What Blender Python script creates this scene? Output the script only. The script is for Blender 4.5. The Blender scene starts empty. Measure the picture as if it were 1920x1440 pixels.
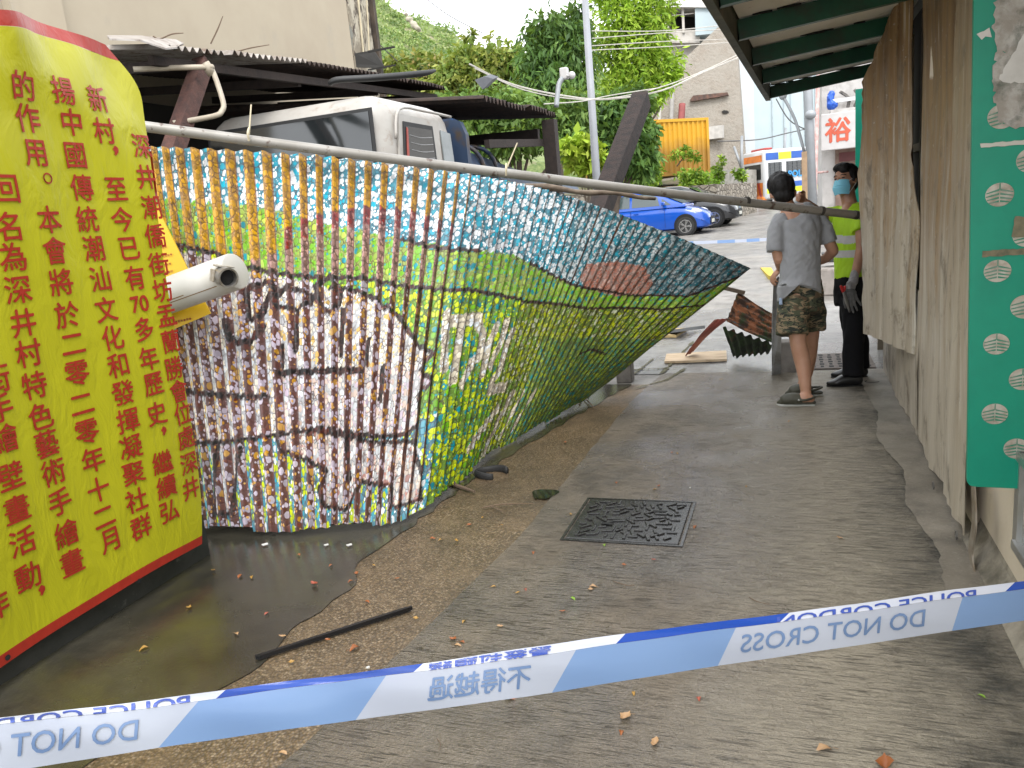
import bpy, bmesh, math, random
import numpy as np
from mathutils import Vector, Matrix, noise as mnoise
S = bpy.context.scene
COL = S.collection
rad = math.radians
PI = math.pi
rng = random.Random(7)

# ------------------------------------------------------------------ camera
FPX, CAMH, ROLL, PITCH, YAW = 1443.0, 1.55, 0.095, rad(12.2), 0.36
_f = np.array([-math.sin(YAW)*math.cos(PITCH), math.cos(YAW)*math.cos(PITCH), -math.sin(PITCH)])
_r0 = np.array([math.cos(YAW), math.sin(YAW), 0.0]); _u0 = np.cross(_r0, _f)
_R = math.cos(ROLL)*_r0 - math.sin(ROLL)*_u0
_U = math.sin(ROLL)*_r0 + math.cos(ROLL)*_u0
_C = np.array([0, 0, CAMH])
cam = bpy.data.cameras.new('camera'); camo = bpy.data.objects.new('camera', cam); COL.objects.link(camo)
camo.matrix_world = Matrix(((_R[0], _U[0], -_f[0], 0), (_R[1], _U[1], -_f[1], 0), (_R[2], _U[2], -_f[2], CAMH), (0, 0, 0, 1)))
cam.sensor_fit = 'HORIZONTAL'; cam.sensor_width = 36.0; cam.lens = FPX/1920*36.0
cam.clip_start = 0.05; cam.clip_end = 1500
S.camera = camo

def ray(x, y): return _f + _R*(x-960)/FPX - _U*(y-720)/FPX
def gp(x, y, z=0.0):
    d = ray(x, y); return Vector(_C + d*((z-CAMH)/d[2]))
def at(x, y, d): return Vector(_C + ray(x, y)*d)
def onX(x, y, X):
    d = ray(x, y); return Vector(_C + d*X/d[0])
def onY(x, y, Y):
    d = ray(x, y); return Vector(_C + d*Y/d[1])
def onplane(x, y, P, N):
    d = Vector(ray(x, y)); c = Vector(_C); return c + d*((Vector(P)-c).dot(N)/d.dot(N))

# ------------------------------------------------------------------ world and sun (bright overcast)
SUN_EL, SUN_AZ = rad(56), rad(158)      # azimuth clockwise from +Y: the sun stands behind the camera
W = bpy.data.worlds.new('World'); S.world = W; W.use_nodes = True
nt = W.node_tree; nt.nodes.clear()
sky = nt.nodes.new('ShaderNodeTexSky'); sky.sky_type = 'NISHITA'; sky.sun_disc = False
sky.sun_elevation = SUN_EL; sky.sun_rotation = SUN_AZ; sky.dust_density = 3.0
tc = nt.nodes.new('ShaderNodeTexCoord'); mp = nt.nodes.new('ShaderNodeMapping'); mp.inputs['Scale'].default_value = (1.0, 1.0, 2.2)
nz = nt.nodes.new('ShaderNodeTexNoise'); nz.inputs['Scale'].default_value = 2.2; nz.inputs['Detail'].default_value = 6; nz.inputs['Roughness'].default_value = .55
cr = nt.nodes.new('ShaderNodeValToRGB')
cr.color_ramp.elements[0].position = .36; cr.color_ramp.elements[0].color = (6.6, 6.8, 7.1, 1)
cr.color_ramp.elements[1].position = .66; cr.color_ramp.elements[1].color = (8.6, 8.75, 8.9, 1)
mx = nt.nodes.new('ShaderNodeMix'); mx.data_type = 'RGBA'; mx.inputs[0].default_value = .9
bg = nt.nodes.new('ShaderNodeBackground'); bg.inputs[1].default_value = .15
wo = nt.nodes.new('ShaderNodeOutputWorld')
L = nt.links.new
L(tc.outputs['Generated'], mp.inputs[0]); L(mp.outputs[0], nz.inputs['Vector']); L(nz.outputs[0], cr.inputs[0])
L(sky.outputs[0], mx.inputs[6]); L(cr.outputs[0], mx.inputs[7]); L(mx.outputs[2], bg.inputs[0]); L(bg.outputs[0], wo.inputs[0])
sl = bpy.data.lights.new('sun', 'SUN'); sl.energy = .9; sl.angle = rad(22); sl.color = (1, .97, .92)
so = bpy.data.objects.new('sun', sl); COL.objects.link(so)
sd = Vector((math.sin(SUN_AZ)*math.cos(SUN_EL), math.cos(SUN_AZ)*math.cos(SUN_EL), math.sin(SUN_EL)))
so.rotation_euler = sd.to_track_quat('Z', 'Y').to_euler(); so.location = sd*60
S.view_settings.view_transform = 'Standard'; S.view_settings.look = 'None'
S.view_settings.exposure = 1.32; S.view_settings.gamma = 1.0

# ------------------------------------------------------------------ material helpers
class NT:
    def __init__(s, name):
        s.m = bpy.data.materials.new(name); s.m.use_nodes = True; s.t = s.m.node_tree
        s.b = s.t.nodes['Principled BSDF']; s.out = s.t.nodes['Material Output']
    def n(s, typ, ins=None, **pr):
        k = s.t.nodes.new('ShaderNode'+typ)
        for a, v in pr.items(): setattr(k, a, v)
        for a, v in (ins or {}).items(): s.put(k.inputs[a], v)
        return k
    def put(s, sock, v):
        if isinstance(v, bpy.types.NodeSocket): s.t.links.new(v, sock)
        elif isinstance(v, bpy.types.Node): s.t.links.new(v.outputs[0], sock)
        else:
            if hasattr(sock.default_value, '__len__') and hasattr(v, '__len__') and len(sock.default_value) == 4 and len(v) == 3: v = (*v, 1)
            sock.default_value = v
    def set(s, **kw):
        for k, v in kw.items(): s.put(s.b.inputs[k.replace('_', ' ')], v)
        return s.m
    def coord(s, scale=(1, 1, 1), kind='Object', rot=(0, 0, 0)):
        c = s.n('TexCoord'); m = s.n('Mapping', {0: c.outputs[kind]}); m.inputs['Scale'].default_value = scale; m.inputs['Rotation'].default_value = rot
        return m.outputs[0]
    def noise(s, vec, scale=5, detail=4, rough=.55, dist=0):
        return s.n('TexNoise', {'Vector': vec, 'Scale': scale, 'Detail': detail, 'Roughness': rough, 'Distortion': dist}).outputs[0]
    def ramp(s, fac, stops, interp='LINEAR'):
        r = s.n('ValToRGB', {0: fac}); e = r.color_ramp; e.interpolation = interp
        while len(e.elements) < len(stops): e.elements.new(.5)
        for el, (p, c) in zip(e.elements, stops):
            el.position = p; el.color = (c, c, c, 1) if not hasattr(c, '__len__') else (*c[:3], 1)
        return r.outputs[0]
    def mix(s, fac, a, b, mode='MIX'):
        k = s.n('Mix', data_type='RGBA', blend_type=mode); k.clamp_factor = True
        s.put(k.inputs[0], fac); s.put(k.inputs[6], a); s.put(k.inputs[7], b); return k.outputs[2]
    def math(s, op, a, b=0.0, c=None):
        k = s.n('Math', operation=op); s.put(k.inputs[0], a); s.put(k.inputs[1], b)
        if c is not None: s.put(k.inputs[2], c)
        return k.outputs[0]
    def bump(s, h, strength=.3, dist=.01):
        return s.n('Bump', {'Height': h, 'Strength': strength, 'Distance': dist}).outputs[0]

def M(name, col, rough=.6, metal=0.0, c2=None, ns=4, lo=.4, hi=.65, bump=0, bs=40, bd=.005, stretch=(1, 1, 1), dirt=None, ds=1.5, dlo=.5, dhi=.7, spec=.5, rvar=0):
    """plain weathered surface: base colour broken up by noise, dirt patches with their own shape, fine bump"""
    t = NT(name); v = t.coord(stretch)
    if c2 is None: c2 = tuple(c*.78 for c in col)
    f = t.ramp(t.noise(v, ns, 5, .6), [(lo, 0), (hi, 1)])
    c = t.mix(f, col, c2)
    if dirt: c = t.mix(t.ramp(t.noise(v, ds, 6, .68, .3), [(dlo, 0), (dhi, 1)]), c, dirt)
    kw = dict(Base_Color=c, Metallic=metal, Specular_IOR_Level=spec)
    kw['Roughness'] = t.math('MULTIPLY_ADD', t.noise(v, ns*2.3, 3), rvar, rough-rvar*.5) if rvar else rough
    if bump: kw['Normal'] = t.bump(t.noise(v, bs, 4, .6), bump, bd)
    return t.set(**kw)

# ------------------------------------------------------------------ mesh helpers
def catmull(P, n=6):
    P = [Vector(p) for p in P]
    if len(P) < 3: return P
    o = []
    for i in range(len(P)-1):
        p0, p1, p2, p3 = P[max(i-1, 0)], P[i], P[i+1], P[min(i+2, len(P)-1)]
        for k in range(n):
            t = k/n; o.append(.5*((2*p1)+(-p0+p2)*t+(2*p0-5*p1+4*p2-p3)*t*t+(-p0+3*p1-3*p2+p3)*t**3))
    o.append(P[-1]); return o
def lerp_list(a, n):
    o = []
    for i in range(len(a)-1):
        for k in range(n): o.append(a[i]+(a[i+1]-a[i])*k/n)
    o.append(a[-1]); return o

class MB:
    def __init__(s): s.v = []; s.f = []; s.mi = []; s.uv = None
    def add(s, vs, fs, mi=0):
        o = len(s.v); s.v += [Vector(v) for v in vs]; s.f += [[o+i for i in f] for f in fs]; s.mi += [mi]*len(fs); return s
    def box(s, c, d, ax=None, mi=0, bev=0):
        c = Vector(c); X, Y, Z = ax if ax else (Vector((1, 0, 0)), Vector((0, 1, 0)), Vector((0, 0, 1)))
        X, Y, Z = Vector(X), Vector(Y), Vector(Z); hx, hy, hz = d[0]/2, d[1]/2, d[2]/2
        if bev <= 0:
            P = [c+X*hx*a+Y*hy*b+Z*hz*e for a in (-1, 1) for b in (-1, 1) for e in (-1, 1)]
            return s.add(P, [(0, 1, 3, 2), (4, 6, 7, 5), (0, 4, 5, 1), (2, 3, 7, 6), (0, 2, 6, 4), (1, 5, 7, 3)], mi)
        bm = bmesh.new(); bmesh.ops.create_cube(bm, size=1)
        for v in bm.verts: v.co = Vector((v.co.x*d[0], v.co.y*d[1], v.co.z*d[2]))
        bmesh.ops.bevel(bm, geom=bm.edges[:], offset=min(bev, min(d)*.45), segments=2, affect='EDGES', profile=.5)
        bm.verts.index_update()
        P = [c+X*v.co.x+Y*v.co.y+Z*v.co.z for v in bm.verts]; F = [[v.index for v in f.verts] for f in bm.faces]; bm.free()
        return s.add(P, F, mi)
    def bar(s, a, b, w, h, up=(0, 0, 1), mi=0, bev=0):
        a, b = Vector(a), Vector(b); Y = (b-a).normalized(); X = Y.cross(Vector(up)).normalized(); Z = X.cross(Y)
        return s.box((a+b)/2, (w, (b-a).length, h), (X, Y, Z), mi, bev)
    def tube(s, P, r, n=10, mi=0, cap=True, ref=None, smooth=0, dome=False):
        """r: number, list, or list of (ra, rb) with ref giving the ra direction"""
        P = [Vector(p) for p in P]; m = len(P)
        if not hasattr(r, '__len__'): r = [r]*m
        r = [q if hasattr(q, '__len__') else (q, q) for q in r]
        if smooth and m > 2:
            P2 = catmull(P, smooth); ra = lerp_list([q[0] for q in r], smooth); rb = lerp_list([q[1] for q in r], smooth); P, r = P2, list(zip(ra, rb)); m = len(P)
        if dome:
            def capd(i, sgn):
                d = (P[i]-P[i-sgn] if 0 <= i-sgn < m else P[i+sgn]-P[i]); d.normalize(); rr = min(r[i]); o = []
                for a in (.5, .85, 1.0): o.append((P[i]+d*rr*math.sin(a*PI/2), tuple(q*max(math.cos(a*PI/2), .04) for q in r[i])))
                return o
            st = capd(0, -1); en = capd(m-1, 1)
            P = [q[0] for q in reversed(st)]+P+[q[0] for q in en]; r = [q[1] for q in reversed(st)]+list(r)+[q[1] for q in en]; m = len(P)
        T = [(P[min(i+1, m-1)]-P[max(i-1, 0)]).normalized() for i in range(m)]
        R0 = Vector(ref) if ref else (Vector((0, 0, 1)) if abs(T[0].z) < .9 else Vector((1, 0, 0)))
        vs = []; A = None
        for i in range(m):
            base = R0 if (ref or A is None) else A
            A = (base-T[i]*base.dot(T[i])).normalized(); B = T[i].cross(A)
            for k in range(n):
                a = 2*PI*k/n; vs.append(P[i]+A*math.cos(a)*r[i][0]+B*math.sin(a)*r[i][1])
        fs = [(i*n+k, i*n+(k+1) % n, (i+1)*n+(k+1) % n, (i+1)*n+k) for i in range(m-1) for k in range(n)]
        if cap: fs += [tuple(range(n-1, -1, -1)), tuple((m-1)*n+k for k in range(n))]
        return s.add(vs, fs, mi)
    def ball(s, c, r, n=12, ax=None, mi=0):
        c = Vector(c); r = r if hasattr(r, '__len__') else (r, r, r)
        X, Y, Z = [Vector(a) for a in ax] if ax else (Vector((1, 0, 0)), Vector((0, 1, 0)), Vector((0, 0, 1)))
        vs = [c-Z*r[2]]
        for i in range(1, n):
            t = PI*i/n-PI/2
            for k in range(2*n):
                a = PI*k/n; vs.append(c+X*r[0]*math.cos(t)*math.cos(a)+Y*r[1]*math.cos(t)*math.sin(a)+Z*r[2]*math.sin(t))
        vs.append(c+Z*r[2]); N = 2*n
        fs = [(0, 1+(k+1) % N, 1+k) for k in range(N)]
        for i in range(n-2):
            for k in range(N): a = 1+i*N; fs.append((a+k, a+(k+1) % N, a+N+(k+1) % N, a+N+k))
        a = 1+(n-2)*N; fs += [(a+k, a+(k+1) % N, len(vs)-1) for k in range(N)]
        return s.add(vs, fs, mi)
    def prism(s, poly, ext, mi=0):
        """closed solid: polygon of 3-D points swept by vector ext"""
        n = len(poly); P = [Vector(p) for p in poly]; e = Vector(ext)
        return s.add(P+[p+e for p in P], [tuple(range(n-1, -1, -1)), tuple(range(n, 2*n))]+[(k, (k+1) % n, n+(k+1) % n, n+k) for k in range(n)], mi)
    def grid(s, fn, nu, nv, mi=0):
        return s.add([fn(i/nu, j/nv) for i in range(nu+1) for j in range(nv+1)],
                     [(i*(nv+1)+j, (i+1)*(nv+1)+j, (i+1)*(nv+1)+j+1, i*(nv+1)+j+1) for i in range(nu) for j in range(nv)], mi)
    def mesh(s, name, loc=(0, 0, 0)):
        me = bpy.data.meshes.new(name); o = Vector(loc)
        me.from_pydata([tuple(v-o) for v in s.v], [], s.f); me.update(); return me
    def build(s, name, mat, parent=None, smooth=False, loc=None, local=False, fix=True):
        """link as ONE mesh object; vertices are given in world space unless local"""
        if loc is None:
            loc = parent.location if (parent is not None and not local) else (0, 0, 0)
        off = (0, 0, 0) if local else loc
        if parent is not None and parent.parent is not None and not local: off = parent['_org']
        me = s.mesh(name, off)
        for m in (mat if isinstance(mat, (list, tuple)) else [mat]): me.materials.append(m)
        if len(set(s.mi)) > 1: me.polygons.foreach_set('material_index', s.mi)
        if fix:
            bm = bmesh.new(); bm.from_mesh(me); bmesh.ops.recalc_face_normals(bm, faces=bm.faces[:]); bm.to_mesh(me); bm.free()
        if smooth: me.polygons.foreach_set('use_smooth', [True]*len(me.polygons))
        return link(name, me, parent, loc if parent is None else (0, 0, 0), off)

def link(name, me, parent=None, loc=(0, 0, 0), org=(0, 0, 0)):
    o = bpy.data.objects.new(name, me); COL.objects.link(o); o['_org'] = tuple(org)
    if parent is not None: o.parent = parent
    else: o.location = loc
    return o
def smooth_angle(o, ang=40):
    me = o.data; me.polygons.foreach_set('use_smooth', [True]*len(me.polygons))
    try: me.set_sharp_from_angle(angle=rad(ang))
    except Exception: pass
def tag(o, label, cat, group=None, kind=None):
    if label: o['label'] = label
    if cat: o['category'] = cat
    if group: o['group'] = group
    if kind: o['kind'] = kind
    return o
def thing(name, label, cat, loc=(0, 0, 0), rz=0, group=None):
    o = bpy.data.objects.new(name, None); COL.objects.link(o); o.empty_display_size = .1
    o.location = loc; o.rotation_euler = (0, 0, rz); o['_org'] = tuple(loc); return tag(o, label, cat, group)
def single(mb, name, mat, label, cat, loc=None, group=None, smooth=False):
    if loc is None:
        c = sum(mb.v, Vector())/len(mb.v); loc = (c.x, c.y, min(v.z for v in mb.v))
    return tag(mb.build(name, mat, None, smooth, loc), label, cat, group)
def structure(mb, name, mat, smooth=False):
    o = mb.build(name, mat, None, smooth); o['kind'] = 'structure'; return o
def copy_tree(o, parent=None):
    c = o.copy(); COL.objects.link(c)
    if parent is not None: c.parent = parent
    for ch in list(o.children): copy_tree(ch, c)
    return c

def remesh(mb, voxel=.008, it=4, disp=None):
    """one continuous surface out of overlapping solids"""
    me = mb.mesh('tmp'); o = bpy.data.objects.new('tmp', me); COL.objects.link(o)
    m = o.modifiers.new('r', 'REMESH'); m.mode = 'VOXEL'; m.voxel_size = voxel
    if it: k = o.modifiers.new('s', 'SMOOTH'); k.iterations = it; k.factor = .5
    dg = bpy.context.evaluated_depsgraph_get(); dg.update()
    me2 = bpy.data.meshes.new_from_object(o.evaluated_get(dg))
    bpy.data.objects.remove(o); bpy.data.meshes.remove(me)
    out = MB()
    n = len(me2.vertices); co = np.empty(n*3); me2.vertices.foreach_get('co', co); nr = np.empty(n*3); me2.vertex_normals.foreach_get('vector', nr)
    co = co.reshape(-1, 3); nr = nr.reshape(-1, 3)
    if disp:
        for i in range(n): co[i] += nr[i]*disp(Vector(co[i]), Vector(nr[i]))
    out.v = [Vector(c) for c in co]; out.f = [list(p.vertices) for p in me2.polygons]; out.mi = [0]*len(out.f)
    bpy.data.meshes.remove(me2); return out

class GlyphPoint(tuple): lift = 0.0
def lf(g): return getattr(g, 'lift', 0.0)
def glyphs(txt, size, bold=0.0, sub=None):
    """flat letter outlines as (verts xy, faces), centred on the origin"""
    cu = bpy.data.curves.new('t', 'FONT'); cu.body = txt; cu.size = size; cu.align_x = 'CENTER'; cu.resolution_u = 3
    cu.fill_mode = 'FRONT'
    o = bpy.data.objects.new('t', cu); COL.objects.link(o)
    dg = bpy.context.evaluated_depsgraph_get(); dg.update()
    me = bpy.data.meshes.new_from_object(o.evaluated_get(dg)); bpy.data.objects.remove(o)
    if sub:
        bm = bmesh.new(); bm.from_mesh(me); bmesh.ops.triangulate(bm, faces=bm.faces[:])
        for _ in range(3):
            E = [e for e in bm.edges if e.calc_length() > sub]
            if not E: break
            bmesh.ops.subdivide_edges(bm, edges=E, cuts=1)
            bmesh.ops.triangulate(bm, faces=[f for f in bm.faces if len(f.verts) > 3])
        bm.to_mesh(me); bm.free()
    vs = [(v.co.x, v.co.y) for v in me.vertices]; fs = [list(p.vertices) for p in me.polygons]
    bpy.data.meshes.remove(me)
    if vs:
        ys = [v[1] for v in vs]; xs = [v[0] for v in vs]; cy = (min(ys)+max(ys))/2; cx = (min(xs)+max(xs))/2
        vs = [(x-cx, y-cy) for x, y in vs]
    if bold and vs:      # heavier strokes: the same outline laid down again, nudged
        V, Fc = [GlyphPoint(q) for q in vs], list(fs); n = len(vs)
        for k, (a, b) in enumerate(((1, .3), (-1, -.3), (.2, 1), (-.2, -1))):
            V += [GlyphPoint((x+a*bold, y+b*bold)) for x, y in vs]
            for g in V[-n:]: g.lift = .00025*(k+1)
            Fc += [[i+n*(k+1) for i in f] for f in fs]
        return V, Fc
    return vs, fs
# ------------------------------------------------------------------ ground and alley floor
def rise(Y): return 0.0 if Y < 13 else (Y-13)*.0335
def wet_concrete(name, dark, lite, streak, wet=.5, moss=None, lines=True, edge=None, rmin=.10, rmax=.6, film=.6):
    t = NT(name); v = t.coord(); vs = t.coord((3.5, 30, 1)); vf = t.coord((5, 90, 1))
    big = t.noise(v, .75, 5, .6, .4); mid = t.noise(v, 3.2, 6, .65); fine = t.noise(v, 90, 3, .7); ln = t.noise(vs, 2.2, 5, .7, .15); lf = t.noise(vf, 1.7, 4, .7)
    c = t.mix(t.ramp(big, [(.36, 0), (.64, 1)]), dark, lite)
    c = t.mix(t.ramp(mid, [(.42, 0), (.7, .85)]), c, tuple(q*.5 for q in dark))
    if lines: c = t.mix(t.math('MULTIPLY', t.ramp(ln, [(.5, 0), (.75, .4)]), t.ramp(big, [(.3, .3), (.7, .9)])), c, streak)
    c = t.mix(t.ramp(fine, [(.55, 0), (.8, .35)]), c, tuple(min(q*1.9, .5) for q in lite))
    dry = t.ramp(big, [(.42, 0), (.62, 1)])
    sx = t.n('SeparateXYZ', {0: v}).outputs[0]; sy = t.n('SeparateXYZ', {0: v}).outputs[1]
    if edge:   # drier, paler strip beside the right hand wall, blackened moss right at its foot
        dr = t.n('MapRange', {0: t.math('ADD', sx, t.math('MULTIPLY', t.math('SUBTRACT', mid, .5), .9)), 1: edge[0], 2: edge[1]}).outputs[0]
        c = t.mix(t.math('MULTIPLY', dr, .9), c, t.mix(t.ramp(ln, [(.4, 0), (.72, 1)]), (.37, .325, .25), (.19, .165, .125)))
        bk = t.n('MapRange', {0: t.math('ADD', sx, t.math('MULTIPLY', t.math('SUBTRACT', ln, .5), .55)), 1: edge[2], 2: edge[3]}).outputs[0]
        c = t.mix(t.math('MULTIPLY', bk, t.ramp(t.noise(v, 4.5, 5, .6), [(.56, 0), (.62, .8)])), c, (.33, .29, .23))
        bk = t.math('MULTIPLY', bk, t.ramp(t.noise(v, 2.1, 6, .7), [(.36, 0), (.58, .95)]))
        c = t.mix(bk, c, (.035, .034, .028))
        dry = t.math('MAXIMUM', dry, dr)
    if moss: c = t.mix(t.ramp(t.noise(v, 1.3, 5, .7, .6), [(.48, 0), (.66, .8)]), c, moss)
    r = t.math('MULTIPLY_ADD', dry, rmax-rmin, rmin); r = t.math('ADD', r, t.math('MULTIPLY', t.math('SUBTRACT', mid, .5), .3))
    r = t.math('MAXIMUM', r, .07)
    if lines:   # broom grooves: thin sharp furrows across the path
        g1 = t.noise(t.coord((8, 120, 1)), 1.0, 3, .65, .1); g2 = t.noise(t.coord((16, 190, 1)), 1.0, 3, .7)
        gro = t.math('MULTIPLY', t.ramp(g1, [(.36, 1), (.43, 0)]), t.ramp(t.noise(t.coord((1, 2.4, 1)), 1.6, 4, .65), [(.36, .15), (.6, 1)]))
        c = t.mix(t.math('MULTIPLY', gro, .45), c, tuple(q*.7 for q in streak))
        h = t.math('ADD', t.math('MULTIPLY', gro, -1.3), t.math('ADD', t.math('MULTIPLY', g2, .9), t.math('MULTIPLY', fine, .7)))
    else:
        h = t.math('ADD', mid, t.math('MULTIPLY', fine, .45))
    h = t.math('ADD', h, t.math('MULTIPLY', t.noise(v, 34, 4, .65), .9 if lines else .5))
    return t.set(Base_Color=c, Roughness=r, Normal=t.bump(h, wet, .010), Specular_IOR_Level=.6, Coat_Weight=t.math('MULTIPLY', t.math('SUBTRACT', 1.0, dry), film), Coat_Roughness=.08, Coat_IOR=1.55, Coat_Normal=t.bump(h, min(1, wet*.5), .008))

m_ground = wet_concrete('road_concrete', (.18, .165, .148), (.28, .26, .235), (.11, .10, .09), .35, rmin=.35, rmax=.8, film=.15)
m_path = wet_concrete('path_concrete', (.088, .066, .044), (.185, .150, .108), (.055, .045, .035), 1.0, edge=(-.50, .15, .24, .56), rmin=.12, rmax=.45, film=1.0)
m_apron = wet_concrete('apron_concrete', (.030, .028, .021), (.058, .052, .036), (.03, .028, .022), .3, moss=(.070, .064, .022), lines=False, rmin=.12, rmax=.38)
m_rough = wet_concrete('roadside_concrete', (.17, .165, .155), (.27, .26, .245), (.1, .09, .08), .4, rmin=.12, rmax=.5)
def gravel_mat():
    t = NT('exposed_aggregate'); v = t.coord()
    vo = t.n('TexVoronoi', {'Vector': v, 'Scale': 95.0, 'Randomness': 1.0}); big = t.noise(v, 1.6, 5, .6)
    sep = t.n('SeparateColor', {0: vo.outputs['Color']}).outputs[0]
    c = t.ramp(sep, [(0, (.085, .055, .030)), (.35, (.15, .098, .052)), (.65, (.20, .138, .078)), (.88, (.29, .22, .145)), (1, (.10, .07, .045))])
    c = t.mix(t.ramp(vo.outputs['Distance'], [(.25, 0), (.7, .75)]), c, (.05, .038, .022))
    c = t.mix(t.ramp(big, [(.4, .0), (.68, .75)]), c, (.048, .036, .022)); c = t.mix(t.ramp(t.noise(v, 5, 5, .7), [(.5, 0), (.7, .5)]), c, (.19, .135, .08))
    return t.set(Base_Color=c, Roughness=t.math('MULTIPLY_ADD', big, .3, .22), Normal=t.bump(t.math('SUBTRACT', 1.0, vo.outputs['Distance']), .5, .006))
m_gravel = gravel_mat()

g = MB()
ys = [-6, 0, 4, 8, 11, 13, 17, 22, 28, 34, 42, 60, 90]
for a, b in zip(ys[:-1], ys[1:]):
    g.add([(-90, a, rise(a)), (60, a, rise(a)), (60, b, rise(b)), (-90, b, rise(b))], [(0, 1, 2, 3)])
structure(g, 'ground', m_ground, True)

def wob(pts, amp, step=.12, seed=1):
    r = random.Random(seed); o = []
    for a, b in zip(pts[:-1], pts[1:]):
        a, b = Vector(a), Vector(b); n = max(1, int((b-a).length/step)); d = (b-a).normalized(); p = Vector((-d.y, d.x))
        for k in range(n): o.append(a+(b-a)*k/n+p*r.uniform(-amp, amp))
    o.append(Vector(pts[-1])); return o
def sheet(name, left, right, mat, z):
    """strip of paving between two edge lines running away from the camera"""
    def samp(l, y):
        for a, b in zip(l[:-1], l[1:]):
            if a.y <= y <= b.y: return a.x+(b.x-a.x)*(y-a.y)/max(b.y-a.y, 1e-6)
        return l[-1].x if y > l[-1].y else l[0].x
    y0 = max(min(p.y for p in left), min(p.y for p in right)); y1 = min(max(p.y for p in left), max(p.y for p in right))
    n = int((y1-y0)/.05); q = MB(); vs = []
    left = sorted(left, key=lambda p: p.y); right = sorted(right, key=lambda p: p.y)
    for i in range(n+1):
        y = y0+(y1-y0)*i/n; vs += [(samp(left, y), y, z), (samp(right, y), y, z)]
    q.add(vs, [(2*i, 2*i+1, 2*i+3, 2*i+2) for i in range(n)]); return structure(q, name, mat)
path_left = wob([(-1.52, -2), (-1.50, 1.3), (-1.40, 2.2), (-1.28, 3.3), (-1.27, 4.35), (-1.24, 5.9), (-1.15, 7.0)], .006, .1, 3)
path_right = [Vector((1.4, -2)), Vector((1.4, 7.0))]
crack = wob([(-2.25, -2), (-2.15, 1.2), (-2.02, 1.75), (-1.9, 2.05), (-1.93, 2.35), (-1.86, 2.7), (-1.98, 2.95), (-1.92, 3.3), (-1.85, 4.2), (-1.6, 5.5), (-1.35, 6.6)], .022, .09, 5)
sheet('path', path_left, path_right, m_path, .012)
sheet('gravel_strip', crack, path_left, m_gravel, .004)
sheet('wet_apron', [Vector((-6, -2)), Vector((-6, 6.6))], crack, m_apron, .008)
sheet('pavement', [Vector((-6, 7.004)), Vector((-6, 11.2))], [Vector((6, 7.004)), Vector((6, 11.2))], m_rough, .006)

# mossy expansion joints in the pavement beyond the fallen fence
m_moss = M('joint_moss', (.07, .065, .03), .9, c2=(.13, .12, .07), ns=30, bump=.6)
jm = MB()
for pts in ([(1225, 672), (1190, 700)], [(1190, 728), (1250, 712), (1285, 690)], [(1250, 690), (1180, 693)], [(1300, 640), (1240, 700)]):
    P = [gp(*p, z=.0165) for p in pts]
    for a, b in zip(P[:-1], P[1:]):
        d = (b-a).normalized(); s_ = Vector((-d.y, d.x, 0))*.035
        n = 24
        for k in range(n):
            p, q = a+(b-a)*k/n, a+(b-a)*(k+1)/n; w = rng.uniform(.1, .7)
            jm.add([p-s_*w, p+s_*w, q+s_*w, q-s_*w], [(0, 1, 2, 3)])
structure(jm, 'joint_moss', m_moss)

# ------------------------------------------------------------------ manhole cover, drain grate
m_iron = M('cast_iron', (.014, .0135, .013), .25, c2=(.03, .028, .027), ns=20, bump=.25, bs=120, spec=.6, rvar=.25)
m_gap = M('dark_gap', (.008, .008, .008), .8)
mh = thing('manhole_cover', 'square black cast iron manhole cover with raised criss-cross tread in the wet path', 'manhole cover', (-.78, 3.57, .012))
fr = MB(); cx, cy = -.78, 3.57; hw, hh = .285, .27
for a, b in (((-hw, -hh), (hw, -hh)), ((-hw, hh), (hw, hh))): fr.box((cx, cy+a[1], .013), (2*hw+.012, .012, .010))
for sx in (-1, 1): fr.box((cx+sx*hw, cy, .013), (.012, 2*hh-.0125, .0095))
fr.build('frame', m_iron, mh)
pl = MB(); pl.box((cx, cy, .0135), (2*hw-.03, 2*hh-.03, .012), bev=.004); pl.build('plate', m_iron, mh)
tr = MB(); r = random.Random(4); placed = []
for k in range(900):
    x, y = r.uniform(-hw+.045, hw-.045), r.uniform(-hh+.045, hh-.045); l = r.uniform(.05, .105); a = r.choice((0, PI/2, PI/4, -PI/4, .2, -1.2))
    if any((x-p[0])**2+(y-p[1])**2 < (.037)**2 for p in placed): continue
    placed.append((x, y)); d = (math.cos(a), math.sin(a), 0)
    x = max(-hw+.06, min(hw-.06, x)); y = max(-hh+.06, min(hh-.06, y))
    tr.box((cx+x, cy+y, .0215+rng.uniform(0, .0008)), (l*.62, .014, .009), (d, (-d[1], d[0], 0), (0, 0, 1)), bev=.002)
tr.build('tread', m_iron, mh)
for x, y in ((-.1, -.08), (.13, .1)):
    kh = MB(); kh.box((cx+x, cy+y, .0265), (.06, .022, .002), bev=.001); kh.build('key_slot', m_gap, mh)

dg_ = thing('drain_grate', 'flat iron drain grate with slots set in the pavement behind the men', 'drain grate', (.25, 7.4, .012))
q = MB(); gc = gp(1565, 676, .016)
dg_.location = (gc.x, gc.y, .01); dg_['_org'] = (gc.x, gc.y, .01)
q.box((gc.x, gc.y, .012), (.62, .66, .012)); q.build('frame', M('grate_rust', (.16, .13, .11), .7, c2=(.09, .07, .06), ns=15), dg_)
for i in range(8):
    for j in range(6): q = MB(); q.box((gc.x-.26+i*.074, gc.y-.25+j*.1, .0186), (.026+.012*((i+j) % 2), .06, .002)); q.build('slot', m_gap, dg_)
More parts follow.
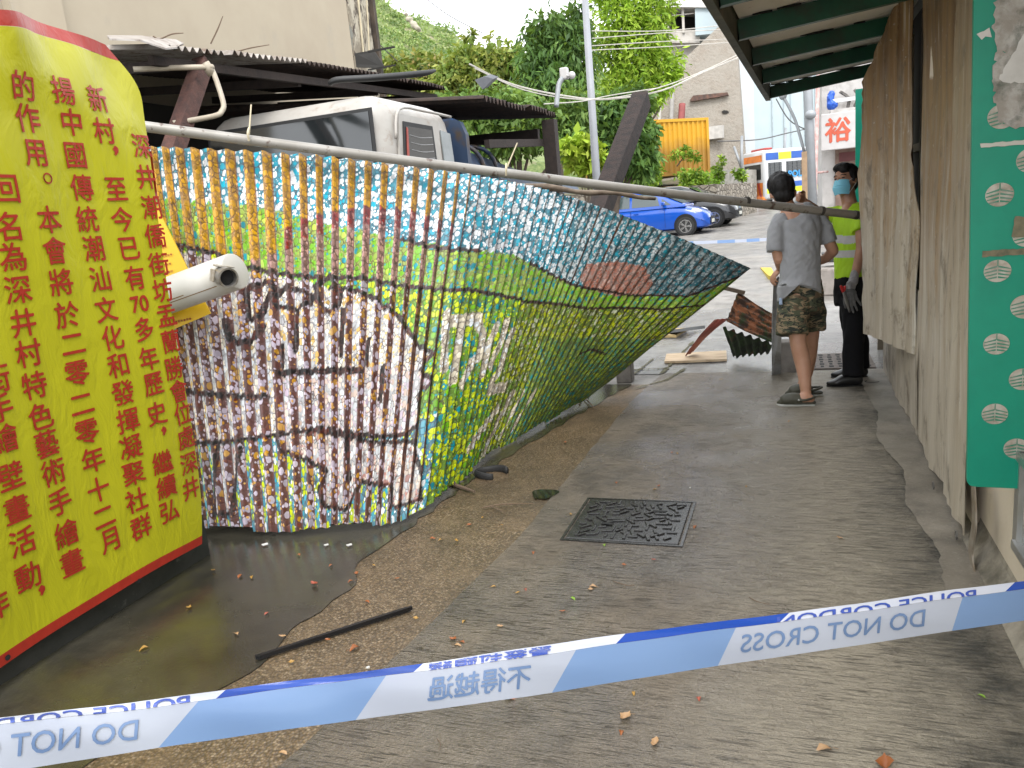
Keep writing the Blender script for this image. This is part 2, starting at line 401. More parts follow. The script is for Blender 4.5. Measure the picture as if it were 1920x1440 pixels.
# pale cement fillet along the foot of the sheets, broken at its edge
ef = wob([(.52, 3.0), (.56, 3.4), (.50, 3.9), (.55, 4.4), (.47, 5.0), (.53, 5.6), (.5, 6.3), (.55, 7.0)], .007, .05, 9)
sheet('path_edge', ef, [Vector((.9, 3.0)), Vector((.9, 7.0))], wet_concrete('edge_cement', (.16, .14, .112), (.30, .265, .215), (.10, .09, .07), .5, lines=False, rmin=.4, rmax=.8, film=.0), .017)

# stain of water and a small weed-filled hole beside the gravel
st = MB(); c = gp(1020, 926, .0145)
st.add([(c.x+.07*math.cos(a)*(1+.25*math.sin(3*a)), c.y+.09*math.sin(a)*(1+.2*math.cos(2*a)), .0145) for a in [2*PI*k/22 for k in range(22)]], [tuple(range(22))])
structure(st, 'puddle', M('puddle_water', (.018, .02, .014), .06))
# ------------------------------------------------------------------ right hand side: house wall, metal sheets, green boards, canopy
def zinc_mat(name, seed, brown):
    t = NT(name); v = t.coord((1, 1, 1)); vs = t.coord((9, 9, .5)); vs.node.inputs['Location'].default_value = (seed, 0, 0)
    vf = t.coord((46, 46, 1.0)); z = t.n('SeparateXYZ', {0: v}).outputs[2]
    st = t.noise(vs, 1.4, 6, .65, .2); sf = t.noise(vf, 1.0, 5, .7); big = t.noise(v, 2.3, 5, .6)
    base = t.mix(t.ramp(st, [(.35, 0), (.68, 1)]), (.52, .465, .385), (.40, .345, .27))
    rust = t.mix(t.ramp(st, [(.35, 0), (.65, 1)]), (.19, .095, .032), (.37, .23, .105))
    hi = t.math('ADD', z, t.math('MULTIPLY', t.math('SUBTRACT', st, .5), 2.6)); hi = t.math('ADD', hi, t.math('MULTIPLY', t.math('SUBTRACT', big, .5), 1.0))
    c = t.mix(t.n('MapRange', {0: hi, 1: .7, 2: 1.8, 3: 0.0, 4: brown}).outputs[0], base, rust)
    # pale run marks and scratches
    c = t.mix(t.math('MULTIPLY', t.ramp(sf, [(.58, 0), (.66, .8)]), t.ramp(t.noise(v, 3.1, 4), [(.38, 0), (.55, 1)])), c, (.62, .60, .55))
    c = t.mix(t.math('MULTIPLY', t.ramp(sf, [(.28, .8), (.38, 0)]), t.ramp(big, [(.35, 0), (.6, 1)])), c, (.13, .08, .045))
    spots = t.noise(t.coord((1, 1, .55)), 7, 6, .72, .3); c = t.mix(t.ramp(spots, [(.54, 0), (.66, .75)]), c, (.13, .10, .07)); c = t.mix(t.ramp(t.noise(v, 22, 4, .7), [(.64, 0), (.70, .6)]), c, (.60, .58, .53))
    return t.set(Base_Color=c, Metallic=.12, Roughness=t.math('MULTIPLY_ADD', st, .3, .32), Normal=t.bump(t.math('ADD', t.math('MULTIPLY', sf, .4), t.math('MULTIPLY', big, 2)), .2, .004))
m_zinc = [zinc_mat('zinc_sheet_%s' % w, s, b) for w, s, b in (('far', 1, .95), ('middle', 7, .95), ('near', 13, .55))]
m_plaster = M('cream_plaster', (.58, .51, .41), .8, c2=(.50, .43, .34), ns=3, dirt=(.30, .25, .19), ds=2.2, dlo=.56, dhi=.8, bump=.2, bs=60)
m_dark = M('dark_interior', (.02, .018, .015), .9)  # near-black colour stands in for unlit interiors; the tilted black board shares it
m_green = None
def green_mat():
    t = NT('green_paint'); v = t.coord(); big = t.noise(v, 5, 5, .65, .3); fine = t.noise(t.coord((1, 1, .25)), 40, 4, .7)
    c = t.mix(t.ramp(big, [(.45, 0), (.7, .6)]), (.0, .25, .16), (.0, .19, .125))
    c = t.mix(t.ramp(fine, [(.7, 0), (.78, .5)]), c, (.04, .10, .07))
    return t.set(Base_Color=c, Roughness=.42, Normal=t.bump(big, .1, .01))
m_green = green_mat()

# cream house wall with its foot, window-like notice frame on it
hw_ = thing('house_wall', 'cream plastered house wall with a flared dirty foot under the green board', 'wall', (.95, 3, 0))
q = MB(); q.prism([(.74, .4, 0), (.74, .4, 3.2), (.74, 4.6, 3.2), (.74, 4.6, 0)], (.3, 0, 0)); q.build('plaster', m_plaster, hw_)
q = MB()
pr = [(.742, .12), (.735, .09), (.70, .045), (.655, .0)]
for y0, y1 in ((.4, 2.2), (2.2, 3.0), (3.0, 3.55)):
    for (a, b), (c, d) in zip(pr[:-1], pr[1:]): q.add([(a, y0, b), (a, y1, b), (c, y1, d), (c, y0, d)], [(0, 1, 2, 3)])
q.build('foot', M('wall_foot', (.30, .27, .22), .85, c2=(.12, .105, .08), ns=6, dirt=(.06, .055, .04), ds=4, bump=.5), hw_, smooth=True)
nb = thing('notice_frame', 'aluminium notice frame with glass fixed to the cream wall below the green board', 'notice board', (.72, 2.75, .35))
q = MB(); Y0, Y1, Z0, Z1 = 2.2, 2.86, .30, .62
for a, b in (((Y0, Z0), (Y1, Z0)), ((Y0, Z1), (Y1, Z1))): q.bar((.715, a[0], a[1]), (.715, b[0], b[1]), .05, .03)
for y in (Y0, Y1): q.bar((.714, y, Z0-.015), (.714, y, Z1+.015), .049, .03, up=(1, 0, 0))
q.build('frame', M('aluminium', (.5, .5, .49), .35, .8), nb)
q = MB(); q.box((.722, (Y0+Y1)/2, (Z0+Z1)/2), (.012, Y1-Y0, Z1-Z0)); q.build('glass', M('notice_glass', (.20, .21, .2), .12, c2=(.42, .40, .35), ns=7), nb)
q = MB(); q.box((.7145, 2.78, .42), (.003, .03, .07)); q.box((.7145, 2.72, .5), (.003, .09, .06)); q.build('notice', M('notice_yellow', (.6, .5, .12), .6), nb)

# old shed body behind the sheets (near-black panel stands in for the unlit inside seen through the gap)
sb = thing('shed_interior', 'timber lattice on a near-black panel standing in for unlit interior behind the zinc sheets', 'wall', (1.2, 6, 0))
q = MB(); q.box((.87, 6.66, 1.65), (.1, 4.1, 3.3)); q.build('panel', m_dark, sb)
q = MB()
for z in (.4, .9, 1.35, 1.75): q.bar((.80, 4.7, z), (.80, 8.5, z), .03, .05)
for y in (4.9, 5.5, 6.2, 7.0, 7.9): q.bar((.77, y, 0), (.77, y, 2.5), .03, .05, up=(1, 0, 0))
q.build('lattice', M('old_timber', (.24, .2, .15), .8), sb)

def ribbed(A, B, zb, zt, ribs, amp=.012, seed=0, th=.0015, cut=None, bulge=.02):
    """hanging zinc sheet from A to B (x,y), bottom and top heights as functions of u, standing ribs"""
    A, B = Vector((*A, 0)), Vector((*B, 0)); d = (B-A); n = Vector((-d.y, d.x, 0)).normalized()
    if n.x > 0: n = -n
    nu, nv = ribs*8, 40; q = MB()
    def f(u, v, off=0):
        ph = (u*ribs) % 1.0; w = abs(ph-.5)*2
        prof = max(0, 1-abs(w-.86)/.10)*amp*1.3+.35*amp*math.sin(2*PI*u*ribs)
        z0, z1 = zb(u), zt(u); z = z0+(z1-z0)*v
        nn = mnoise.noise(Vector((u*3+seed, z*1.3, seed)))*bulge+mnoise.noise(Vector((u*14, z*6, seed+9)))*.003
        p = A+d*u+n*(prof+nn+off); return Vector((p.x, p.y, z))
    q.grid(lambda u, v: f(u, v), nu, nv); q.grid(lambda u, v: f(u, v, -th*2), nu, nv)
    return q
# far sheet: pulled out into the alley at its left edge
Pf = Vector((.69, 5.1, 0)); Nf = Vector((5.95-5.1, .69-.455, 0)).normalized()
fl = [onplane(*p, Pf, Nf) for p in ((1620, 625), (1609, 330), (1618, 156), (1650, 75), (1682, 0), (1728, -30), (1722, 300), (1716, 640), (1657, 641))]
far = MB(); ys_ = fl
def far_sheet():
    # columns between the left edge polyline and the seam
    left = [fl[0], fl[1], fl[2], fl[3], fl[4], fl[5]]
    q = MB(); nu, nv = 40, 60; zmax = fl[5].z
    def xl(z):
        for a, b in zip(left[:-1], left[1:]):
            if a.z <= z <= b.z:
                k = (z-a.z)/(b.z-a.z); return a.y+(b.y-a.y)*k+.02*mnoise.noise(Vector((z*9, 3, 1)))*(1 if z > 1.6 else .15)
        return left[0].y if z < left[0].z else left[-1].y
    dirv = Vector((.455-.69, 5.95-5.1, 0)).normalized()
    for side in (0, -.004):
        def f(u, v):
            z = fl[0].z+.0+(2.72-fl[0].z)*v; yl = xl(min(z, zmax)); ys0 = 5.1+.13*min(1, max(0, (z-1.35)/.5))+.01*math.sin(9*z); y = ys0+(max(yl, ys0+.02)-ys0)*u
            s_ = (y-5.1)/dirv.y; ph = (s_/.19) % 1; amp = .008*math.sin(2*PI*s_/.19)+max(0, 1-abs(ph-.5)/.06)*.014
            w = mnoise.noise(Vector((s_*2, z*1.2, 4)))*.02
            return Vector((.69+dirv.x*s_-Nf.x*(amp+w+side), y-Nf.y*(amp+w+side), z))
        q.grid(f, nu, nv)
    return q
single(far_sheet(), 'zinc_sheet', m_zinc[0], 'rust-brown zinc sheet with a torn slanting top edge beside the worker, clear of the ground', 'metal sheet', (.6, 5.6, .3), group='weathered zinc sheets along the path', smooth=True)
single(ribbed((.70, 5.02), (.70, 6.95), lambda u: .02+.0*u, lambda u: .9, 8, seed=2), 'zinc_sheet', m_zinc[2], 'low grey zinc sheet standing on the path under the rust-brown one', 'metal sheet', (.7, 6, .02), group='weathered zinc sheets along the path', smooth=True)
single(ribbed((.685, 3.95), (.695, 5.07), lambda u: .03+.015*math.sin(9*u)+(.05 if u < .12 else 0), lambda u: 2.75, 5, seed=5), 'zinc_sheet', m_zinc[1], 'tall zinc sheet, brown above and grey below, just right of the long dark gap', 'metal sheet', (.69, 4.5, .02), group='weathered zinc sheets along the path', smooth=True)
single(ribbed((.66, 3.42), (.672, 4.0), lambda u: .045+.03*(1-u), lambda u: 2.7, 3, seed=8), 'zinc_sheet', m_zinc[2], 'nearest grey zinc sheet ending at the big green board', 'metal sheet', (.66, 3.7, .02), group='weathered zinc sheets along the path', smooth=True)
# eyelets with wire at the foot of the sheets
for (x, y) in ((1750, 910), (1793, 1003)):
    c = onX(x, y, .645); q = MB(); q.tube([c+Vector((0, .018*math.cos(a), .018*math.sin(a))) for a in [2*PI*k/14 for k in range(15)]], .0035, 6)
    single(q, 'wire_loop', M('loop_steel', (.25, .24, .23), .4, .8) if x == 1750 else bpy.data.materials['loop_steel'], 'small steel wire loop at the bottom edge of the %s zinc sheet' % ('tall' if x == 1750 else 'nearest'), 'wire loop')
# metal strip standing below the green board
q = MB(); P = [onX(1826, 905, .655), onX(1829, 985, .655), onX(1822, 1040, .655), onX(1828, 1100, .655)]
P[-1].z = .0
P2 = catmull(P, 5); w = Vector((.0, .065, 0))
q.add([p for p in P2]+[p+w for p in P2]+[p+Vector((.006, 0, 0)) for p in P2]+[p+w+Vector((.006, 0, 0)) for p in P2],
      [(i, i+1, len(P2)+i+1, len(P2)+i) for i in range(len(P2)-1)]+[(2*len(P2)+i, 2*len(P2)+i+1, 3*len(P2)+i+1, 3*len(P2)+i) for i in range(len(P2)-1)]+
      [(i, i+1, 2*len(P2)+i+1, 2*len(P2)+i) for i in range(len(P2)-1)])
single(q, 'metal_strip', M('strip_steel', (.33, .29, .24), .5, .4, c2=(.2, .15, .1), ns=12), 'narrow bent rusty metal strip standing under the corner of the green board', 'metal strip')

# big green board with worn round emblems and torn paper
BY = 2.85
gb = thing('green_board', 'big green painted board with round silver emblems and torn posters at the right edge', 'board', (.62, BY, .5))
def onB(x, y, off=0): return onY(x, y, BY-off)
bl = onB(1813, 912); tl = onB(1827, -60)
q = MB(); X1 = .738
c0 = Vector((bl.x, 0, bl.z)); pts = []
for a in range(6):
    t = a/5*PI/2; pts.append((bl.x+.022*(1-math.sin(t)), bl.z+.022*(1-math.cos(t))))
poly = [(tl.x, tl.z)]+[p for p in reversed(pts)][::1]
poly = [(tl.x, BY, tl.z)]+[(x, BY, z) for x, z in sorted(pts, key=lambda p: -p[1])]+[(1.05, BY, bl.z-.012), (1.05, BY, tl.z)]
q.prism(poly, (0, .02, 0)); q.build('panel', m_green, gb)
m_silver = M('worn_silver', (.50, .47, .42), .45, .25, c2=(.36, .30, .24), ns=24, dirt=(.2, .17, .13), ds=9, rvar=.2)
m_gstripe = M('emblem_green', (.02, .2, .12), .5, c2=(.16, .24, .19), ns=30)
def emblem(c, r):
    d = MB(); n = 32; d.add([(c.x+r*1.08*math.cos(2*PI*k/n), BY-.0015, c.z+r*math.sin(2*PI*k/n)) for k in range(n)], [tuple(range(n))])
    o = d.build('emblem', m_silver, gb)
    s_ = MB()
    for k, (h, sl) in enumerate(((.50, .30), (.16, .26), (-.16, .22), (-.46, .18))):   # rows of roof-like strokes
        for sg in (-1, 1):
            y0, y1 = h*r, (h-sl)*r; w0 = math.sqrt(max(.01, 1-(h-sl)**2))*.96*r*1.08
            th = .085*r
            s_.add([(c.x+sg*.04*r, BY-.003, c.z+y0), (c.x+sg*w0, BY-.003, c.z+y1), (c.x+sg*w0, BY-.003, c.z+y1-th), (c.x+sg*.04*r, BY-.003, c.z+y0-2*th)], [(0, 1, 2, 3)])
    s_.add([(c.x-.05*r, BY-.003, c.z+.98*r), (c.x+.05*r, BY-.003, c.z+.98*r), (c.x+.05*r, BY-.003, c.z+.42*r), (c.x-.05*r, BY-.003, c.z+.42*r)], [(0, 1, 2, 3)])
    s_.build('stripe', m_gstripe, o)
for x, y, r in ((1865, 776, 23), (1906, 841, 23), (1868, 645, 23), (1917, 711, 24), (1870, 508, 24), (1922, 575, 26), (1874, 365, 25), (1926, 440, 26), (1879, 218, 26), (1934, 300, 27)):
    a, b = onB(x-r, y), onB(x+r, y); emblem(onB(x, y), (b.x-a.x)/2)
m_paper = M('torn_paper', (.46, .44, .42), .8, c2=(.30, .27, .24), ns=18, lo=.35, hi=.6, dirt=(.12, .13, .11), ds=14, bump=.5, bs=50)
m_paper2 = M('pale_paper', (.60, .58, .56), .7, c2=(.5, .48, .46), ns=9, bump=.4, bs=15)
m_tapeold = M('old_tape', (.19, .16, .10), .6, c2=(.1, .1, .06), ns=30)
def patch(px, name, mat, off, jag=4, seed=0):
    r = random.Random(seed); P = []
    for (x0, y0), (x1, y1) in zip(px, px[1:]+px[:1]):
        n = max(1, int(math.hypot(x1-x0, y1-y0)/7))
        for k in range(n):
            x, y = x0+(x1-x0)*k/n+r.uniform(-jag, jag), y0+(y1-y0)*k/n+r.uniform(-jag, jag); P.append(onB(x, y, off))
    q = MB(); q.add(P, [tuple(range(len(P)))]); return q.build(name, mat, gb)
patch([(1872, -20), (1960, -20), (1960, 150), (1905, 110), (1868, 90), (1862, 40)], 'poster', m_paper, .004, 5, 1)
patch([(1868, 90), (1905, 110), (1960, 150), (1960, 240), (1900, 240), (1868, 225), (1864, 160)], 'poster', m_paper, .0045, 5, 2)
patch([(1928, 50), (1965, 60), (1965, 152), (1880, 155), (1872, 148)], 'poster', m_paper2, .006, 2, 3)
patch([(1838, 270), (1965, 258), (1965, 268), (1840, 277)], 'sticky_tape', M('white_tape', (.55, .53, .48), .6), .003, 1, 4)
patch([(1842, 470), (1965, 464), (1965, 475), (1842, 482)], 'sticky_tape', m_tapeold, .0035, 1, 5)
patch([(1903, 405), (1965, 410), (1965, 446), (1897, 444)], 'sticky_tape', m_tapeold, .0045, 1, 6)
patch([(1832, 66), (1858, 52), (1860, 68), (1840, 72)], 'paint_flake', m_paper2, .003, 3, 7)

# second green board far down the path, seen edge on
q = MB(); a, b = onY(1604, 165, 8.9), onY(1607, 330, 8.9); q.box(((a.x+.8)/2, 8.9, 1.5), (.8-a.x, .02, 1.95))
single(q, 'green_board', m_green, 'green board edge standing behind the far zinc sheet above the worker', 'board')

# ---- canopy: dark green beams, pale boards between them
CZ = 2.36
m_beam = M('canopy_green', (.010, .085, .045), .45, c2=(.008, .06, .035), ns=6, dirt=(.03, .035, .025), ds=5)
m_board = M('canopy_board', (.86, .81, .73), .75, c2=(.80, .75, .66), ns=5, dirt=(.33, .26, .18), ds=6, dlo=.6, dhi=.75, bump=.15)
m_fascia = M('canopy_fascia', (.10, .10, .08), .7, c2=(.05, .06, .045), ns=8, dirt=(.16, .14, .10), ds=4)
cn = thing('canopy', 'canopy of dark green beams with pale ceiling boards over the path', 'canopy', (.2, 5.5, CZ))
e0, e1 = gp(1330, 0, CZ), gp(1440, 185, CZ)
def edgeX(Y): return e0.x+(e1.x-e0.x)*(Y-e0.y)/(e1.y-e0.y)
Yf = e1.y
def zc(X, Y): return CZ+.11*(X-edgeX(Y))        # ceiling rises towards the wall
beams = []
for (x, y) in ((1440, 185), (1423, 160), (1407, 118), (1374, 62), (1330, -30)):
    pass
BYs = [gp(x, y, CZ).y for x, y in ((1440, 185), (1425, 158), (1405, 124), (1380, 77))]; BYs += [BYs[-1]-.85*k for k in (1, 2, 3)]
for k, Y in enumerate(BYs):
    X0 = edgeX(Y)+.021; q = MB()
    q.bar((X0, Y, CZ+.05), (.72, Y+.18, CZ+.05+.11*(.72-X0)), .05, .10); q.build('beam', m_beam, cn)
    if k < 6:
        Y2 = BYs[k+1]; q = MB(); z0 = .103
        A = [(edgeX(Y)+.03, Y-.03), (.72, Y+.15), (.72, Y2+.21), (edgeX(Y2)+.03, Y2+.03)]
        q.prism([(x, y, CZ+z0+.11*(x-edgeX(y))) for x, y in A], (0, 0, .03)); q.build('ceiling_board', m_board, cn)
        for j in range(5):   # gaps and chips where the boards meet the beam
            u = rng.uniform(.02, .9); l = rng.uniform(.05, .14); x = edgeX(Y)+.05+(.6-edgeX(Y))*u
            q = MB(); q.box((x, Y-.045+.18*u, CZ+.0985+.11*(x-edgeX(Y))), (l, rng.uniform(.02, .045), .006))
            q.build('gap', m_gap, cn)
q = MB(); q.bar((edgeX(1.6)-.0, 1.6, CZ+.06), (edgeX(Yf+.04), Yf+.04, CZ+.06), .04, .15); q.build('fascia', m_fascia, cn)
q = MB(); q.prism([(edgeX(1.5)-.06, 1.5, CZ+.14), (edgeX(Yf)-.06, Yf+.1, CZ+.14), (.9, Yf+.25, CZ+.28), (.9, 1.5, CZ+.28)], (0, 0, .02)); q.build('roof', M('canopy_roof', (.3, .3, .28), .6), cn)
q = MB(); q.bar((.70, 4.75, 2.05), (.73, 4.9, 2.46), .03, .03); q.build('brace', m_board, cn)
# ------------------------------------------------------------------ mural on the fallen corrugated sheet
MU = np.array([-2.5, 0, 10.5, 20, 25, 34, 40, 48, 56])
MB_ = np.array([[-3.184, 3.093, 0.05], [-3.078, 3.106, 0.05], [-2.355, 3.196, 0.05], [-1.929, 3.503, 0.04], [-1.918, 3.946, 0.03], [-1.909, 4.595, 0.03], [-1.832, 4.928, 0.03], [-1.733, 5.464, 0.03], [-1.591, 5.985, 0.04]])
MT_ = np.array([[-3.433, 3.503, 2.124], [-3.354, 3.536, 2.117], [-2.596, 4.014, 2.002], [-1.94, 4.612, 1.845], [-1.791, 5.087, 1.786], [-1.494, 5.812, 1.626], [-1.242, 6.178, 1.474], [-0.829, 6.754, 1.211], [-0.347, 7.209, 0.908]])
def hermite(x, y, xq):
    h = np.diff(x); d = np.diff(y, axis=0)/h[:, None]; m = np.zeros_like(y); m[0] = d[0]; m[-1] = d[-1]
    for i in range(1, len(x)-1): m[i] = (d[i-1]*h[i]+d[i]*h[i-1])/(h[i]+h[i-1])
    k = np.clip(np.searchsorted(x, xq)-1, 0, len(x)-2); t = ((xq-x[k])/h[k])[:, None]; H = h[k][:, None]
    return (2*t**3-3*t**2+1)*y[k]+(t**3-2*t**2+t)*H*m[k]+(-2*t**3+3*t**2)*y[k+1]+(t**3-t**2)*H*m[k+1]
SEG, NV = 16, 230
U0, U1 = -2, 56
nu = (U1-U0)*SEG+1
us = np.linspace(U0, U1, nu); vs_ = np.linspace(0, 1, NV)
bb = hermite(MU, MB_, us); tt = hermite(MU, MT_, us)
P = bb[:, None]*(1-vs_)[None, :, None]+tt[:, None]*vs_[None, :, None]
du = np.gradient(P, axis=0); dv = np.gradient(P, axis=1); N = np.cross(du, dv); N /= np.linalg.norm(N, axis=2, keepdims=True)
# normal towards the alley
tocam = np.array([0, 0, 1.2])-P; N *= np.sign((N*tocam).sum(2).mean())
ph = us % 1.0
prof = np.interp(ph, [0, .06, .52, .66, .95, 1.0], [-1, -.96, .94, .97, -.96, -1])
phs = np.interp(ph, [0, .6, 1], [0, .5, 1]); prof = .6*prof+.4*(-np.cos(2*PI*phs))
gap = np.linalg.norm(np.gradient(P, axis=0), axis=2)*SEG       # local pitch of the ribs
amp = np.clip(gap*.17, .011, .0155)*(1-.66*np.clip((us-24)/16, 0, 1))[:, None]
rs = np.random.RandomState(3)
def sm(u, v, fu, fv, seed):
    a = 0
    r = np.random.RandomState(seed)
    for k in range(5):
        a = a+np.sin(fu*r.uniform(.5, 1.6)*u[:, None]+r.uniform(0, 6))*np.sin(fv*r.uniform(.5, 1.6)*v[None, :]+r.uniform(0, 6))
    return a/5
dent = sm(us, vs_, .35, 5, 5)*.035*np.sin(PI*vs_)[None, :]+sm(us, vs_, 1.1, 14, 6)*.006
edge = 1-.55*np.exp(-((us-56)/2.0)**2)
P = P+N*(amp*prof[:, None]*edge[:, None]+dent)[:, :, None]
# ragged ends of the sheets
P[:, 0] += np.array([0, 0, 1.0])*(.014*np.sign(np.sin(us*.62))*(np.abs(np.sin(us*.31)) > .4)+.004*prof)[:, None]
verts = P.reshape(-1, 3)
ii, jj = np.meshgrid(np.arange(nu-1), np.arange(NV-1), indexing='ij'); a = (ii*NV+jj).ravel()
faces = np.stack([a, a+NV, a+NV+1, a+1], 1)
# --- the painting: palettes per vertex in (u = rib number, v = height) ------------------------------
L1 = [(-2, .868), (-1.0, 0.866), (6.9, 0.846), (11.2, 0.805), (16.2, 0.772), (23.1, 0.745), (27.1, 0.738), (30.7, 0.698), (38.0, 0.644), (46.4, 0.651), (53, 0.72), (54.4, 0.779), (56.0, 0.93)]
L1b = [(16.2, 0.772), (18.4, 0.752), (23.1, 0.745)]
L1c = [(30, .71), (34, .67), (38.0, 0.644), (46.4, 0.651), (53, 0.72), (56, .93)]
L2 = [(-2, .77), (-0.5, 0.765), (1.8, 0.738), (4.3, 0.718), (5.8, 0.685), (7.7, 0.664), (10.1, 0.651), (13.7, 0.651), (16.8, 0.631), (22.4, 0.617), (31.1, 0.564), (41.3, 0.557), (51.5, 0.611), (56, 0.7)]
LB = [(-2, 0.765), (1.9, 0.745), (6.3, 0.691), (7.9, 0.718), (9.0, 0.772), (9.9, 0.792), (10.9, 0.805), (12.8, 0.826), (14.1, 0.839), (16.8, 0.832), (18.1, 0.819), (21.0, 0.792), (30.0, 0.738), (56, .74)]
FIG = [(-2, .76), (-.5, .74), (4.3, .70), (6.3, 0.664), (8.0, 0.655), (10.4, 0.631), (11.5, 0.617), (13.0, 0.617), (14.4, 0.597), (16.0, 0.557), (17.2, 0.503), (17.9, 0.47), (19.5, 0.436), (18.5, 0.389), (19.9, 0.356), (18.5, 0.322), (18.9, 0.248), (17.9, 0.215), (14.9, 0.221), (10.6, 0.248), (6.7, 0.235), (5.3, 0.228), (3.5, 0.221), (-2, 0.221)]
OVAL = [(37.7, 0.685), (38.0, 0.745), (41.6, 0.792), (45.4, 0.805), (47.7, 0.738), (48.0, 0.678), (44.1, 0.631), (39.1, 0.644)]
HEADL = [(6.1, 0.617), (6.7, 0.631), (7.4, 0.638), (8.0, 0.617), (7.3, 0.591), (6.9, 0.55), (6.1, 0.537)]
CURL = [(4.5, 0.537), (4.7, 0.49), (5.6, 0.477), (6.4, 0.49), (6.9, 0.523)]
CURL2 = [(7.7, 0.591), (8.6, 0.624), (9.6, 0.611), (10.4, 0.591), (9.3, 0.564), (7.9, 0.57)]
CURL3 = [(10.4, .624), (11.2, .65), (12.2, .62), (12.1, .575), (11.3, .555), (10.6, .58)]
SPOTS = [[(9.2, .56), (9.0, .456)], [(12.4, .56), (12.2, .43)], [(15.4, .403), (15.3, .315)], [(8.1, .47), (8.0, .40)], [(14.2, .48), (14.1, .41)], [(12.7, .24), (13.0, .114)]]
BROW = [(7.7, 0.396), (9.2, 0.396), (11.5, 0.396), (13.8, 0.396)]
BROW2 = [(0.5, 0.356), (4.0, 0.342), (5.8, 0.336), (6.9, 0.336)]
LEG1 = [(3.1, 0.221), (2.7, 0.168), (2.2, 0.081), (1.9, 0.034), (3.7, 0.04), (4.1, 0.121), (4.8, 0.208)]
LEG2 = [(7.4, 0.235), (7.7, 0.195), (9.3, 0.174), (11.1, 0.141), (10.5, 0.094), (10.8, 0.054), (12.8, 0.04), (13.7, 0.087), (14.1, 0.107), (16.9, 0.087), (17.0, 0.06), (17.0, 0.034), (20.2, 0.03), (19.4, .12), (18.5, 0.195), (15, .205), (10, .245)]
STROKES = [[(21.4, 0.523), (24.5, 0.517), (25.6, 0.403), (24.0, 0.362), (23.7, 0.315)], [(26.9, 0.483), (26.1, 0.329)], [(29.8, 0.456), (29.4, 0.383), (29.0, 0.309), (28.1, 0.262), (31.4, 0.248)], [(31.1, 0.02), (33.8, 0.208)], [(26.8, 0.087), (31.1, 0.168)], [(20.6, 0.544), (20.9, 0.383)], [(22.2, .49), (22.0, .34)], [(28.4, .49), (27.6, .35)], [(34.6, .06), (36, .2)], [(37, .05), (38.6, .2)]]
LIL = [(43.8, 0.336), (45.5, 0.362), (48.7, 0.329)]
GU, GV = np.meshgrid(us, vs_, indexing='ij')
jit = sm(us, vs_, 9, 60, 11)*.010
gv = GV+jit; gu = GU+sm(us, vs_, 7, 50, 12)*.12
ASP = .085/2.1
def lvl(L_): x, y = zip(*L_); return np.interp(GU, x, y)
def inside(poly):
    r = np.zeros(GU.shape, bool); n = len(poly)
    for i in range(n):
        (x0, y0), (x1, y1) = poly[i], poly[(i+1) % n]
        c = ((y0 > gv) != (y1 > gv)) & (gu < (x1-x0)*(gv-y0)/(y1-y0+1e-9)+x0); r ^= c
    return r
def near(poly, w, closed=False):
    d = np.full(GU.shape, 9.0); pts = list(poly)+([poly[0]] if closed else [])
    for (x0, y0), (x1, y1) in zip(pts[:-1], pts[1:]):
        ax, ay, bx, by = x0*ASP, y0, x1*ASP, y1; px, py = gu*ASP, gv
        t = np.clip(((px-ax)*(bx-ax)+(py-ay)*(by-ay))/((bx-ax)**2+(by-ay)**2+1e-9), 0, 1)
        d = np.minimum(d, np.hypot(px-ax-t*(bx-ax), py-ay-t*(by-ay)))
    return d < w
bw = np.interp(GU, [0, 16, 28], [.50, .54, .66])
faceA = ((GU+.02) % 1) < bw      # the flank of each rib looking back along the path
mid = (np.abs((GU % 1)-.0) < .045) | (np.abs((GU % 1)-1.0) < .045)
pal = np.zeros((3,)+GU.shape+(3,))
def paint(mask, a, b, c):
    for k, col in enumerate((a, b, c)): pal[k][mask] = col
above1 = gv > lvl(L1); above2 = gv > lvl(L2); fig = inside(FIG)
WH, CY, TEAL, YG, GR, OC, BR, RD, PK, LV, CR, BK = (.72, .76, .78), (.03, .38, .52), (.012, .27, .32), (.55, .66, .02), (.18, .42, .04), (.58, .30, .03), (.085, .025, .018), (.17, .045, .035), (.45, .25, .22), (.36, .31, .38), (.72, .66, .52), (.012, .01, .01)
tr = np.clip((GU-24)/22, 0, 1)[..., None]
paint(np.ones_like(above1), YG, GR, TEAL)
paint(above2 & ~above1, GR, (.40, .56, .10), TEAL)
paint(above1, WH, CY, WH)
low = ~above2 & (GU > 30); paint(low, (.42, .48, .03), (.17, .30, .05), (.45, .48, .35))
shaded_low = ~above2 & (GU > 36) & (gv < .42); paint(shaded_low, (.30, .38, .05), (.14, .28, .07), (.03, .22, .22))  # darker greens put the shade of the overhanging end into the paint
paint(above1 & (GU > 34), (.50, .55, .56), (.03, .26, .34), (.44, .50, .51))
paint(above1 & (GU > 46), (.30, .35, .36), (.02, .18, .23), (.24, .30, .31))  # sky palette darkened to paint in the shade at the twisted tip
paint(fig, (.80, .74, .62), WH, (.60, .42, .16))
paint(fig & (gv < .40) & (GU > 8), (.72, .58, .5), WH, (.5, .42, .5))
bot = ~fig & ~above2 & (gv < .26) & (GU < 21); paint(bot, YG, (.1, .38, .5), WH)
leg = inside(LEG1) | inside(LEG2); paint(leg, (.7, .6, .52), WH, PK)
for k, s_ in enumerate(STROKES): paint(near(s_, .020 if k < 8 else .012), CR, CR, WH)

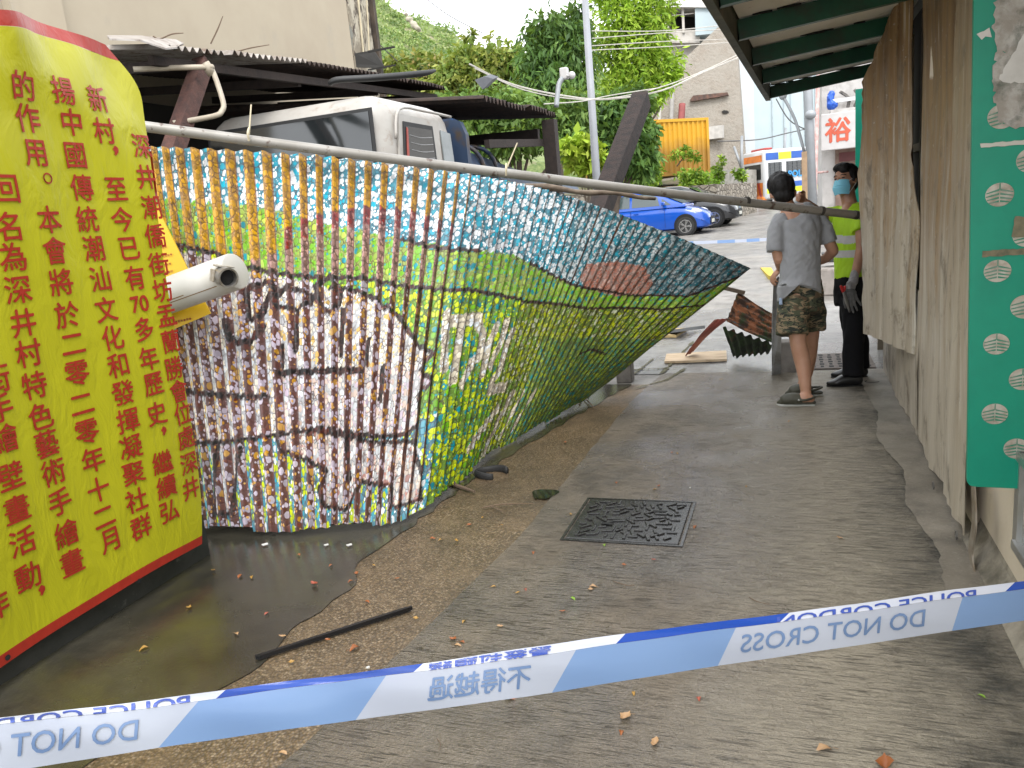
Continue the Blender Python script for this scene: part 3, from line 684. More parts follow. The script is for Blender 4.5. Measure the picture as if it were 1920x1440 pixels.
# the other flank
B = ~faceA
oc = B & (gv > lvl(LB)); paint(oc, OC, OC, (.42, .22, .02))
paint(oc & (GU > 21), (.32, .13, .03), (.20, .07, .03), OC)
paint(B & ~(gv > lvl(LB)) & above2, (.42, .25, .22), (.30, .16, .14), PK)
paint(B & (np.abs(gv-lvl(LB)) < .028) & (GU > 8) & (GU < 30), (.32, .07, .06), (.26, .05, .05), PK)
paint(B & ~above2, (.44, .38, .45), (.13, .05, .04), (.46, .25, .06))
paint(B & ~above2 & (GU > 17), (.24, .11, .06), BR, (.18, .12, .10))
paint(B & (GU > 33) & (GU < 42) & (np.floor(GU) % 3 == 0), (.22, .09, .04), (.14, .06, .035), (.2, .18, .12))
paint(B & (GU > 33) & ~((GU < 42) & (np.floor(GU) % 3 == 0)) & above1, (.30, .35, .36), (.03, .22, .28), (.2, .12, .09))
paint(B & (GU > 33) & ~((GU < 42) & (np.floor(GU) % 3 == 0)) & ~above1, (.22, .30, .05), (.10, .22, .05), (.14, .10, .05))
paint(mid & (GU < 30), RD, BR, BR)  # thin dark red shadow band painted into the rib valleys
ov = inside(OVAL); paint(ov, (.46, .22, .17), (.52, .36, .31), (.40, .15, .10))
# black contour strokes
for pl_, w, cl in ((L1b, .007, 0), (L1c, .006, 0), (L2, .0065, 0), (FIG[6:-4], .007, 0), (FIG[-9:], .006, 0), (HEADL, .008, 1), (CURL, .009, 0), (CURL2, .007, 1), (CURL3, .007, 1), (BROW, .009, 0), (BROW2, .008, 0), (LEG1, .006, 0), (LEG2, .006, 0), (LIL, .006, 0)):
    paint(near(pl_, w, cl), BK, BK, BR)
for s_ in SPOTS: paint(near(s_, .0075) & ((np.floor(GU) % 2 == 0) | faceA), BK, BK, BR)

me = bpy.data.meshes.new('mural_sheet'); loc0 = Vector((-1.95, 3.9, .03))
me.vertices.add(len(verts)); me.vertices.foreach_set('co', (verts-np.array(loc0)).ravel())
me.loops.add(faces.size); me.polygons.add(len(faces))
me.polygons.foreach_set('loop_start', np.arange(0, faces.size, 4)); me.loops.foreach_set('vertex_index', faces.ravel().astype(np.int32))
me.update(calc_edges=True); me.validate()
for k, nm in enumerate(('paint_a', 'paint_b', 'paint_c')):
    at_ = me.attributes.new(nm, 'FLOAT_COLOR', 'POINT'); col = np.ones((len(verts), 4)); col[:, :3] = pal[k].reshape(-1, 3); at_.data.foreach_set('color', col.ravel())
uvl = me.uv_layers.new(name='UVMap'); uvv = np.stack([(GU*.088).ravel(), (GV*2.1).ravel()], 1)[faces.ravel()]; uvl.data.foreach_set('uv', uvv.ravel())
me.polygons.foreach_set('use_smooth', [True]*len(me.polygons))
def mural_mat():
    t = NT('mural_paint'); uv = t.n('UVMap').outputs[0]
    m1 = t.n('Mapping', {0: uv}); m1.inputs['Scale'].default_value = (1.2, .82, 1)
    wv = t.n('MixRGB' if False else 'Mix', data_type='RGBA'); 
    dist = t.n('TexNoise', {'Vector': m1.outputs[0], 'Scale': 30.0, 'Detail': 2.0}).outputs['Color']
    vec = t.n('VectorMath', {0: m1.outputs[0], 1: t.n('VectorMath', {0: dist, 'Scale': .010}, operation='SCALE').outputs[0]}, operation='ADD').outputs[0]
    A = [t.n('Attribute', attribute_name=k).outputs['Color'] for k in ('paint_a', 'paint_b', 'paint_c')]
    def layer(scale):
        vo = t.n('TexVoronoi', {'Vector': vec, 'Scale': scale, 'Randomness': .95}); ed = t.n('TexVoronoi', {'Vector': vec, 'Scale': scale, 'Randomness': .95}, feature='DISTANCE_TO_EDGE')
        s = t.n('SeparateColor', {0: vo.outputs['Color']})
        return s.outputs[0], s.outputs[1], s.outputs[2], ed.outputs['Distance'], vo.outputs['Distance']
    r1, g1, b1, e1_, d1 = layer(35.0)
    c = t.mix(t.ramp(r1, [(.50, 0), (.51, 1)], 'CONSTANT'), A[0], A[1]); c = t.mix(t.ramp(r1, [(.80, 0), (.81, 1)], 'CONSTANT'), c, A[2])
    hs = t.n('HueSaturation', {'Color': c, 'Value': t.math('MULTIPLY_ADD', g1, .45, .55), 'Saturation': t.math('MULTIPLY_ADD', b1, .3, 1.0), 'Fac': 1.0})
    c = hs.outputs[0]
    bgc = t.mix(.5, A[1], (.05, .022, .018)); c = t.mix(t.ramp(t.math('ADD', d1, t.math('MULTIPLY', t.math('SUBTRACT', b1, .5), .25)), [(.50, 0), (.57, 1)]), c, bgc)
    # dark undercoat showing between the dabs
    c = t.mix(t.math('MULTIPLY', t.ramp(e1_, [(.01, .9), (.09, 0)]), t.ramp(t.noise(vec, 9, 3), [(.36, .1), (.6, 1)])), c, (.05, .022, .018))
    r2, g2, b2, e2, d2 = layer(56.0)
    c2 = t.mix(t.ramp(g2, [(.5, 0), (.51, 1)], 'CONSTANT'), A[2], A[0])
    over = t.math('MULTIPLY', t.ramp(r2, [(.60, 0), (.61, 1)], 'CONSTANT'), t.ramp(d2, [(.36, 1), (.42, 0)]))
    c = t.mix(over, c, c2)
    chip = t.math('MULTIPLY', t.ramp(b2, [(.86, 0), (.87, 1)], 'CONSTANT'), t.ramp(d2, [(.3, 1), (.36, 0)]))
    c = t.mix(chip, c, (.03, .02, .018))
    h = t.math('ADD', t.ramp(e1_, [(0, 0), (.14, 1)]), t.math('MULTIPLY', over, .7))
    return t.set(Base_Color=c, Roughness=.42, Normal=t.bump(h, .5, .003), Specular_IOR_Level=.45)
me.materials.append(mural_mat())
mu = link('mural_sheet', me, None, loc0)
tag(mu, 'fallen corrugated metal sheet with a dabbed paint mural, its far end twisted to a point', 'corrugated sheet')
sol = None
# rust-red timber battens nailed along the twisted far edge (back of the sheet)
m_rustw = M('rusty_batten', (.16, .05, .03), .8, c2=(.09, .035, .025), ns=14)

# ------------------------------------------------------------------ yellow banner on its low wall
BX = -2.75
m_wallc = M('shaded_wall', (.03, .03, .025), .75, c2=(.016, .018, .013), ns=5, dirt=(.16, .155, .13), ds=6, dlo=.62, dhi=.75, bump=.6, bs=25)  # dark base colour carries the shadow under the banner; pale stains are real
q = MB(); q.prism([(-2.83, -1, 0), (-2.83, 2.9, 0), (-2.83, 2.9, .22), (-2.83, -1, .22)], (-.15, 0, 0))
lw = single(q, 'low_wall', m_wallc, 'low concrete wall under the yellow banner, shadow put into its dark colour', 'wall', (-2.9, 1, 0))
def fold(y, z):   # cloth relief
    w = .028*math.sin(2.1*y+1.1*z)+.014*math.sin(5.2*y-1.9*z+1)+.008*math.sin(9*y+4*z)
    top = max(0, (z-2.1)/.35); w += top*(.05*math.sin(8*(y+.45*z))+.022*math.sin(17*(y-.3*z))+.010*abs(math.sin(13*y+9*z)))-.03*top**2
    return w*.8
yE = lambda z: 2.775+.06*z+.02*math.sin(3*z)-.16*max(0, (z-2.2)/.25)**2-.05*max(0, .35-z)      # far edge
zT = lambda y: 2.455-.018*math.sin(7*y)-.05*max(0, y-2.75)
zB = lambda y: .108+.02*(y-1.7)+.006*math.sin(6*y)
def cloth(y, z, off=0):
    return Vector((BX+fold(y, z)+off, y, z))
bn = thing('banner', 'yellow vinyl banner with red Chinese lettering and red hem hung along the low wall', 'banner', (BX, 1.6, .12))
def cl(u, v):
    y = -.6+u*3.6; z0 = zB(y); z1 = zT(y); z = z0+(z1-z0)*v
    ye = yE(z); y = -.6+u*(ye+.6); z0, z1 = zB(y), zT(y); z = z0+(z1-z0)*v
    return (y, z)
def vinyl(name, col):
    t = NT(name); v = t.coord(); n_ = t.noise(v, 2.5, 4)
    c = t.mix(n_, col, tuple(k*.9 for k in col)); bs = t.noise(t.coord((1, 1.3, .6)), 7, 4, .55, .6)
    m = t.set(Base_Color=c, Roughness=.36, Normal=t.bump(bs, .45, .025), Specular_IOR_Level=.5); return m
m_yel = vinyl('yellow_vinyl', (.40, .385, .010)); m_red = vinyl('red_vinyl', (.33, .026, .014))
q = MB()
hemv = .018
q.grid(lambda u, v: cloth(*cl(u, hemv+v*(1-2*hemv-.006))), 150, 90)
cb = q.build('cloth', m_yel, bn, smooth=True)
q = MB(); q.grid(lambda u, v: cloth(*cl(u, v*hemv)), 150, 2); q.build('hem', m_red, bn, smooth=True)
q = MB(); q.grid(lambda u, v: cloth(*cl(u, 1-hemv*1.3+v*hemv*1.3)), 150, 2); q.build('hem', m_red, bn, smooth=True)
# the far edge rolls back round the post
q = MB(); q.grid(lambda u, v: (lambda z: cloth(yE(z), z)+Vector((-.10*math.sin(u*2.2), .035*u*(1-.4*u)*2, 0)))(2.44-v*.62), 8, 24); q.build('side_hem', m_yel, bn, smooth=True)
q = MB(); q.grid(lambda u, v: (lambda z: cloth(yE(z), z)+Vector((-.10*math.sin((1+.25*u)*2.2), .035*(1-.4)*2+.012*u, 0)))(2.0-v*.22), 4, 8); q.build('side_hem', m_red, bn, smooth=True)
q = MB()
for (x, y) in ((264, 1090), (22, 1234)):
    c = onX(x, y, BX); c = cloth(c.y, c.z, .004); q.add([c+Vector((0, .011*math.cos(a), .011*math.sin(a))) for a in [2*PI*k/12 for k in range(12)]], [tuple(range(12))])
q.build('eyelet', m_gap, bn)
COLS = [  # characters and where they stand on the cloth (photo pixels projected onto the banner's plane)
 ('深井潮僑街坊盂蘭勝會位處深井', [(258, 275), (265, 333), (274, 390), (282, 443), (289, 496), (297, 545), (305, 592), (313, 640), (319, 690), (328, 733), (335, 775), (341, 820), (347, 868), (352, 915)]),
 ('新村，至今已有', [(178, 186), (189, 246), (211, 284), (213, 355), (225, 412), (239, 466), (249, 521)]),
 ('多年歷史，繼續弘', [(266, 617), (274, 672), (282, 720), (288, 775), (301, 808), (300, 866), (309, 912), (316, 958)]),
 ('揚中國傳統潮汕文化和發揮凝聚社群', [(110, 171), (129, 230), (138, 292), (151, 352), (162, 411), (174, 466), (186, 523), (197, 580), (209, 633), (219, 685), (229, 736), (239, 788), (246, 838), (253, 888), (259, 938), (268, 988)]),
 ('的作用。本會將於二零二零年十二月', [(32, 163), (45, 223), (60, 288), (85, 335), (88, 412), (100, 470), (113, 529), (126, 590), (139, 645), (149, 700), (160, 758), (171, 810), (183, 862), (193, 918), (203, 970), (212, 1014)]),
 ('回名為深井村特色藝術手繪畫', [(4, 355), (10, 425), (21, 482), (34, 543), (47, 605), (59, 662), (72, 722), (85, 780), (97, 832), (109, 885), (121, 941), (133, 1000), (143, 1054)]),
 ('街手繪壁畫活動，', [(-2, 710), (5, 765), (14, 822), (25, 892), (38, 954), (50, 1016), (62, 1082), (89, 1108)]),
 ('作', [(0, 1138)])]
def put_text(txt, c, size, bold, q, off=.0035, mirror=False):
    vs, fs = glyphs(txt, size, bold, .02)
    q.add([cloth(c.y+g[0], c.z+g[1], off+lf(g)*2) for g in vs], fs)
q = MB()
for txt, px in COLS:
    pp = [onX(x, y, BX) for x, y in px]
    for k, ch in enumerate(txt):
        a, b = pp[max(0, k-1)], pp[min(len(pp)-1, k+1)]; sp = abs(a.z-b.z)/max(1, min(len(pp)-1, k+1)-max(0, k-1)) if len(pp) > 1 else .13
        size = .148 if ch not in '，。' else .10
        if ch == '。': vs, fs = glyphs('○', .055, .001, .02); q.add([cloth(pp[k].y+x, pp[k].z+y, .0035) for x, y in vs], fs); continue
        if ch == '，': vs, fs = glyphs(',', .13, .006, .02); q.add([cloth(pp[k].y+x, pp[k].z+y, .0035) for x, y in vs], fs); continue
        put_text(ch, pp[k], .113, .0017, q)
c = onX(258, 570, BX); put_text('70', c, .10, .0025, q)
q.build('lettering', m_red, bn, fix=False)

# yellow board with faint small print and the white cylinder in front of the mural's left end
m_yb = M('yellow_board', (.62, .38, .006), .5, c2=(.56, .34, .006), ns=3)
q = MB(); Pn = [at(x, y, 4.10) for x, y in ((262, 372), (290, 380), (356, 512), (395, 588), (315, 622), (262, 640))]
yb = thing('yellow_placard', 'orange-yellow cut board sticking out behind the banner and the white cylinder', 'placard', Pn[4])
q.prism(Pn, Vector((-.02, .04, 0))*.3); q.build('board', m_yb, yb)
q = MB()
v1, v2 = (Pn[2]-Pn[1]).normalized(), Vector(_f)*-1
for (x, y, w) in ((300, 465, 16), (300, 482, 26), (303, 498, 20), (306, 512, 24), (320, 606, 40)):
    for k in range(int(w/5)):
        c = at(x+k*5.2, y-k*1.2, 4.094); vs, fs = glyphs(rng.choice('街坊會村井年'), .013, .0004); R3, U3 = Vector(_R), Vector(_U); q.add([c+R3*a+U3*b for a, b in vs], fs)
q.build('small_print', m_red, yb, fix=False)
A, Bq = at(300, 560, 3.98), at(443, 508, 3.78)
ax = (Bq-A).normalized(); rC = .091
cyl = thing('white_cylinder', 'scuffed white cylinder with a short metal outlet poking out from behind the banner', 'cylinder', A)
m_wcyl = M('white_enamel', (.50, .48, .44), .35, c2=(.44, .42, .37), ns=3, dirt=(.30, .24, .16), ds=12, dlo=.63, dhi=.72, rvar=.2)
q = MB(); q.tube([A-ax*.25, A, Bq-ax*.012, Bq-ax*.003, Bq], [rC, rC, rC, rC*.97, rC*.86], 40); o = q.build('shell', m_wcyl, cyl); smooth_angle(o)
oc_ = at(425, 520, 3.67); od = (Vector(_C)-oc_); od = (od.normalized()*.75+Vector((.55, -.1, -.15))).normalized()
q = MB()
n = 28; r0, r1 = .047, .039; base = oc_-od*.06; tip = oc_+od*.03
q.tube([base, tip], r0, n, cap=False); q.tube([tip, base], r1, n, cap=False)
A1 = Vector((0, 0, 1)); A1 = (A1-od*A1.dot(od)).normalized(); B1 = od.cross(A1)
q.add([tip+(A1*math.cos(2*PI*k/n)+B1*math.sin(2*PI*k/n))*rr for rr in (r1, r0) for k in range(n)], [(k, (k+1) % n, n+(k+1) % n, n+k) for k in range(n)])
o = q.build('outlet', M('outlet_steel', (.34, .33, .31), .35, .7, c2=(.2, .18, .15), ns=20), cyl, fix=False); smooth_angle(o)
q = MB(); q.tube([base+od*.045, base+od*.047], r1, n); q.build('bore', m_gap, cyl)
q = MB(); U3 = (Vector(_U)-od*Vector(_U).dot(od)).normalized(); R3 = od.cross(U3)
for sg in (-1, 1): q.box(base+od*.005+R3*sg*.05, (.010, .05, .06), (R3, od, U3), bev=.003)
q.box(base+od*.005+U3*.048, (.09, .05, .008), (R3, od, U3), bev=.003)
q.build('bracket', M('bracket_steel', (.30, .26, .2), .5, .5, c2=(.42, .4, .36), ns=25), cyl)
q = MB(); Zc = ax.cross(Vector(_f)).normalized(); 
for k, (t0, t1, hgt) in enumerate(((.15, .55, -.046), (.2, .95, -.058))):
    pts = []
    for j in range(9):
        p = A+(Bq-A)*(t0+(t1-t0)*j/8-.1); d = (-Vector(_f)*math.sqrt(1-(hgt/rC)**2)+Vector(_U)*(hgt/rC)); d = (d-ax*d.dot(ax)).normalized(); pts.append((p, d))
    for (p, d), (p2, d2) in zip(pts[:-1], pts[1:]):
        w = ax.cross(d)*.0025
        q.add([p+d*(rC+.0008)-w, p+d*(rC+.0008)+w, p2+d2*(rC+.0008)+w, p2+d2*(rC+.0008)-w], [(0, 1, 2, 3)])
q.build('scuff', M('scuff_brown', (.22, .13, .05), .8), cyl)

# ------------------------------------------------------------------ long poles over the fallen sheet
def pole_mat():
    t = NT('scaffold_pole'); v = t.coord(); b = t.noise(v, 3, 5, .65); s_ = t.noise(v, 13, 4, .6)
    c = t.mix(t.ramp(b, [(.35, 0), (.7, 1)]), (.30, .285, .26), (.19, .175, .15)); c = t.mix(t.ramp(s_, [(.60, 0), (.66, .85)]), c, (.075, .04, .028))
    return t.set(Base_Color=c, Roughness=.45, Metallic=.25, Normal=t.bump(s_, .15, .004))
A, Bp = at(225, 231, 4.08), at(1620, 405, 5.45)
q = MB(); n = 24; q.tube([A+(Bp-A)*k/n+Vector((0, 0, -.012*math.sin(PI*k/n))) for k in range(n+1)], .0285, 16)
sp_ = thing('scaffold_pole', 'long grey steel pole with rust spots lying across above the fallen mural', 'pole', A)
o = q.build('tube', pole_mat(), sp_); smooth_angle(o, 50)
q = MB()
for t_ in (.80, .925, .985): c = A+(Bp-A)*t_; d = (Bp-A).normalized(); q.tube([c-d*.012, c+d*.012], .0315, 14)
q.build('collar', M('collar_dark', (.05, .045, .04), .6), sp_)
m_straw = M('straw', (.55, .48, .33), .8)
for (x0, y0, x1, y1, d, lab) in ((467, 252, 471, 196, 4.25, 'upright pale tie strip knotted on the steel pole in front of the truck windscreen'), (949, 318, 970, 268, 4.6, 'bent pale tie strip sticking up from the middle of the steel pole')):
    a, b = at(x0, y0, d-.03), at(x1, y1, d-.02); q = MB()
    q.tube([a, a+(b-a)*.3, b], [.005, .0045, .004], 6)
    q.tube([a+Vector(_U)*.035, a-Vector(_f)*.02, a-Vector(_U)*.035], .006, 6, smooth=4)
    single(q, 'tie_strip', m_straw, lab, 'tie')
m_oldwood = M('weathered_timber', (.20, .155, .115), .85, c2=(.11, .08, .055), ns=3, stretch=(5, 1, 5), bump=.5, bs=30)
A, Bp = at(842, 336, 5.15), at(1228, 371, 6.1); q = MB()
q.tube([A+(Bp-A)*k/14+Vector((0, 0, .01*math.sin(k*1.3))) for k in range(15)], [(.026-.0008*k)+.003*math.sin(k*2.2) for k in range(15)], 12)
o = single(q, 'timber_pole', m_oldwood, 'rough brown timber pole lying along the top edge of the mural under the steel pole', 'pole', smooth=True)

# leaning rusty steel beam with a roof post beyond
def rusty(name, a=(.030, .016, .012), b=(.012, .008, .007)): return M(name, a, .85, c2=b, ns=14, bump=.8, bs=70, bd=.01)
m_rbeam = rusty('rusty_beam', (.026, .015, .012), (.010, .007, .006))
A, Bp = at(1118, 412, 7.25), at(1203, 186, 8.3); ax = (Bp-A).normalized()
sd_ = ax.cross(Vector(_f)).normalized(); fr_ = sd_.cross(ax)
lb = thing('steel_beam', 'thick rusty brown steel beam leaning up behind the fallen mural', 'beam', A)
q = MB(); rot = sd_*math.cos(.55)+fr_*math.sin(.55); rot2 = ax.cross(rot)
Lb = (Bp-A).length; c = (A+Bp)/2
for sg in (-1, 1): q.box(c+rot2*sg*.085, (.17, Lb, .016), (rot, ax, rot2))
q.box(c, (.014, Lb, .154), (rot, ax, rot2)); q.box(c+rot*.078, (.012, Lb, .154), (rot, ax, rot2)); q.box(c-rot*.078, (.012, Lb, .154), (rot, ax, rot2))
q.build('section', m_rbeam, lb)
q = MB(); q.box(A+ax*.0+Vector((0, 0, -.1)), (.22, .22, .02)); q.build('base_plate', m_rbeam, lb)
# beam stands on a stump out of sight
q = MB(); q.tube([Vector((A.x, A.y, 0)), A+Vector((0, 0, -.11))], .05, 10); q.build('stub', m_rbeam, lb)
# ------------------------------------------------------------------ lean-to shed with corrugated roof, truck inside
m_tin = rusty('rusty_tin', (.045, .028, .021), (.02, .015, .013))
m_tin2 = M('pale_tin', (.40, .37, .34), .55, c2=(.22, .19, .165), ns=5, dirt=(.12, .07, .045), ds=8, metal=.2)
m_sdark = rusty('shed_steel', (.028, .018, .014), (.015, .010, .008))
def roof_sheet(y0, y1, z0, z1, xe, xb, zb, amp=.02, per=.085, jag=.05, seed=0):
    q = MB(); n = int((y1-y0)/per*8); r = random.Random(seed)
    js = [r.uniform(-jag, jag) for _ in range(int((y1-y0)/.75)+2)]
    def f(u, v, off=0):
        y = y0+(y1-y0)*u; zz = z0+(z1-z0)*u; e = xe+js[int((y-y0)/.75)]
        x = e+(xb-e)*v; return Vector((x, y, zz+(zb)*v+amp*math.sin(2*PI*y/per)-off+.012*mnoise.noise(Vector((y*1.5, x, seed)))))
    q.grid(lambda u, v: f(u, v), n, 6); q.grid(lambda u, v: f(u, v, .004), n, 6); return q
sh = thing('lean_to_shed', 'dark rusty lean-to shed with corrugated tin roof over the white truck', 'shed', (-5, 7, 0))
o = roof_sheet(5.0, 6.9, 3.05, 3.205, -4.42, -7.2, .35, seed=1).build('roof_sheet', m_tin2, sh, smooth=True)
o = roof_sheet(6.85, 8.4, 3.195, 3.285, -4.45, -7.2, .35, seed=2).build('roof_sheet', m_tin, sh, smooth=True)
o = roof_sheet(8.35, 10.2, 3.27, 3.34, -4.38, -7.2, .35, seed=3, amp=.024).build('roof_sheet', m_tin, sh, smooth=True)
o = roof_sheet(8.05, 10.9, 2.80, 2.88, -2.98, -7.0, .4, seed=4, jag=.12, amp=.034, per=.115).build('roof_sheet', m_tin, sh, smooth=True)
q = MB()      # bent flashing at the near end of the roof
Pa = [at(205, 72, 5.3), at(262, 74, 5.4), at(310, 90, 5.6), at(332, 88, 5.8)]
Pb = [at(200, 66, 6.6), at(260, 66, 6.6), at(330, 74, 6.7), at(345, 80, 6.8)]
q.add([p for p in Pa]+[p for p in Pb]+[p-Vector((0, 0, .012)) for p in Pa]+[p-Vector((0, 0, .012)) for p in Pb], [(k, k+1, k+5, k+4) for k in range(3)]+[(8+k, 9+k, 13+k, 12+k) for k in range(3)]+[(k, k+1, 9+k, 8+k) for k in range(3)])
q.build('flashing', m_tin2, sh)
q = MB(); q.bar((-4.55, 5.0, 2.96), (-4.55, 10.2, 3.24), .05, .07); q.build('eave_beam', m_sdark, sh)
q = MB(); q.bar((-3.25, 10.6, 2.62), (-7, 10.6, 2.75), .09, .14); q.build('end_beam', m_sdark, sh)
q = MB(); q.bar((-3.15, 8.3, 2.36), (-3.1, 10.7, 2.50), .06, .09); q.build('rail', m_sdark, sh)
for y in (5.2, 7.0, 8.6, 10.0):
    q = MB(); q.bar((-4.58, y, 2.94+.055*(y-5)), (-6.95, y, 3.16+.055*(y-5)), .05, .08); q.build('rafter', m_sdark, sh)
for a, b in ((at(1030, 225, 10.2), None),):
    q = MB(); q.bar((a.x, a.y, 0), (a.x, a.y, a.z), .17, .17, up=(1, 0, 0)); q.build('post', m_sdark, sh)
q = MB(); q.bar((-6.6, 4.3, 0), (-6.6, 4.3, 3.1), .12, .12, up=(1, 0, 0)); q.build('post', m_sdark, sh)
# slanting red-brown post near the banner
q = MB(); a, b = at(318, 300, 5.75), at(376, 130, 6.3); d = b-a; a = a-d*(a.z/d.z); q.bar(a, a+d*1.0*((3.02-0)/d.z), .12, .12, up=(1, 0, 0)); q.build('post', rusty('red_post', (.10, .045, .034), (.06, .03, .025)), sh)
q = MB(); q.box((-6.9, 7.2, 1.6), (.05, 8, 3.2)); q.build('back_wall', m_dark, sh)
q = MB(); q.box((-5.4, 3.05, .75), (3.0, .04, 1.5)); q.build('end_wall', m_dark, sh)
# pale bent pipe under the roof
q = MB(); pp = [at(250, 130, 5.9), at(384, 126, 6.1), at(398, 132, 6.15), at(418, 190, 6.12), at(416, 208, 6.1), at(400, 218, 6.05), at(325, 231, 5.9)]
q.tube(pp, .021, 10, smooth=5); q.tube([at(384, 118, 6.1), at(398, 140, 6.16)], .036, 10)
single(q, 'bent_pipe', M('cream_pipe', (.40, .35, .27), .5, c2=(.32, .27, .2), ns=9), 'cream pipe bent into a hook hanging under the shed roof', 'pipe', smooth=True)
# bits of debris on the roof: dead twigs, dark rubber hose, tilted black sheet
m_twig = M('dead_twig', (.13, .09, .06), .9)
for pts, d, lab in (([(287, 68), (300, 73), (322, 64), (344, 62)], 6.3, 'curled dead twig lying at the near end of the shed roof'), ([(395, 82), (408, 55), (418, 30)], 6.6, 'thin dead stalk sticking up from the shed roof against the tan wall'), ([(440, 98), (470, 90), (505, 84)], 7.0, 'low dead twig sprawling on the shed roof')):
    q = MB(); q.tube([at(x, y, d) for x, y in pts], [.006]*(len(pts)-1)+[.003], 6, smooth=4); single(q, 'twig', m_twig, lab, 'twig')
q = MB(); q.tube([at(618, 158, 6.75), at(632, 150, 6.72), at(700, 146, 6.75), at(790, 138, 6.9), at(816, 132, 7.0)], [.02, .028, .03, .028, .012], 10, smooth=4)
single(q, 'rubber_hose', M('black_rubber', (.018, .018, .018), .5), 'black rubber hose lying across the truck cab roof', 'hose', smooth=True)
q = MB(); Pq = [at(665, 100, 10.2), at(700, 94, 10.5), at(722, 128, 10.5), at(668, 126, 10.2)]; q.prism(Pq, (0, .03, .0)); q.bar(at(690, 97, 10.3), at(740, 88, 10.4), .025, .025); q.bar(at(690, 131, 10.3), at(742, 122, 10.4), .02, .02)
single(q, 'tilted_board', m_dark, 'black tilted board with two sticks poking out on the shed roof by the tan building', 'board')
q = MB(); Pq = [at(890, 150, 9), at(910, 143, 9.2), at(925, 148, 9.4), at(905, 168, 9.2)]; q.prism(Pq, (0, .2, .05))
single(q, 'roof_scrap', M('scrap_grey', (.12, .125, .14), .5), 'dark grey folded scrap piece lying on the far shed roof', 'scrap')

# ------------------------------------------------------------------ truck
m_cab = M('truck_white', (.40, .38, .345), .4, c2=(.34, .31, .275), ns=4, dirt=(.26, .20, .15), ds=7, dlo=.58, dhi=.74, rvar=.25)
m_glass = None
def glass_mat(name, col, rough=.06):
    t = NT(name); v = t.coord(); n_ = t.noise(v, 4, 3)
    return t.set(Base_Color=col, Roughness=t.math('MULTIPLY_ADD', n_, .1, rough-.03), Specular_IOR_Level=.9)
m_glass = glass_mat('dark_glass', (.014, .017, .018))
m_rub = M('rubber', (.02, .02, .02), .7)
m_blue = M('truck_blue', (.016, .035, .075), .45, c2=(.05, .035, .025), ns=4, lo=.46, hi=.6, dirt=(.02, .09, .25), ds=3, dlo=.6, dhi=.7)
tk = thing('truck', 'old white truck with dark windscreen and blue tipper body parked under the shed', 'truck', (-4.25, 7.5, 0))
XR, XL, YF, YB, ZB, ZT = -3.28, -5.25, 6.12, 7.75, .75, 2.72
bm = bmesh.new(); bmesh.ops.create_cube(bm, size=1); bmesh.ops.bevel(bm, geom=bm.edges[:], offset=.13, segments=5, affect='EDGES', profile=.5)
for v in bm.verts:
    x, y, z = v.co; t_ = z+.5
    v.co = Vector(((XR+XL)/2+x*(XR-XL)*(1-.06*max(0, t_-.55)), (YF+YB)/2+y*(YB-YF)+(.20*max(0, t_-.45) if y < 0 else 0), ZB+t_*(ZT-ZB)))
bm.verts.index_update(); q = MB(); q.add([v.co.copy() for v in bm.verts], [[v.index for v in f.verts] for f in bm.faces]); bm.free()
o = q.build('cab', m_cab, tk); smooth_angle(o, 60)
def cabside(y, z): return XR-.06*max(0, (z-ZB)/(ZT-ZB)-.55)*(XR-XL)/2+.0
def front(x, z): return YF+.20*max(0, (z-ZB)/(ZT-ZB)-.45)*(YB-YF)/(YB-YF)
def panel(poly, out, name, mat, parent, th=.012):
    q = MB(); q.prism([Vector(p) for p in poly], Vector(out)*th); return q.build(name, mat, parent)
# windscreen with seal
zb, zt = 1.82, 2.55; xl, xr = XL+.12, XR-.10
fy = lambda z: front(0, z)-.004
panel([(xl-.03, fy(zb-.03), zb-.03), (xr+.03, fy(zb-.03), zb-.03), (xr+.0, fy(zt+.03), zt+.03), (xl, fy(zt+.03), zt+.03)], (0, -1, 0), 'seal', m_rub, tk, .014)
panel([(xl, fy(zb)-.015, zb), (xr, fy(zb)-.015, zb), (xr-.03, fy(zt)-.015, zt), (xl+.03, fy(zt)-.015, zt)], (0, -1, 0), 'windscreen', m_glass, tk, .006)
# door with window, quarter window, gutter
cs = lambda z: cabside(0, z)+.002
dr = panel([(cs(.95), YF+.17, .95), (cs(.95), YF+1.18, .95), (cs(2.54), YF+1.22, 2.54), (cs(2.54), YF+.38, 2.54), (cs(1.8), YF+.2, 1.8)], (1, 0, 0), 'door', m_cab, tk, .018)
def sp(y, z, o): return (cs(z)+o, y, z)
wn = panel([sp(YF+.30, 1.92, .018), sp(YF+1.06, 1.92, .018), sp(YF+1.06, 2.48, .018), sp(YF+.44, 2.48, .018)], (1, 0, 0), 'window', m_rub, dr, .008)
panel([sp(YF+.34, 1.96, .026), sp(YF+1.02, 1.96, .026), sp(YF+1.02, 2.44, .026), sp(YF+.47, 2.44, .026)], (1, 0, 0), 'pane', m_glass, dr, .004)
q = MB()
for k in range(6):
    z = 2.04+.065*k; q.tube([Vector(sp(YF+.52, z, .032)), Vector(sp(YF+.75, z-.012, .032)), Vector(sp(YF+1.0, z+.006, .032))], .0035, 5, smooth=3)
q.build('window_wire', M('wire_grey', (.35, .35, .35), .5), dr)
panel([sp(YF+.36, 1.98, .031), sp(YF+.41, 1.98, .031), sp(YF+.50, 2.42, .031), sp(YF+.475, 2.43, .031)], (1, 0, 0), 'red_strip', M('red_strip', (.35, .05, .03), .5), dr, .004)
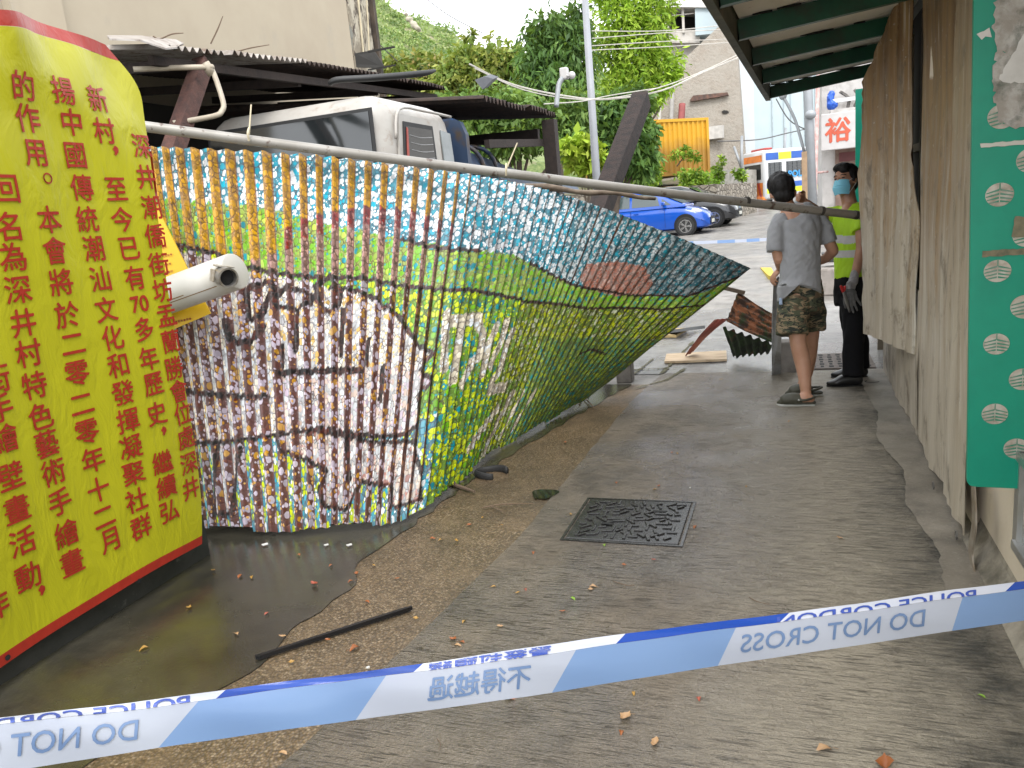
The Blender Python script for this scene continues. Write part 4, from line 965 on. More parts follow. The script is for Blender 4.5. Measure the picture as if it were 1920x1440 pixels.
panel([sp(YF+1.27, 1.94, .002), sp(YF+1.52, 1.94, .002), sp(YF+1.50, 2.44, .002), sp(YF+1.27, 2.46, .002)], (1, 0, 0), 'quarter_window', M('dusty_glass', (.30, .33, .34), .15), tk, .012)
q = MB(); q.tube([Vector(sp(YF+.26, 2.32, .02)), Vector(sp(YF+.40, 2.58, .02)), Vector(sp(YF+.9, 2.61, .022)), Vector(sp(YF+1.55, 2.61, .02))], .014, 8, smooth=4); q.build('gutter', m_cab, tk, smooth=True)
q = MB(); q.tube([(XL+.4, YF-.02, 1.70), (XL+.9, YF-.0, 1.95)], .008, 6); q.tube([(XR-.95, YF-.02, 1.70), (XR-.5, YF-.0, 1.95)], .008, 6); q.build('wiper', m_rub, tk)
q = MB(); q.box(((XR+XL)/2, YF-.02, 1.1), (1.7, .05, .45), bev=.02); q.build('grille', m_rub, tk)
q = MB(); q.box(((XR+XL)/2, YF-.06, .66), (2.0, .12, .24), bev=.03); q.build('bumper', m_cab, tk)
for y in (7.0, 11.6):
    for x in (XL+.14, XR-.14):
        w = MB(); w.tube([(x-.13, y, .42), (x+.13, y, .42)], .42, 24); o = w.build('wheel', m_rub, tk); smooth_angle(o)
q = MB(); q.box(((XR+XL)/2, 10.1, .78), (.8, 5.4, .2)); q.build('chassis', m_sdark, tk)
# blue headboard and bed
q = MB(); hb = [(XR+.05, 1.0), (XR+.05, 2.45), (XR+.0, 2.58), (XR-.1, 2.63), (XL+.1, 2.63), (XL, 2.58), (XL-.05, 2.45), (XL-.05, 1.0)]
q.prism([(x, 7.9, z) for x, z in hb], (0, .09, 0)); q.build('headboard', m_blue, tk)
q = MB(); q.box((XR+.03, 10.4, 1.35), (.05, 4.7, .7)); q.box((XL-.03, 10.4, 1.35), (.05, 4.7, .7)); q.box(((XR+XL)/2, 12.8, 1.35), (2.0, .05, .7)); q.box(((XR+XL)/2, 10.4, 1.02), (2.0, 4.7, .06)); q.build('tipper_body', M('tipper_grey', (.30, .32, .34), .5, c2=(.2, .22, .25), ns=4), tk)
q = MB()
q.grid(lambda u, v: Vector((XL-.02+(XR-XL+.1)*v, 8.0+u*4.6, 2.22-.28*u+.05*math.sin(v*9+u*4)+.22*math.sin(PI*v)-(.16 if v > .97 else 0))), 30, 20)
o = q.build('tarpaulin', M('blue_tarp', (.012, .02, .042), .5, c2=(.02, .04, .08), ns=5), tk, smooth=True)
q = MB()
for y in (8.35, 8.75): q.tube([(XR+.07, y, 1.1), (XR+.07, y, 2.0), (XR-.05, y-.1, 2.34), (XR-.5, y-.2, 2.42)], .025, 8, smooth=4)
q.build('rail', m_blue, tk, smooth=True)

# ------------------------------------------------------------------ tan building behind the shed
m_tan = M('tan_render', (.38, .325, .24), .85, c2=(.34, .285, .21), ns=.8, dirt=(.33, .29, .225), ds=1.1, dlo=.58, dhi=.72, bump=.1)
t = NT('peeling_pier'); v = t.coord((1, 1, .35)); f = t.noise(v, 4, 6, .7, .4); f2 = t.noise(v, 9, 5, .7)
c = t.mix(t.ramp(f, [(.44, 0), (.52, 1)]), (.40, .36, .28), (.20, .17, .125)); c = t.mix(t.ramp(f2, [(.52, 0), (.58, 1)]), c, (.06, .045, .035)); c = t.mix(t.ramp(t.noise(v, 3, 3), [(.6, 0), (.66, .8)]), c, (.24, .25, .22))
m_pier = t.set(Base_Color=c, Roughness=.9, Normal=t.bump(f2, .6, .03))
tb = thing('rendered_building', 'tan rendered building with a peeling dark corner pier, behind the tin shed', 'building', (-9, 8, 0))
q = MB(); q.box((-9.6, 7.6, 4.5), (5.0, 10.0, 9.0)); q.build('wall', m_tan, tb)
q = MB(); q.box((-7.06, 6.3, 4.5), (.09, .62, 8.9)); q.box((-7.045, 6.05, 4.5), (.07, .10, 8.8)); q.build('pilaster', m_tan, tb)
a = at(600, 60, 14); 
q = MB(); q.box((-7.6, 13.0, 4.5), (1.05, .78, 9.0), bev=.05); q.build('pier', m_pier, tb)
q = MB(); q.box((-7.25, 13.43, 4.5), (.5, .1, 8.95)); q.build('pier_edge', M('pier_black', (.03, .024, .02), .95, c2=(.10, .075, .055), ns=5, stretch=(1, 1, .4), bump=.8), tb)
q = MB(); q.tube([(-7.06, 12.9, 4.4), (-7.03, 12.92, 6), (-7.05, 12.85, 8.8)], .018, 6, smooth=4); q.tube([(-7.06, 13.1, 4.5), (-6.98, 13.15, 6), (-7.04, 13.1, 8.8)], .014, 6, smooth=4); q.build('cable', m_straw, tb)
# ------------------------------------------------------------------ foliage
def leaf_mat():
    t = NT('foliage'); a = t.n('Attribute', attribute_name='leafcol').outputs['Color']
    t.set(Base_Color=a, Roughness=.55, Specular_IOR_Level=.3)
    tr = t.n('BsdfTranslucent', {0: t.mix(.5, a, (.25, .35, .02))}); ms = t.n('MixShader', {0: .28, 1: t.b.outputs[0], 2: tr})
    t.t.links.new(ms.outputs[0], t.out.inputs[0]); return t.m
m_leaf = leaf_mat()
m_bark = M('bark', (.10, .075, .055), .9, c2=(.055, .042, .032), ns=9, stretch=(1, 1, .3), bump=.8)
def leaves_mesh(name, pts, outw, size, cols, seed, droop=.3, aspect=.42, org=(0, 0, 0)):
    """one small pointed leaf per point; cols: per-leaf colours"""
    r = np.random.RandomState(seed); n = len(pts)
    d = r.normal(size=(n, 3)); d /= np.linalg.norm(d, axis=1, keepdims=True); d = d*.9+outw*.5; d[:, 2] -= droop; d /= np.linalg.norm(d, axis=1, keepdims=True)
    s = np.cross(d, r.normal(size=(n, 3))); s /= np.linalg.norm(s, axis=1, keepdims=True)
    nn = np.cross(d, s); L_ = size*r.uniform(.6, 1.35, (n, 1)); w = L_*aspect*r.uniform(.8, 1.2, (n, 1))
    a = pts; b = pts+d*L_*.45+s*w*.5+nn*L_*.05; c = pts+d*L_+np.array([0, 0, -1])*L_*.12; e = pts+d*L_*.45-s*w*.5+nn*L_*.05
    V = np.stack([a, b, c, e], 1).reshape(-1, 3)-np.array(org); Fc = np.arange(4*n, dtype=np.int32)
    me = bpy.data.meshes.new(name); me.vertices.add(4*n); me.vertices.foreach_set('co', V.ravel()); me.loops.add(4*n); me.polygons.add(n)
    me.polygons.foreach_set('loop_start', np.arange(0, 4*n, 4)); me.loops.foreach_set('vertex_index', Fc); me.update(calc_edges=True)
    at_ = me.attributes.new('leafcol', 'FLOAT_COLOR', 'POINT'); cc = np.ones((n, 4, 4)); cc[:, :, :3] = cols[:, None]; at_.data.foreach_set('color', cc.ravel())
    me.materials.append(m_leaf); return me
def crown_points(lobes, n, seed, twig=9, spread=.16):
    """leaves gathered in twig-end clusters scattered through the lobes"""
    r = np.random.RandomState(seed); vol = np.array([l[1][0]*l[1][1]*l[1][2] for l in lobes])**.8; k = r.choice(len(lobes), n//twig, p=vol/vol.sum())
    d = r.normal(size=(len(k), 3)); d /= np.linalg.norm(d, axis=1, keepdims=True); rr = r.uniform(.02, 1, (len(k), 1))**.38*r.uniform(.75, 1.12, (len(k), 1))
    C = np.array([l[0] for l in lobes])[k]; R = np.array([l[1] for l in lobes])[k]
    cen = C+d*R*rr; s = R.mean(1, keepdims=True)*spread
    pts = np.repeat(cen, twig, 0)+r.normal(size=(len(k)*twig, 3))*np.repeat(s, twig, 0); return pts, np.repeat(d, twig, 0), np.repeat(k, twig), np.repeat(r.uniform(0, 1, len(k)), twig)
def tree(name, label, cat, lobes, n, leaf, palette, seed, base, group=None, droop=.3, trunk=.12, spread=.16, twig=9, aspect=.42, limbs=True):
    t = thing(name, label, cat, base, 0, group); pts, d, k, cr_ = crown_points(lobes, n, seed, twig, spread)
    r = np.random.RandomState(seed+1); pal = np.array(palette); lobetint = r.uniform(.72, 1.25, len(lobes))
    w = np.clip(cr_[:, None]*.75+r.uniform(0, .25, (len(pts), 1)), 0, .999)*(len(pal)-1); i = w.astype(int); f = w-i
    col = (pal[i[:, 0]]*(1-f)+pal[np.minimum(i[:, 0]+1, len(pal)-1)]*f)*lobetint[k][:, None]*r.uniform(.8, 1.2, (len(pts), 1))
    me = leaves_mesh('crown', pts, d, leaf, col, seed+2, droop, aspect, base); o = link('crown', me, t, org=base)
    q = MB(); b = Vector(base); top = Vector(np.mean([l[0] for l in lobes], 0)); 
    q.tube([b, b+(top-b)*.35+Vector((.1*trunk*5, 0, 0)), b+(top-b)*.7, top], [trunk, trunk*.8, trunk*.6, trunk*.3], 9, smooth=4)
    if limbs:
        for j, l in enumerate(lobes):
            c = Vector(l[0]); s_ = b+(top-b)*(.35+.3*((j*37) % 10)/10); m_ = (s_+c)/2+Vector((0, 0, -.1*(c-s_).length)); q.tube([s_, m_, c], [trunk*.45, trunk*.3, trunk*.08], 6, smooth=3)
    q.build('trunk', m_bark, t, smooth=True); return t
def plobes(px, d):
    """(x, y, rx, ry[, dd]) in photo pixels at depth d -> lobes in metres"""
    o = []
    for e in px:
        x, y, rx, ry = e[:4]; dd = e[4] if len(e) > 4 else 0; c = at(x, y, d+dd); k = (d+dd)/FPX; o.append((tuple(c), (rx*k, rx*k*1.0, ry*k)))
    return o
def ground_under(px, py, d):
    c = at(px, py, d); return (c.x, c.y, rise(c.y))
BRIGHT = [(.10, .20, .012), (.19, .33, .02), (.30, .44, .04), (.40, .52, .07)]
DARK = [(.020, .05, .012), (.045, .10, .022), (.085, .17, .035), (.17, .27, .07)]
OLIVE = [(.06, .10, .02), (.13, .19, .035), (.25, .27, .06), (.38, .27, .10)]
FRESH = [(.06, .13, .012), (.13, .25, .022), (.24, .38, .04), (.40, .48, .06)]
# hillside
ridge = [(380, -260), (520, -150), (640, -62), (715, -2), (745, 22), (780, 30), (815, 46), (850, 60), (885, 92), (960, 118), (1100, 138), (1320, 150)]
rx, ry = zip(*ridge)
def hill(u, v):
    x = 380+940*u; y0 = np.interp(x, rx, ry)
    if v < .72: k = v/.72; y = 300+(y0-300)*k; d = 62+(150-62)*k**.8; p = at(x, y, d)
    else: k = (v-.72)/.28; p = at(x, y0, 150)+Vector((-.35, .95, 0))*(60*k)+Vector((0, 0, -26*k*k))
    e = math.sin(PI*min(v/.72, 1))*1.6
    p.z += e*mnoise.noise(Vector((p.x*.09, p.y*.09, 0)))*1.6+.5*mnoise.noise(Vector((p.x*.3, p.y*.3, 5))); return p
q = MB(); q.grid(hill, 90, 60)
t = NT('hill_scrub'); v = t.coord(); f = t.noise(v, .16, 6, .7); f2 = t.noise(v, .9, 5, .7)
c = t.mix(t.ramp(f2, [(.35, 0), (.65, 1)]), (.10, .16, .045), (.24, .28, .10)); c = t.mix(t.ramp(f, [(.56, 0), (.64, .85)]), c, (.32, .27, .18))
structure(q, 'hill', t.set(Base_Color=c, Roughness=.95, Normal=t.bump(f2, 1, .8)), True)
r = np.random.RandomState(5); cen = []
for k in range(3200):
    u, v = r.uniform(.2, .9), r.uniform(.15, .73); cen.append((hill(u, v), r.uniform(.5, 1.8)))
pts, dd, cc = [], [], []
pal = np.array([(.10, .17, .06), (.17, .26, .08), (.26, .35, .11), (.33, .38, .16)])  # pale greens: distance haze mixed into the leaf colours
for p, s in cen:
    m_ = 22; d = r.normal(size=(m_, 3)); d /= np.linalg.norm(d, axis=1, keepdims=True); d[:, 2] = np.abs(d[:, 2]); pts.append(np.array(p)+d*s*np.array([1, 1, .8])); dd.append(d); cc.append(pal[r.randint(0, 4)]*r.uniform(.75, 1.25, (m_, 1)))
me = leaves_mesh('hillside_bushes', np.vstack(pts), np.vstack(dd), .42, np.vstack(cc), 8, .1, .8); o = link('hillside_bushes', me)
tag(o, 'scrub and bushes covering the green hillside', 'bushes', kind='stuff')
# slope-work blocks on the hill
q = MB()
for x, y, w, h in ((768, 36, 7, 6), (776, 46, 7, 8), (784, 54, 5, 6), (762, 27, 4, 3)): c = at(x, y, 119); q.ball(c, (w*.082, .8, h*.082), 6)
q = remesh(q, .12, 1, lambda p, n: .25*mnoise.noise(p*1.3))
single(q, 'rock_outcrop', M('pale_rock', (.40, .36, .29), .95, c2=(.25, .22, .17), ns=1.2, bump=.5), 'pale rocky outcrop high on the green hillside', 'rock')

# trees: far to near
tree('broadleaf_tree', 'olive and rusty yellow tree nearest the foot of the hill, above the truck cab', 'tree', plobes([(735, 140, 38, 26), (790, 130, 38, 30, 1), (760, 165, 55, 26), (700, 132, 26, 20), (822, 142, 34, 26)], 30), 6500, .30, OLIVE, 21, ground_under(770, 300, 30), 'trees between hill and shed')
tree('broadleaf_tree', 'mixed green tree with one thin sprig standing above it, left of the dark mango-like tree', 'tree', plobes([(880, 112, 36, 26), (925, 124, 40, 30), (850, 150, 42, 30), (905, 165, 60, 34), (880, 66, 9, 12), (925, 74, 10, 14), (965, 112, 30, 32)], 28), 8000, .27, OLIVE[:3]+[(.26, .27, .06)], 23, ground_under(895, 300, 28), 'trees between hill and shed')
tree('mango_tree', 'tall dark green drooping tree left of the lamp post', 'tree', plobes([(1030, 62, 46, 40), (1055, 110, 56, 44), (1008, 120, 40, 46), (1075, 60, 34, 38), (1040, 165, 62, 40), (1000, 175, 40, 38), (1085, 20, 20, 26)], 23), 9500, .26, DARK, 25, ground_under(1040, 320, 23), 'trees between hill and shed', droop=.9, aspect=.3)
tree('feathery_tree', 'tall bright yellow-green feathery tree right of the lamp post', 'tree', plobes([(1165, 40, 48, 46), (1215, 60, 44, 50), (1140, 90, 44, 44), (1195, 118, 52, 44), (1245, 128, 34, 34), (1170, 165, 46, 36), (1228, 20, 40, 38), (1150, -20, 50, 44), (1262, 150, 16, 22), (1225, 172, 26, 26)], 27), 12000, .24, BRIGHT, 27, ground_under(1180, 340, 27), 'trees between hill and shed', aspect=.3, spread=.2)
tree('broadleaf_tree', 'mid green leafy tree behind the far end of the shed roof', 'tree', plobes([(940, 200, 60, 36), (1000, 225, 56, 36), (870, 195, 46, 26), (960, 255, 62, 36), (900, 250, 40, 36), (1080, 215, 40, 44), (1060, 260, 46, 36)], 19), 8500, .2, DARK[1:]+[(.22, .34, .05)], 29, ground_under(960, 330, 19), 'trees between hill and shed', droop=.6)
tree('broadleaf_tree', 'dark glossy tree between the lamp post and the leaning steel beam', 'tree', plobes([(1150, 215, 46, 36), (1185, 190, 36, 32), (1160, 265, 52, 36), (1195, 245, 34, 40), (1140, 300, 40, 30), (1200, 300, 34, 40)], 20), 8000, .21, DARK, 31, ground_under(1128, 345, 20), 'trees between hill and shed', droop=.7)
tree('young_plant', 'pale yellow-green large-leaved plant at the foot of the lamp post', 'plant', plobes([(1092, 292, 30, 22), (1075, 275, 22, 18), (1112, 312, 26, 18), (1130, 290, 14, 20)], 16), 800, .26, [(.16, .28, .02), (.34, .46, .04), (.46, .54, .07)], 33, ground_under(1092, 330, 16), None, droop=.2, trunk=.04)
tree('young_plant', 'fresh green plant growing between trees and yellow container', 'plant', plobes([(1205, 330, 34, 26), (1190, 352, 30, 14), (1222, 295, 16, 22)], 28.5), 1800, .2, FRESH, 35, ground_under(1205, 365, 28.5), None, trunk=.05)

# bank, retaining wall, shrubs
bank = MB()
Yb = 31.0
bank.grid(lambda u, v: Vector((-14+11.0*u, 30.6+v*14, rise(30.6)+1.05+.55*(1-u)+v*1.1+.25*mnoise.noise(Vector((u*9, v*5, 0))))), 40, 20)
t = NT('bank_earth'); v = t.coord(); f = t.noise(v, 1.5, 6, .7); m_bank = t.set(Base_Color=t.mix(t.ramp(f, [(.4, 0), (.6, 1)]), (.07, .09, .03), (.17, .14, .09)), Roughness=.95, Normal=t.bump(f, .8, .2))
structure(bank, 'bank', m_bank, True)
def masonry(name, c1, c2, c3, scale, mort):
    t = NT(name); v = t.coord(); vo = t.n('TexVoronoi', {'Vector': t.coord((1, 1, 1.5)), 'Scale': scale, 'Randomness': .9}); ed = t.n('TexVoronoi', {'Vector': t.coord((1, 1, 1.5)), 'Scale': scale, 'Randomness': .9}, feature='DISTANCE_TO_EDGE')
    s = t.n('SeparateColor', {0: vo.outputs['Color']}).outputs[0]; c = t.ramp(s, [(0, c1), (.5, c2), (1, c3)]); n_ = t.noise(v, 8, 5, .7)
    c = t.mix(t.ramp(n_, [(.4, 0), (.7, .6)]), c, tuple(k*.6 for k in c1)); c = t.mix(t.ramp(ed.outputs['Distance'], [(.03, 1), (.09, 0)]), c, mort)
    return t.set(Base_Color=c, Roughness=.9, Normal=t.bump(t.ramp(ed.outputs['Distance'], [(0, 0), (.15, 1)]), .7, .05))
m_stone = masonry('rubble_stone', (.22, .19, .155), (.32, .28, .225), (.42, .38, .32), 3.6, (.14, .12, .095))
rw = MB()
w0, w1, w2 = onY(1150, 400, 30.5), onY(1345, 408, 30.5), at(1419, 390, 33.5)
rw.prism([(-13, 30.5, 0), (w1.x, 30.5, 0), (w1.x, 30.5, rise(30.5)+1.45), (-13, 30.5, rise(30.5)+1.75)], (0, .4, 0))
rw.prism([(w1.x+.005, 30.5, 0), (w2.x, w2.y, 0), (w2.x, w2.y, rise(w2.y)+1.25), (w1.x+.005, 30.5, rise(30.5)+1.44)], (-.1, .4, 0))
single(rw, 'retaining_wall', m_stone, 'rubble stone retaining wall behind the parked cars', 'wall', (w1.x, 30.6, .5))
q = MB(); p0, p1 = at(1345, 318, 34.5), at(1418, 318, 36.0); q.prism([p0, p1, p1+Vector((0, 0, -1.2)), p0+Vector((0, 0, -1.2))], (0, .4, 0))
single(q, 'concrete_parapet', M('parapet_grey', (.36, .34, .31), .9, c2=(.26, .25, .22), ns=3, dirt=(.16, .16, .13), ds=2), 'grey concrete parapet above the stone wall in front of the pale blue building', 'wall')
for k, (lob, n, lab, d) in enumerate((([(1298, 330, 22, 12), (1314, 334, 20, 12), (1282, 326, 14, 10), (1302, 343, 30, 10)], 1500, 'round bright green shrub hiding the lower right of the yellow container', 31.5),
        ([(1268, 290, 12, 8), (1286, 284, 12, 10), (1302, 292, 12, 10)], 420, 'thin creeper against the face of the yellow container', 32.6),
        ([(1345, 325, 10, 16), (1340, 345, 12, 12), (1356, 300, 8, 10)], 600, 'small green bush at the right corner of the yellow container', 32.2),
        ([(1392, 330, 10, 9), (1385, 322, 8, 8)], 350, 'little bush on the grey parapet', 33.4),
        ([(1352, 398, 12, 8), (1362, 403, 10, 6)], 300, 'weeds at the foot of the stone wall behind the cars', 29.6))):
    c = at(*lob[0][:2], d); bz = c.z-lob[0][3]*d/FPX-.3
    tree('shrub', lab, 'shrub', plobes(lob, d), n, .17, FRESH, 41+k*3, (c.x, c.y, bz), 'shrubs on the bank', trunk=.03)
# yellow container
m_cont = None
t = NT('container_yellow'); v = t.coord(); f = t.noise(v, 1.5, 6, .7); z = t.n('SeparateXYZ', {0: t.coord()}).outputs[2]
low_ = t.math('ADD', z, t.math('MULTIPLY', t.math('SUBTRACT', f, .5), 1.2))
rs_ = t.n('MapRange', {0: low_, 1: 1.55, 2: .9}).outputs[0]
c = t.mix(t.math('MULTIPLY', rs_, .7), (.60, .31, .010), (.22, .11, .025)); c = t.mix(t.ramp(t.noise(v, 6, 5, .7), [(.62, 0), (.7, .8)]), c, (.20, .085, .03))
m_cont = t.set(Base_Color=c, Roughness=.6)
cb_ = at(1228, 332, 33); ce_ = at(1332, 326, 34.2)
ct = thing('container', 'yellow-orange steel container with rust stained lower half up on the bank', 'container', cb_)
dx = (ce_-cb_); dx.z = 0; Wc = dx.length; dx.normalize(); dy = Vector((-dx.y, dx.x, 0)); Hc = 2.35
def cl_(x, y, z): return cb_+dx*x+dy*y+Vector((0, 0, z))
q = MB(); nr_ = 11
def cpan(u, v):
    x = .1+(Wc-.2)*u; p = (u*nr_) % 1; dpt = .0 if p < .38 else (.05 if .46 < p < .9 else .025); return cl_(x, .03+dpt, .12+v*(Hc-.24))
q.grid(cpan, nr_*12, 2); q.build('corrugated_side', m_cont, ct)
q = MB()
for x in (.06, Wc-.06): q.box(cl_(x, .06, Hc/2), (.13, .13, Hc), (dx, dy, Vector((0, 0, 1))))
for z in (.06, Hc-.06): q.box(cl_(Wc/2, .058, z), (Wc-.26, .12, .12), (dx, dy, Vector((0, 0, 1))))
q.build('frame', m_cont, ct)
q = MB(); q.box(cl_(Wc/2, 3.2, Hc/2), (Wc-.02, 5.9, Hc-.04), (dx, dy, Vector((0, 0, 1)))); q.build('body', m_cont, ct)

# old gable wall, pale blue metal building, balcony building
m_gable = masonry('old_gable', (.30, .265, .215), (.37, .33, .275), (.43, .395, .335), 2.3, (.25, .22, .18))
t = NT('rubble_render'); v = t.coord(); f = t.noise(v, 1.1, 7, .72); f2 = t.noise(v, 7, 5, .7)
br = t.n('TexBrick', {'Vector': t.coord((1, 1, 1), rot=(PI/2, 0, 0)), 'Scale': 4.0, 'Color1': (.34, .30, .25, 1), 'Color2': (.27, .235, .195, 1), 'Mortar': (.20, .18, .15, 1), 'Mortar Size': .03})
c = t.mix(t.ramp(f, [(.42, 0), (.5, 1)]), br.outputs[0], t.mix(f2, (.33, .30, .26), (.25, .225, .185))); c = t.mix(t.ramp(t.noise(v, .7, 5), [(.60, 0), (.68, .5)]), c, (.24, .20, .16))
m_rr = t.set(Base_Color=c, Roughness=.95, Normal=t.bump(f2, .8, .12))
gd = 40.0
gw = thing('gable_wall', 'old rough stone and render gable wall rising behind the yellow container', 'wall', at(1300, 345, gd))
q = MB(); q.prism([at(x, y, gd) for x, y in ((1222, 350), (1222, 200), (1236, 165), (1262, 130), (1345, 52), (1378, 40), (1400, 345))], (.05, .5, 0)); q.build('masonry', m_rr, gw)
q = MB(); q.prism([at(x, y, gd-.25) for x, y in ((1293, 188), (1300, 179), (1364, 173), (1366, 178), (1345, 182), (1296, 190))], (0, .3, 0)); q.build('broken_beam', M('broken_brick', (.13, .07, .05), .95, c2=(.05, .035, .03), ns=4, bump=1), gw)
q = MB()
for x, y, w, h in ((1333, 248, 20, 10), (1360, 210, 14, 7)): q.prism([at(x+a*w/2, y+b*h/2, gd-.06) for a, b in ((-1, -.3), (-.4, -1), (.5, -.8), (1, 0), (.3, .9), (-.7, .8))], (0, .1, 0))
q.build('hole', m_dark, gw)
q = MB(); q.box(at(1338, 249, gd-.3), (1.0, .5, .62)); q.build('duct_box', M('duct_grey', (.5, .48, .45), .7), gw)
for x, y0, y1, w, mt, lab in ((1278, 195, 238, .34, M('red_pipe', (.24, .055, .05), .6), 'short thick dark red pipe on the old gable wall'), (1260, 150, 240, .2, M('grey_pipe', (.3, .29, .27), .6), 'grey upright pipe on the old gable wall'), (1237, 195, 240, .14, M('pale_pipe', (.42, .40, .36), .6), 'pale bent pipe at the left edge of the old gable wall')):
    q = MB(); q.tube([at(x-2, y1, gd-.5), at(x, (y0+y1)/2, gd-.5), at(x+1, y0, gd-.5)], w/2, 10, smooth=3); single(q, 'drain_pipe', mt, lab, 'pipe', smooth=True)
m_clad = M('pale_cladding', (.34, .41, .43), .55, c2=(.38, .43, .445), ns=.6); m_cladw = M('white_cladding', (.44, .46, .47), .55, c2=(.4, .43, .445), ns=.5)
bd = 43.0
mb_ = thing('clad_building', 'tall pale blue metal clad building behind the police van', 'building', at(1450, 345, bd))
q = MB(); q.prism([at(x, y, bd) for x, y in ((1378, 345), (1370, -60), (1408, -60), (1417, 345))], (0, 1.5, 0)); q.build('white_edge', m_cladw, mb_)
q = MB(); q.prism([at(x, y, bd+.05) for x, y in ((1417, 345), (1408, -60), (1600, -60), (1604, 345))], (0, 5.5, 0)); q.build('cladding', m_clad, mb_)
q = MB()
for x in (1449, 1471, 1484, 1510, 1530): q.bar(at(x+2, 345, bd-.0), at(x-6, -60, bd-.0), .045, .05, up=(0, 1, 0))
q.build('seam', M('seam_grey', (.36, .42, .45), .5), mb_)
bb_ = thing('balcony_building', 'concrete building with a dark open balcony high above the old gable', 'building', at(1285, 60, 46))
m_bc = M('balcony_concrete', (.45, .42, .38), .85, c2=(.36, .33, .29), ns=2, dirt=(.24, .21, .18), ds=1)
dB = 46.0
q = MB(); q.prism([at(x, y, dB) for x, y in ((1228, 12), (1228, -60), (1420, -60), (1420, 5), (1334, 14))], (-.3, 6, 0)); q.build('slab', M('balcony_white', (.56, .54, .5), .8), bb_)
q = MB(); q.prism([at(x, y, dB+.6) for x, y in ((1228, 60), (1228, 10), (1252, 10), (1254, 60))], (-.3, 5, 0)); q.prism([at(x, y, dB+.6) for x, y in ((1254, 80), (1254, 58), (1312, 55), (1312, 80))], (-.3, 5, 0)); q.build('wall', m_bc, bb_)
q = MB(); q.prism([at(x, y, dB+2.6) for x, y in ((1250, 64), (1250, 8), (1316, 8), (1316, 62))], (-.3, 1, 0)); q.build('opening', m_dark, bb_)
q = MB(); q.bar(at(1282, 62, dB+.5), at(1280, 10, dB+.5), .14, .14, up=(0, 1, 0)); q.bar(at(1254, 30, dB+.5), at(1312, 24, dB+.5), .06, .06, up=(0, 1, 0)); q.build('railing', m_bc, bb_)
q = MB(); q.prism([at(x, y, dB+.2) for x, y in ((1304, 66), (1303, 14), (1352, 9), (1354, 62))], (-.3, 4, 0)); q.build('cladding', m_clad, bb_)
q = MB(); q.prism([at(x, y, 47.5) for x, y in ((1228, 200), (1228, 78), (1420, 72), (1420, 200))], (-.3, 5, 0)); q.build('base_wall', m_bc, bb_)

# sign building on the right with its street pole and pipes
sd0 = 22.0
m_swall = M('shop_wall', (.50, .48, .46), .85, c2=(.40, .38, .36), ns=3, dirt=(.28, .26, .24), ds=2)
sbd = thing('shop_building', 'grey-white old shop house with a white sign board and a shuttered doorway', 'building', at(1590, 390, sd0))
a, b = at(1536, 400, sd0+.2), at(1536, 165, sd0+.2)
base = a.copy(); base.z = 0
q = MB(); q.box((base.x+3.0, base.y+2.6, 3.2), (5.8, 4.6, 6.4)); q.build('wall', m_swall, sbd)
fy_ = base.y+.3
q = MB(); p0, p1 = onY(1566, 272, fy_-.06), onY(1640, 400, fy_-.06); q.box(((p0.x+p1.x)/2, fy_-.05, (p0.z+.6)/2), (p1.x-p0.x, .1, p0.z-.6)); q.build('shutter', M('brown_shutter', (.20, .13, .10), .7, c2=(.12, .08, .06), ns=6), sbd)
q = MB(); q.box(((p0.x+p1.x)/2, fy_-.12, p0.z-.35), (p1.x-p0.x-.2, .03, .25)); q.build('red_notice', M('red_notice', (.10, .02, .02), .6), sbd)
q = MB(); q.box((base.x+2.0, fy_-.35, onY(1570, 210, fy_-.4).z), (3.4, .7, .1)); q.build('ledge', m_swall, sbd)
m_sgn = M('sign_white', (.50, .485, .475), .5, c2=(.46, .445, .435), ns=5)
s0, s1 = onY(1539, 218, fy_-.75), onY(1612, 270, fy_-.75)
sg = thing('shop_sign', 'white sign board with one red Chinese character above the shop doorway', 'sign', s0)
W_ = 1.5; Hs = s0.z-s1.z+.12; zc_ = (s0.z+s1.z)/2-.02
q = MB(); q.box((s0.x+W_/2, fy_-.70, zc_), (W_, .2, Hs), bev=.02); q.build('board', m_sgn, sg)
c = onY(1571, 243, fy_-.81); vs, fs = glyphs('裕', .68, .018); q = MB(); q.add([(c.x+g[0], fy_-.804-lf(g)*8, c.z+g[1]) for g in vs], fs); q.build('lettering', M('sign_red', (.55, .10, .05), .6), sg, fix=False)
# junk on the ledge over the sign
m_net = M('grey_net', (.22, .20, .18), .9, c2=(.08, .075, .07), ns=9, bump=1)
q = MB(); z0 = onY(1585, 208, fy_-.4).z+.08
for k in range(9): q.tube([(base.x+.75+.17*k, fy_-.4+rng.uniform(-.1, .1), z0), (base.x+.8+.17*k+rng.uniform(-.2, .2), fy_-.4, z0+.25), (base.x+.75+.17*k+rng.uniform(-.2, .2), fy_-.35, z0+.45)], .045, 6, smooth=3)
q.ball((base.x+1.5, fy_-.3, z0+.22), (.5, .22, .24), 10); single(q, 'net_bundle', m_net, 'tangled grey bundle lying on the ledge above the sign', 'bundle')
q = MB(); c = onY(1558, 185, fy_-.45); q.ball(c, (.10, .1, .2), 10); q.ball(c+Vector((.03, 0, -.16)), (.16, .12, .14), 10); q = remesh(q, .02, 2, lambda p, n: .04*mnoise.noise(p*7)+.02*mnoise.noise(p*16)); single(q, 'blue_bag', M('blue_plastic', (.02, .10, .5), .35), 'blue plastic bag hanging above the white sign', 'bag', smooth=True)
q = MB(); q.bar(onY(1560, 190, fy_-.5), onY(1612, 183, fy_-.5), .05, .1); single(q, 'rail', M('rail_white', (.6, .6, .6), .6), 'short white rail above the sign beside the blue bag', 'rail')
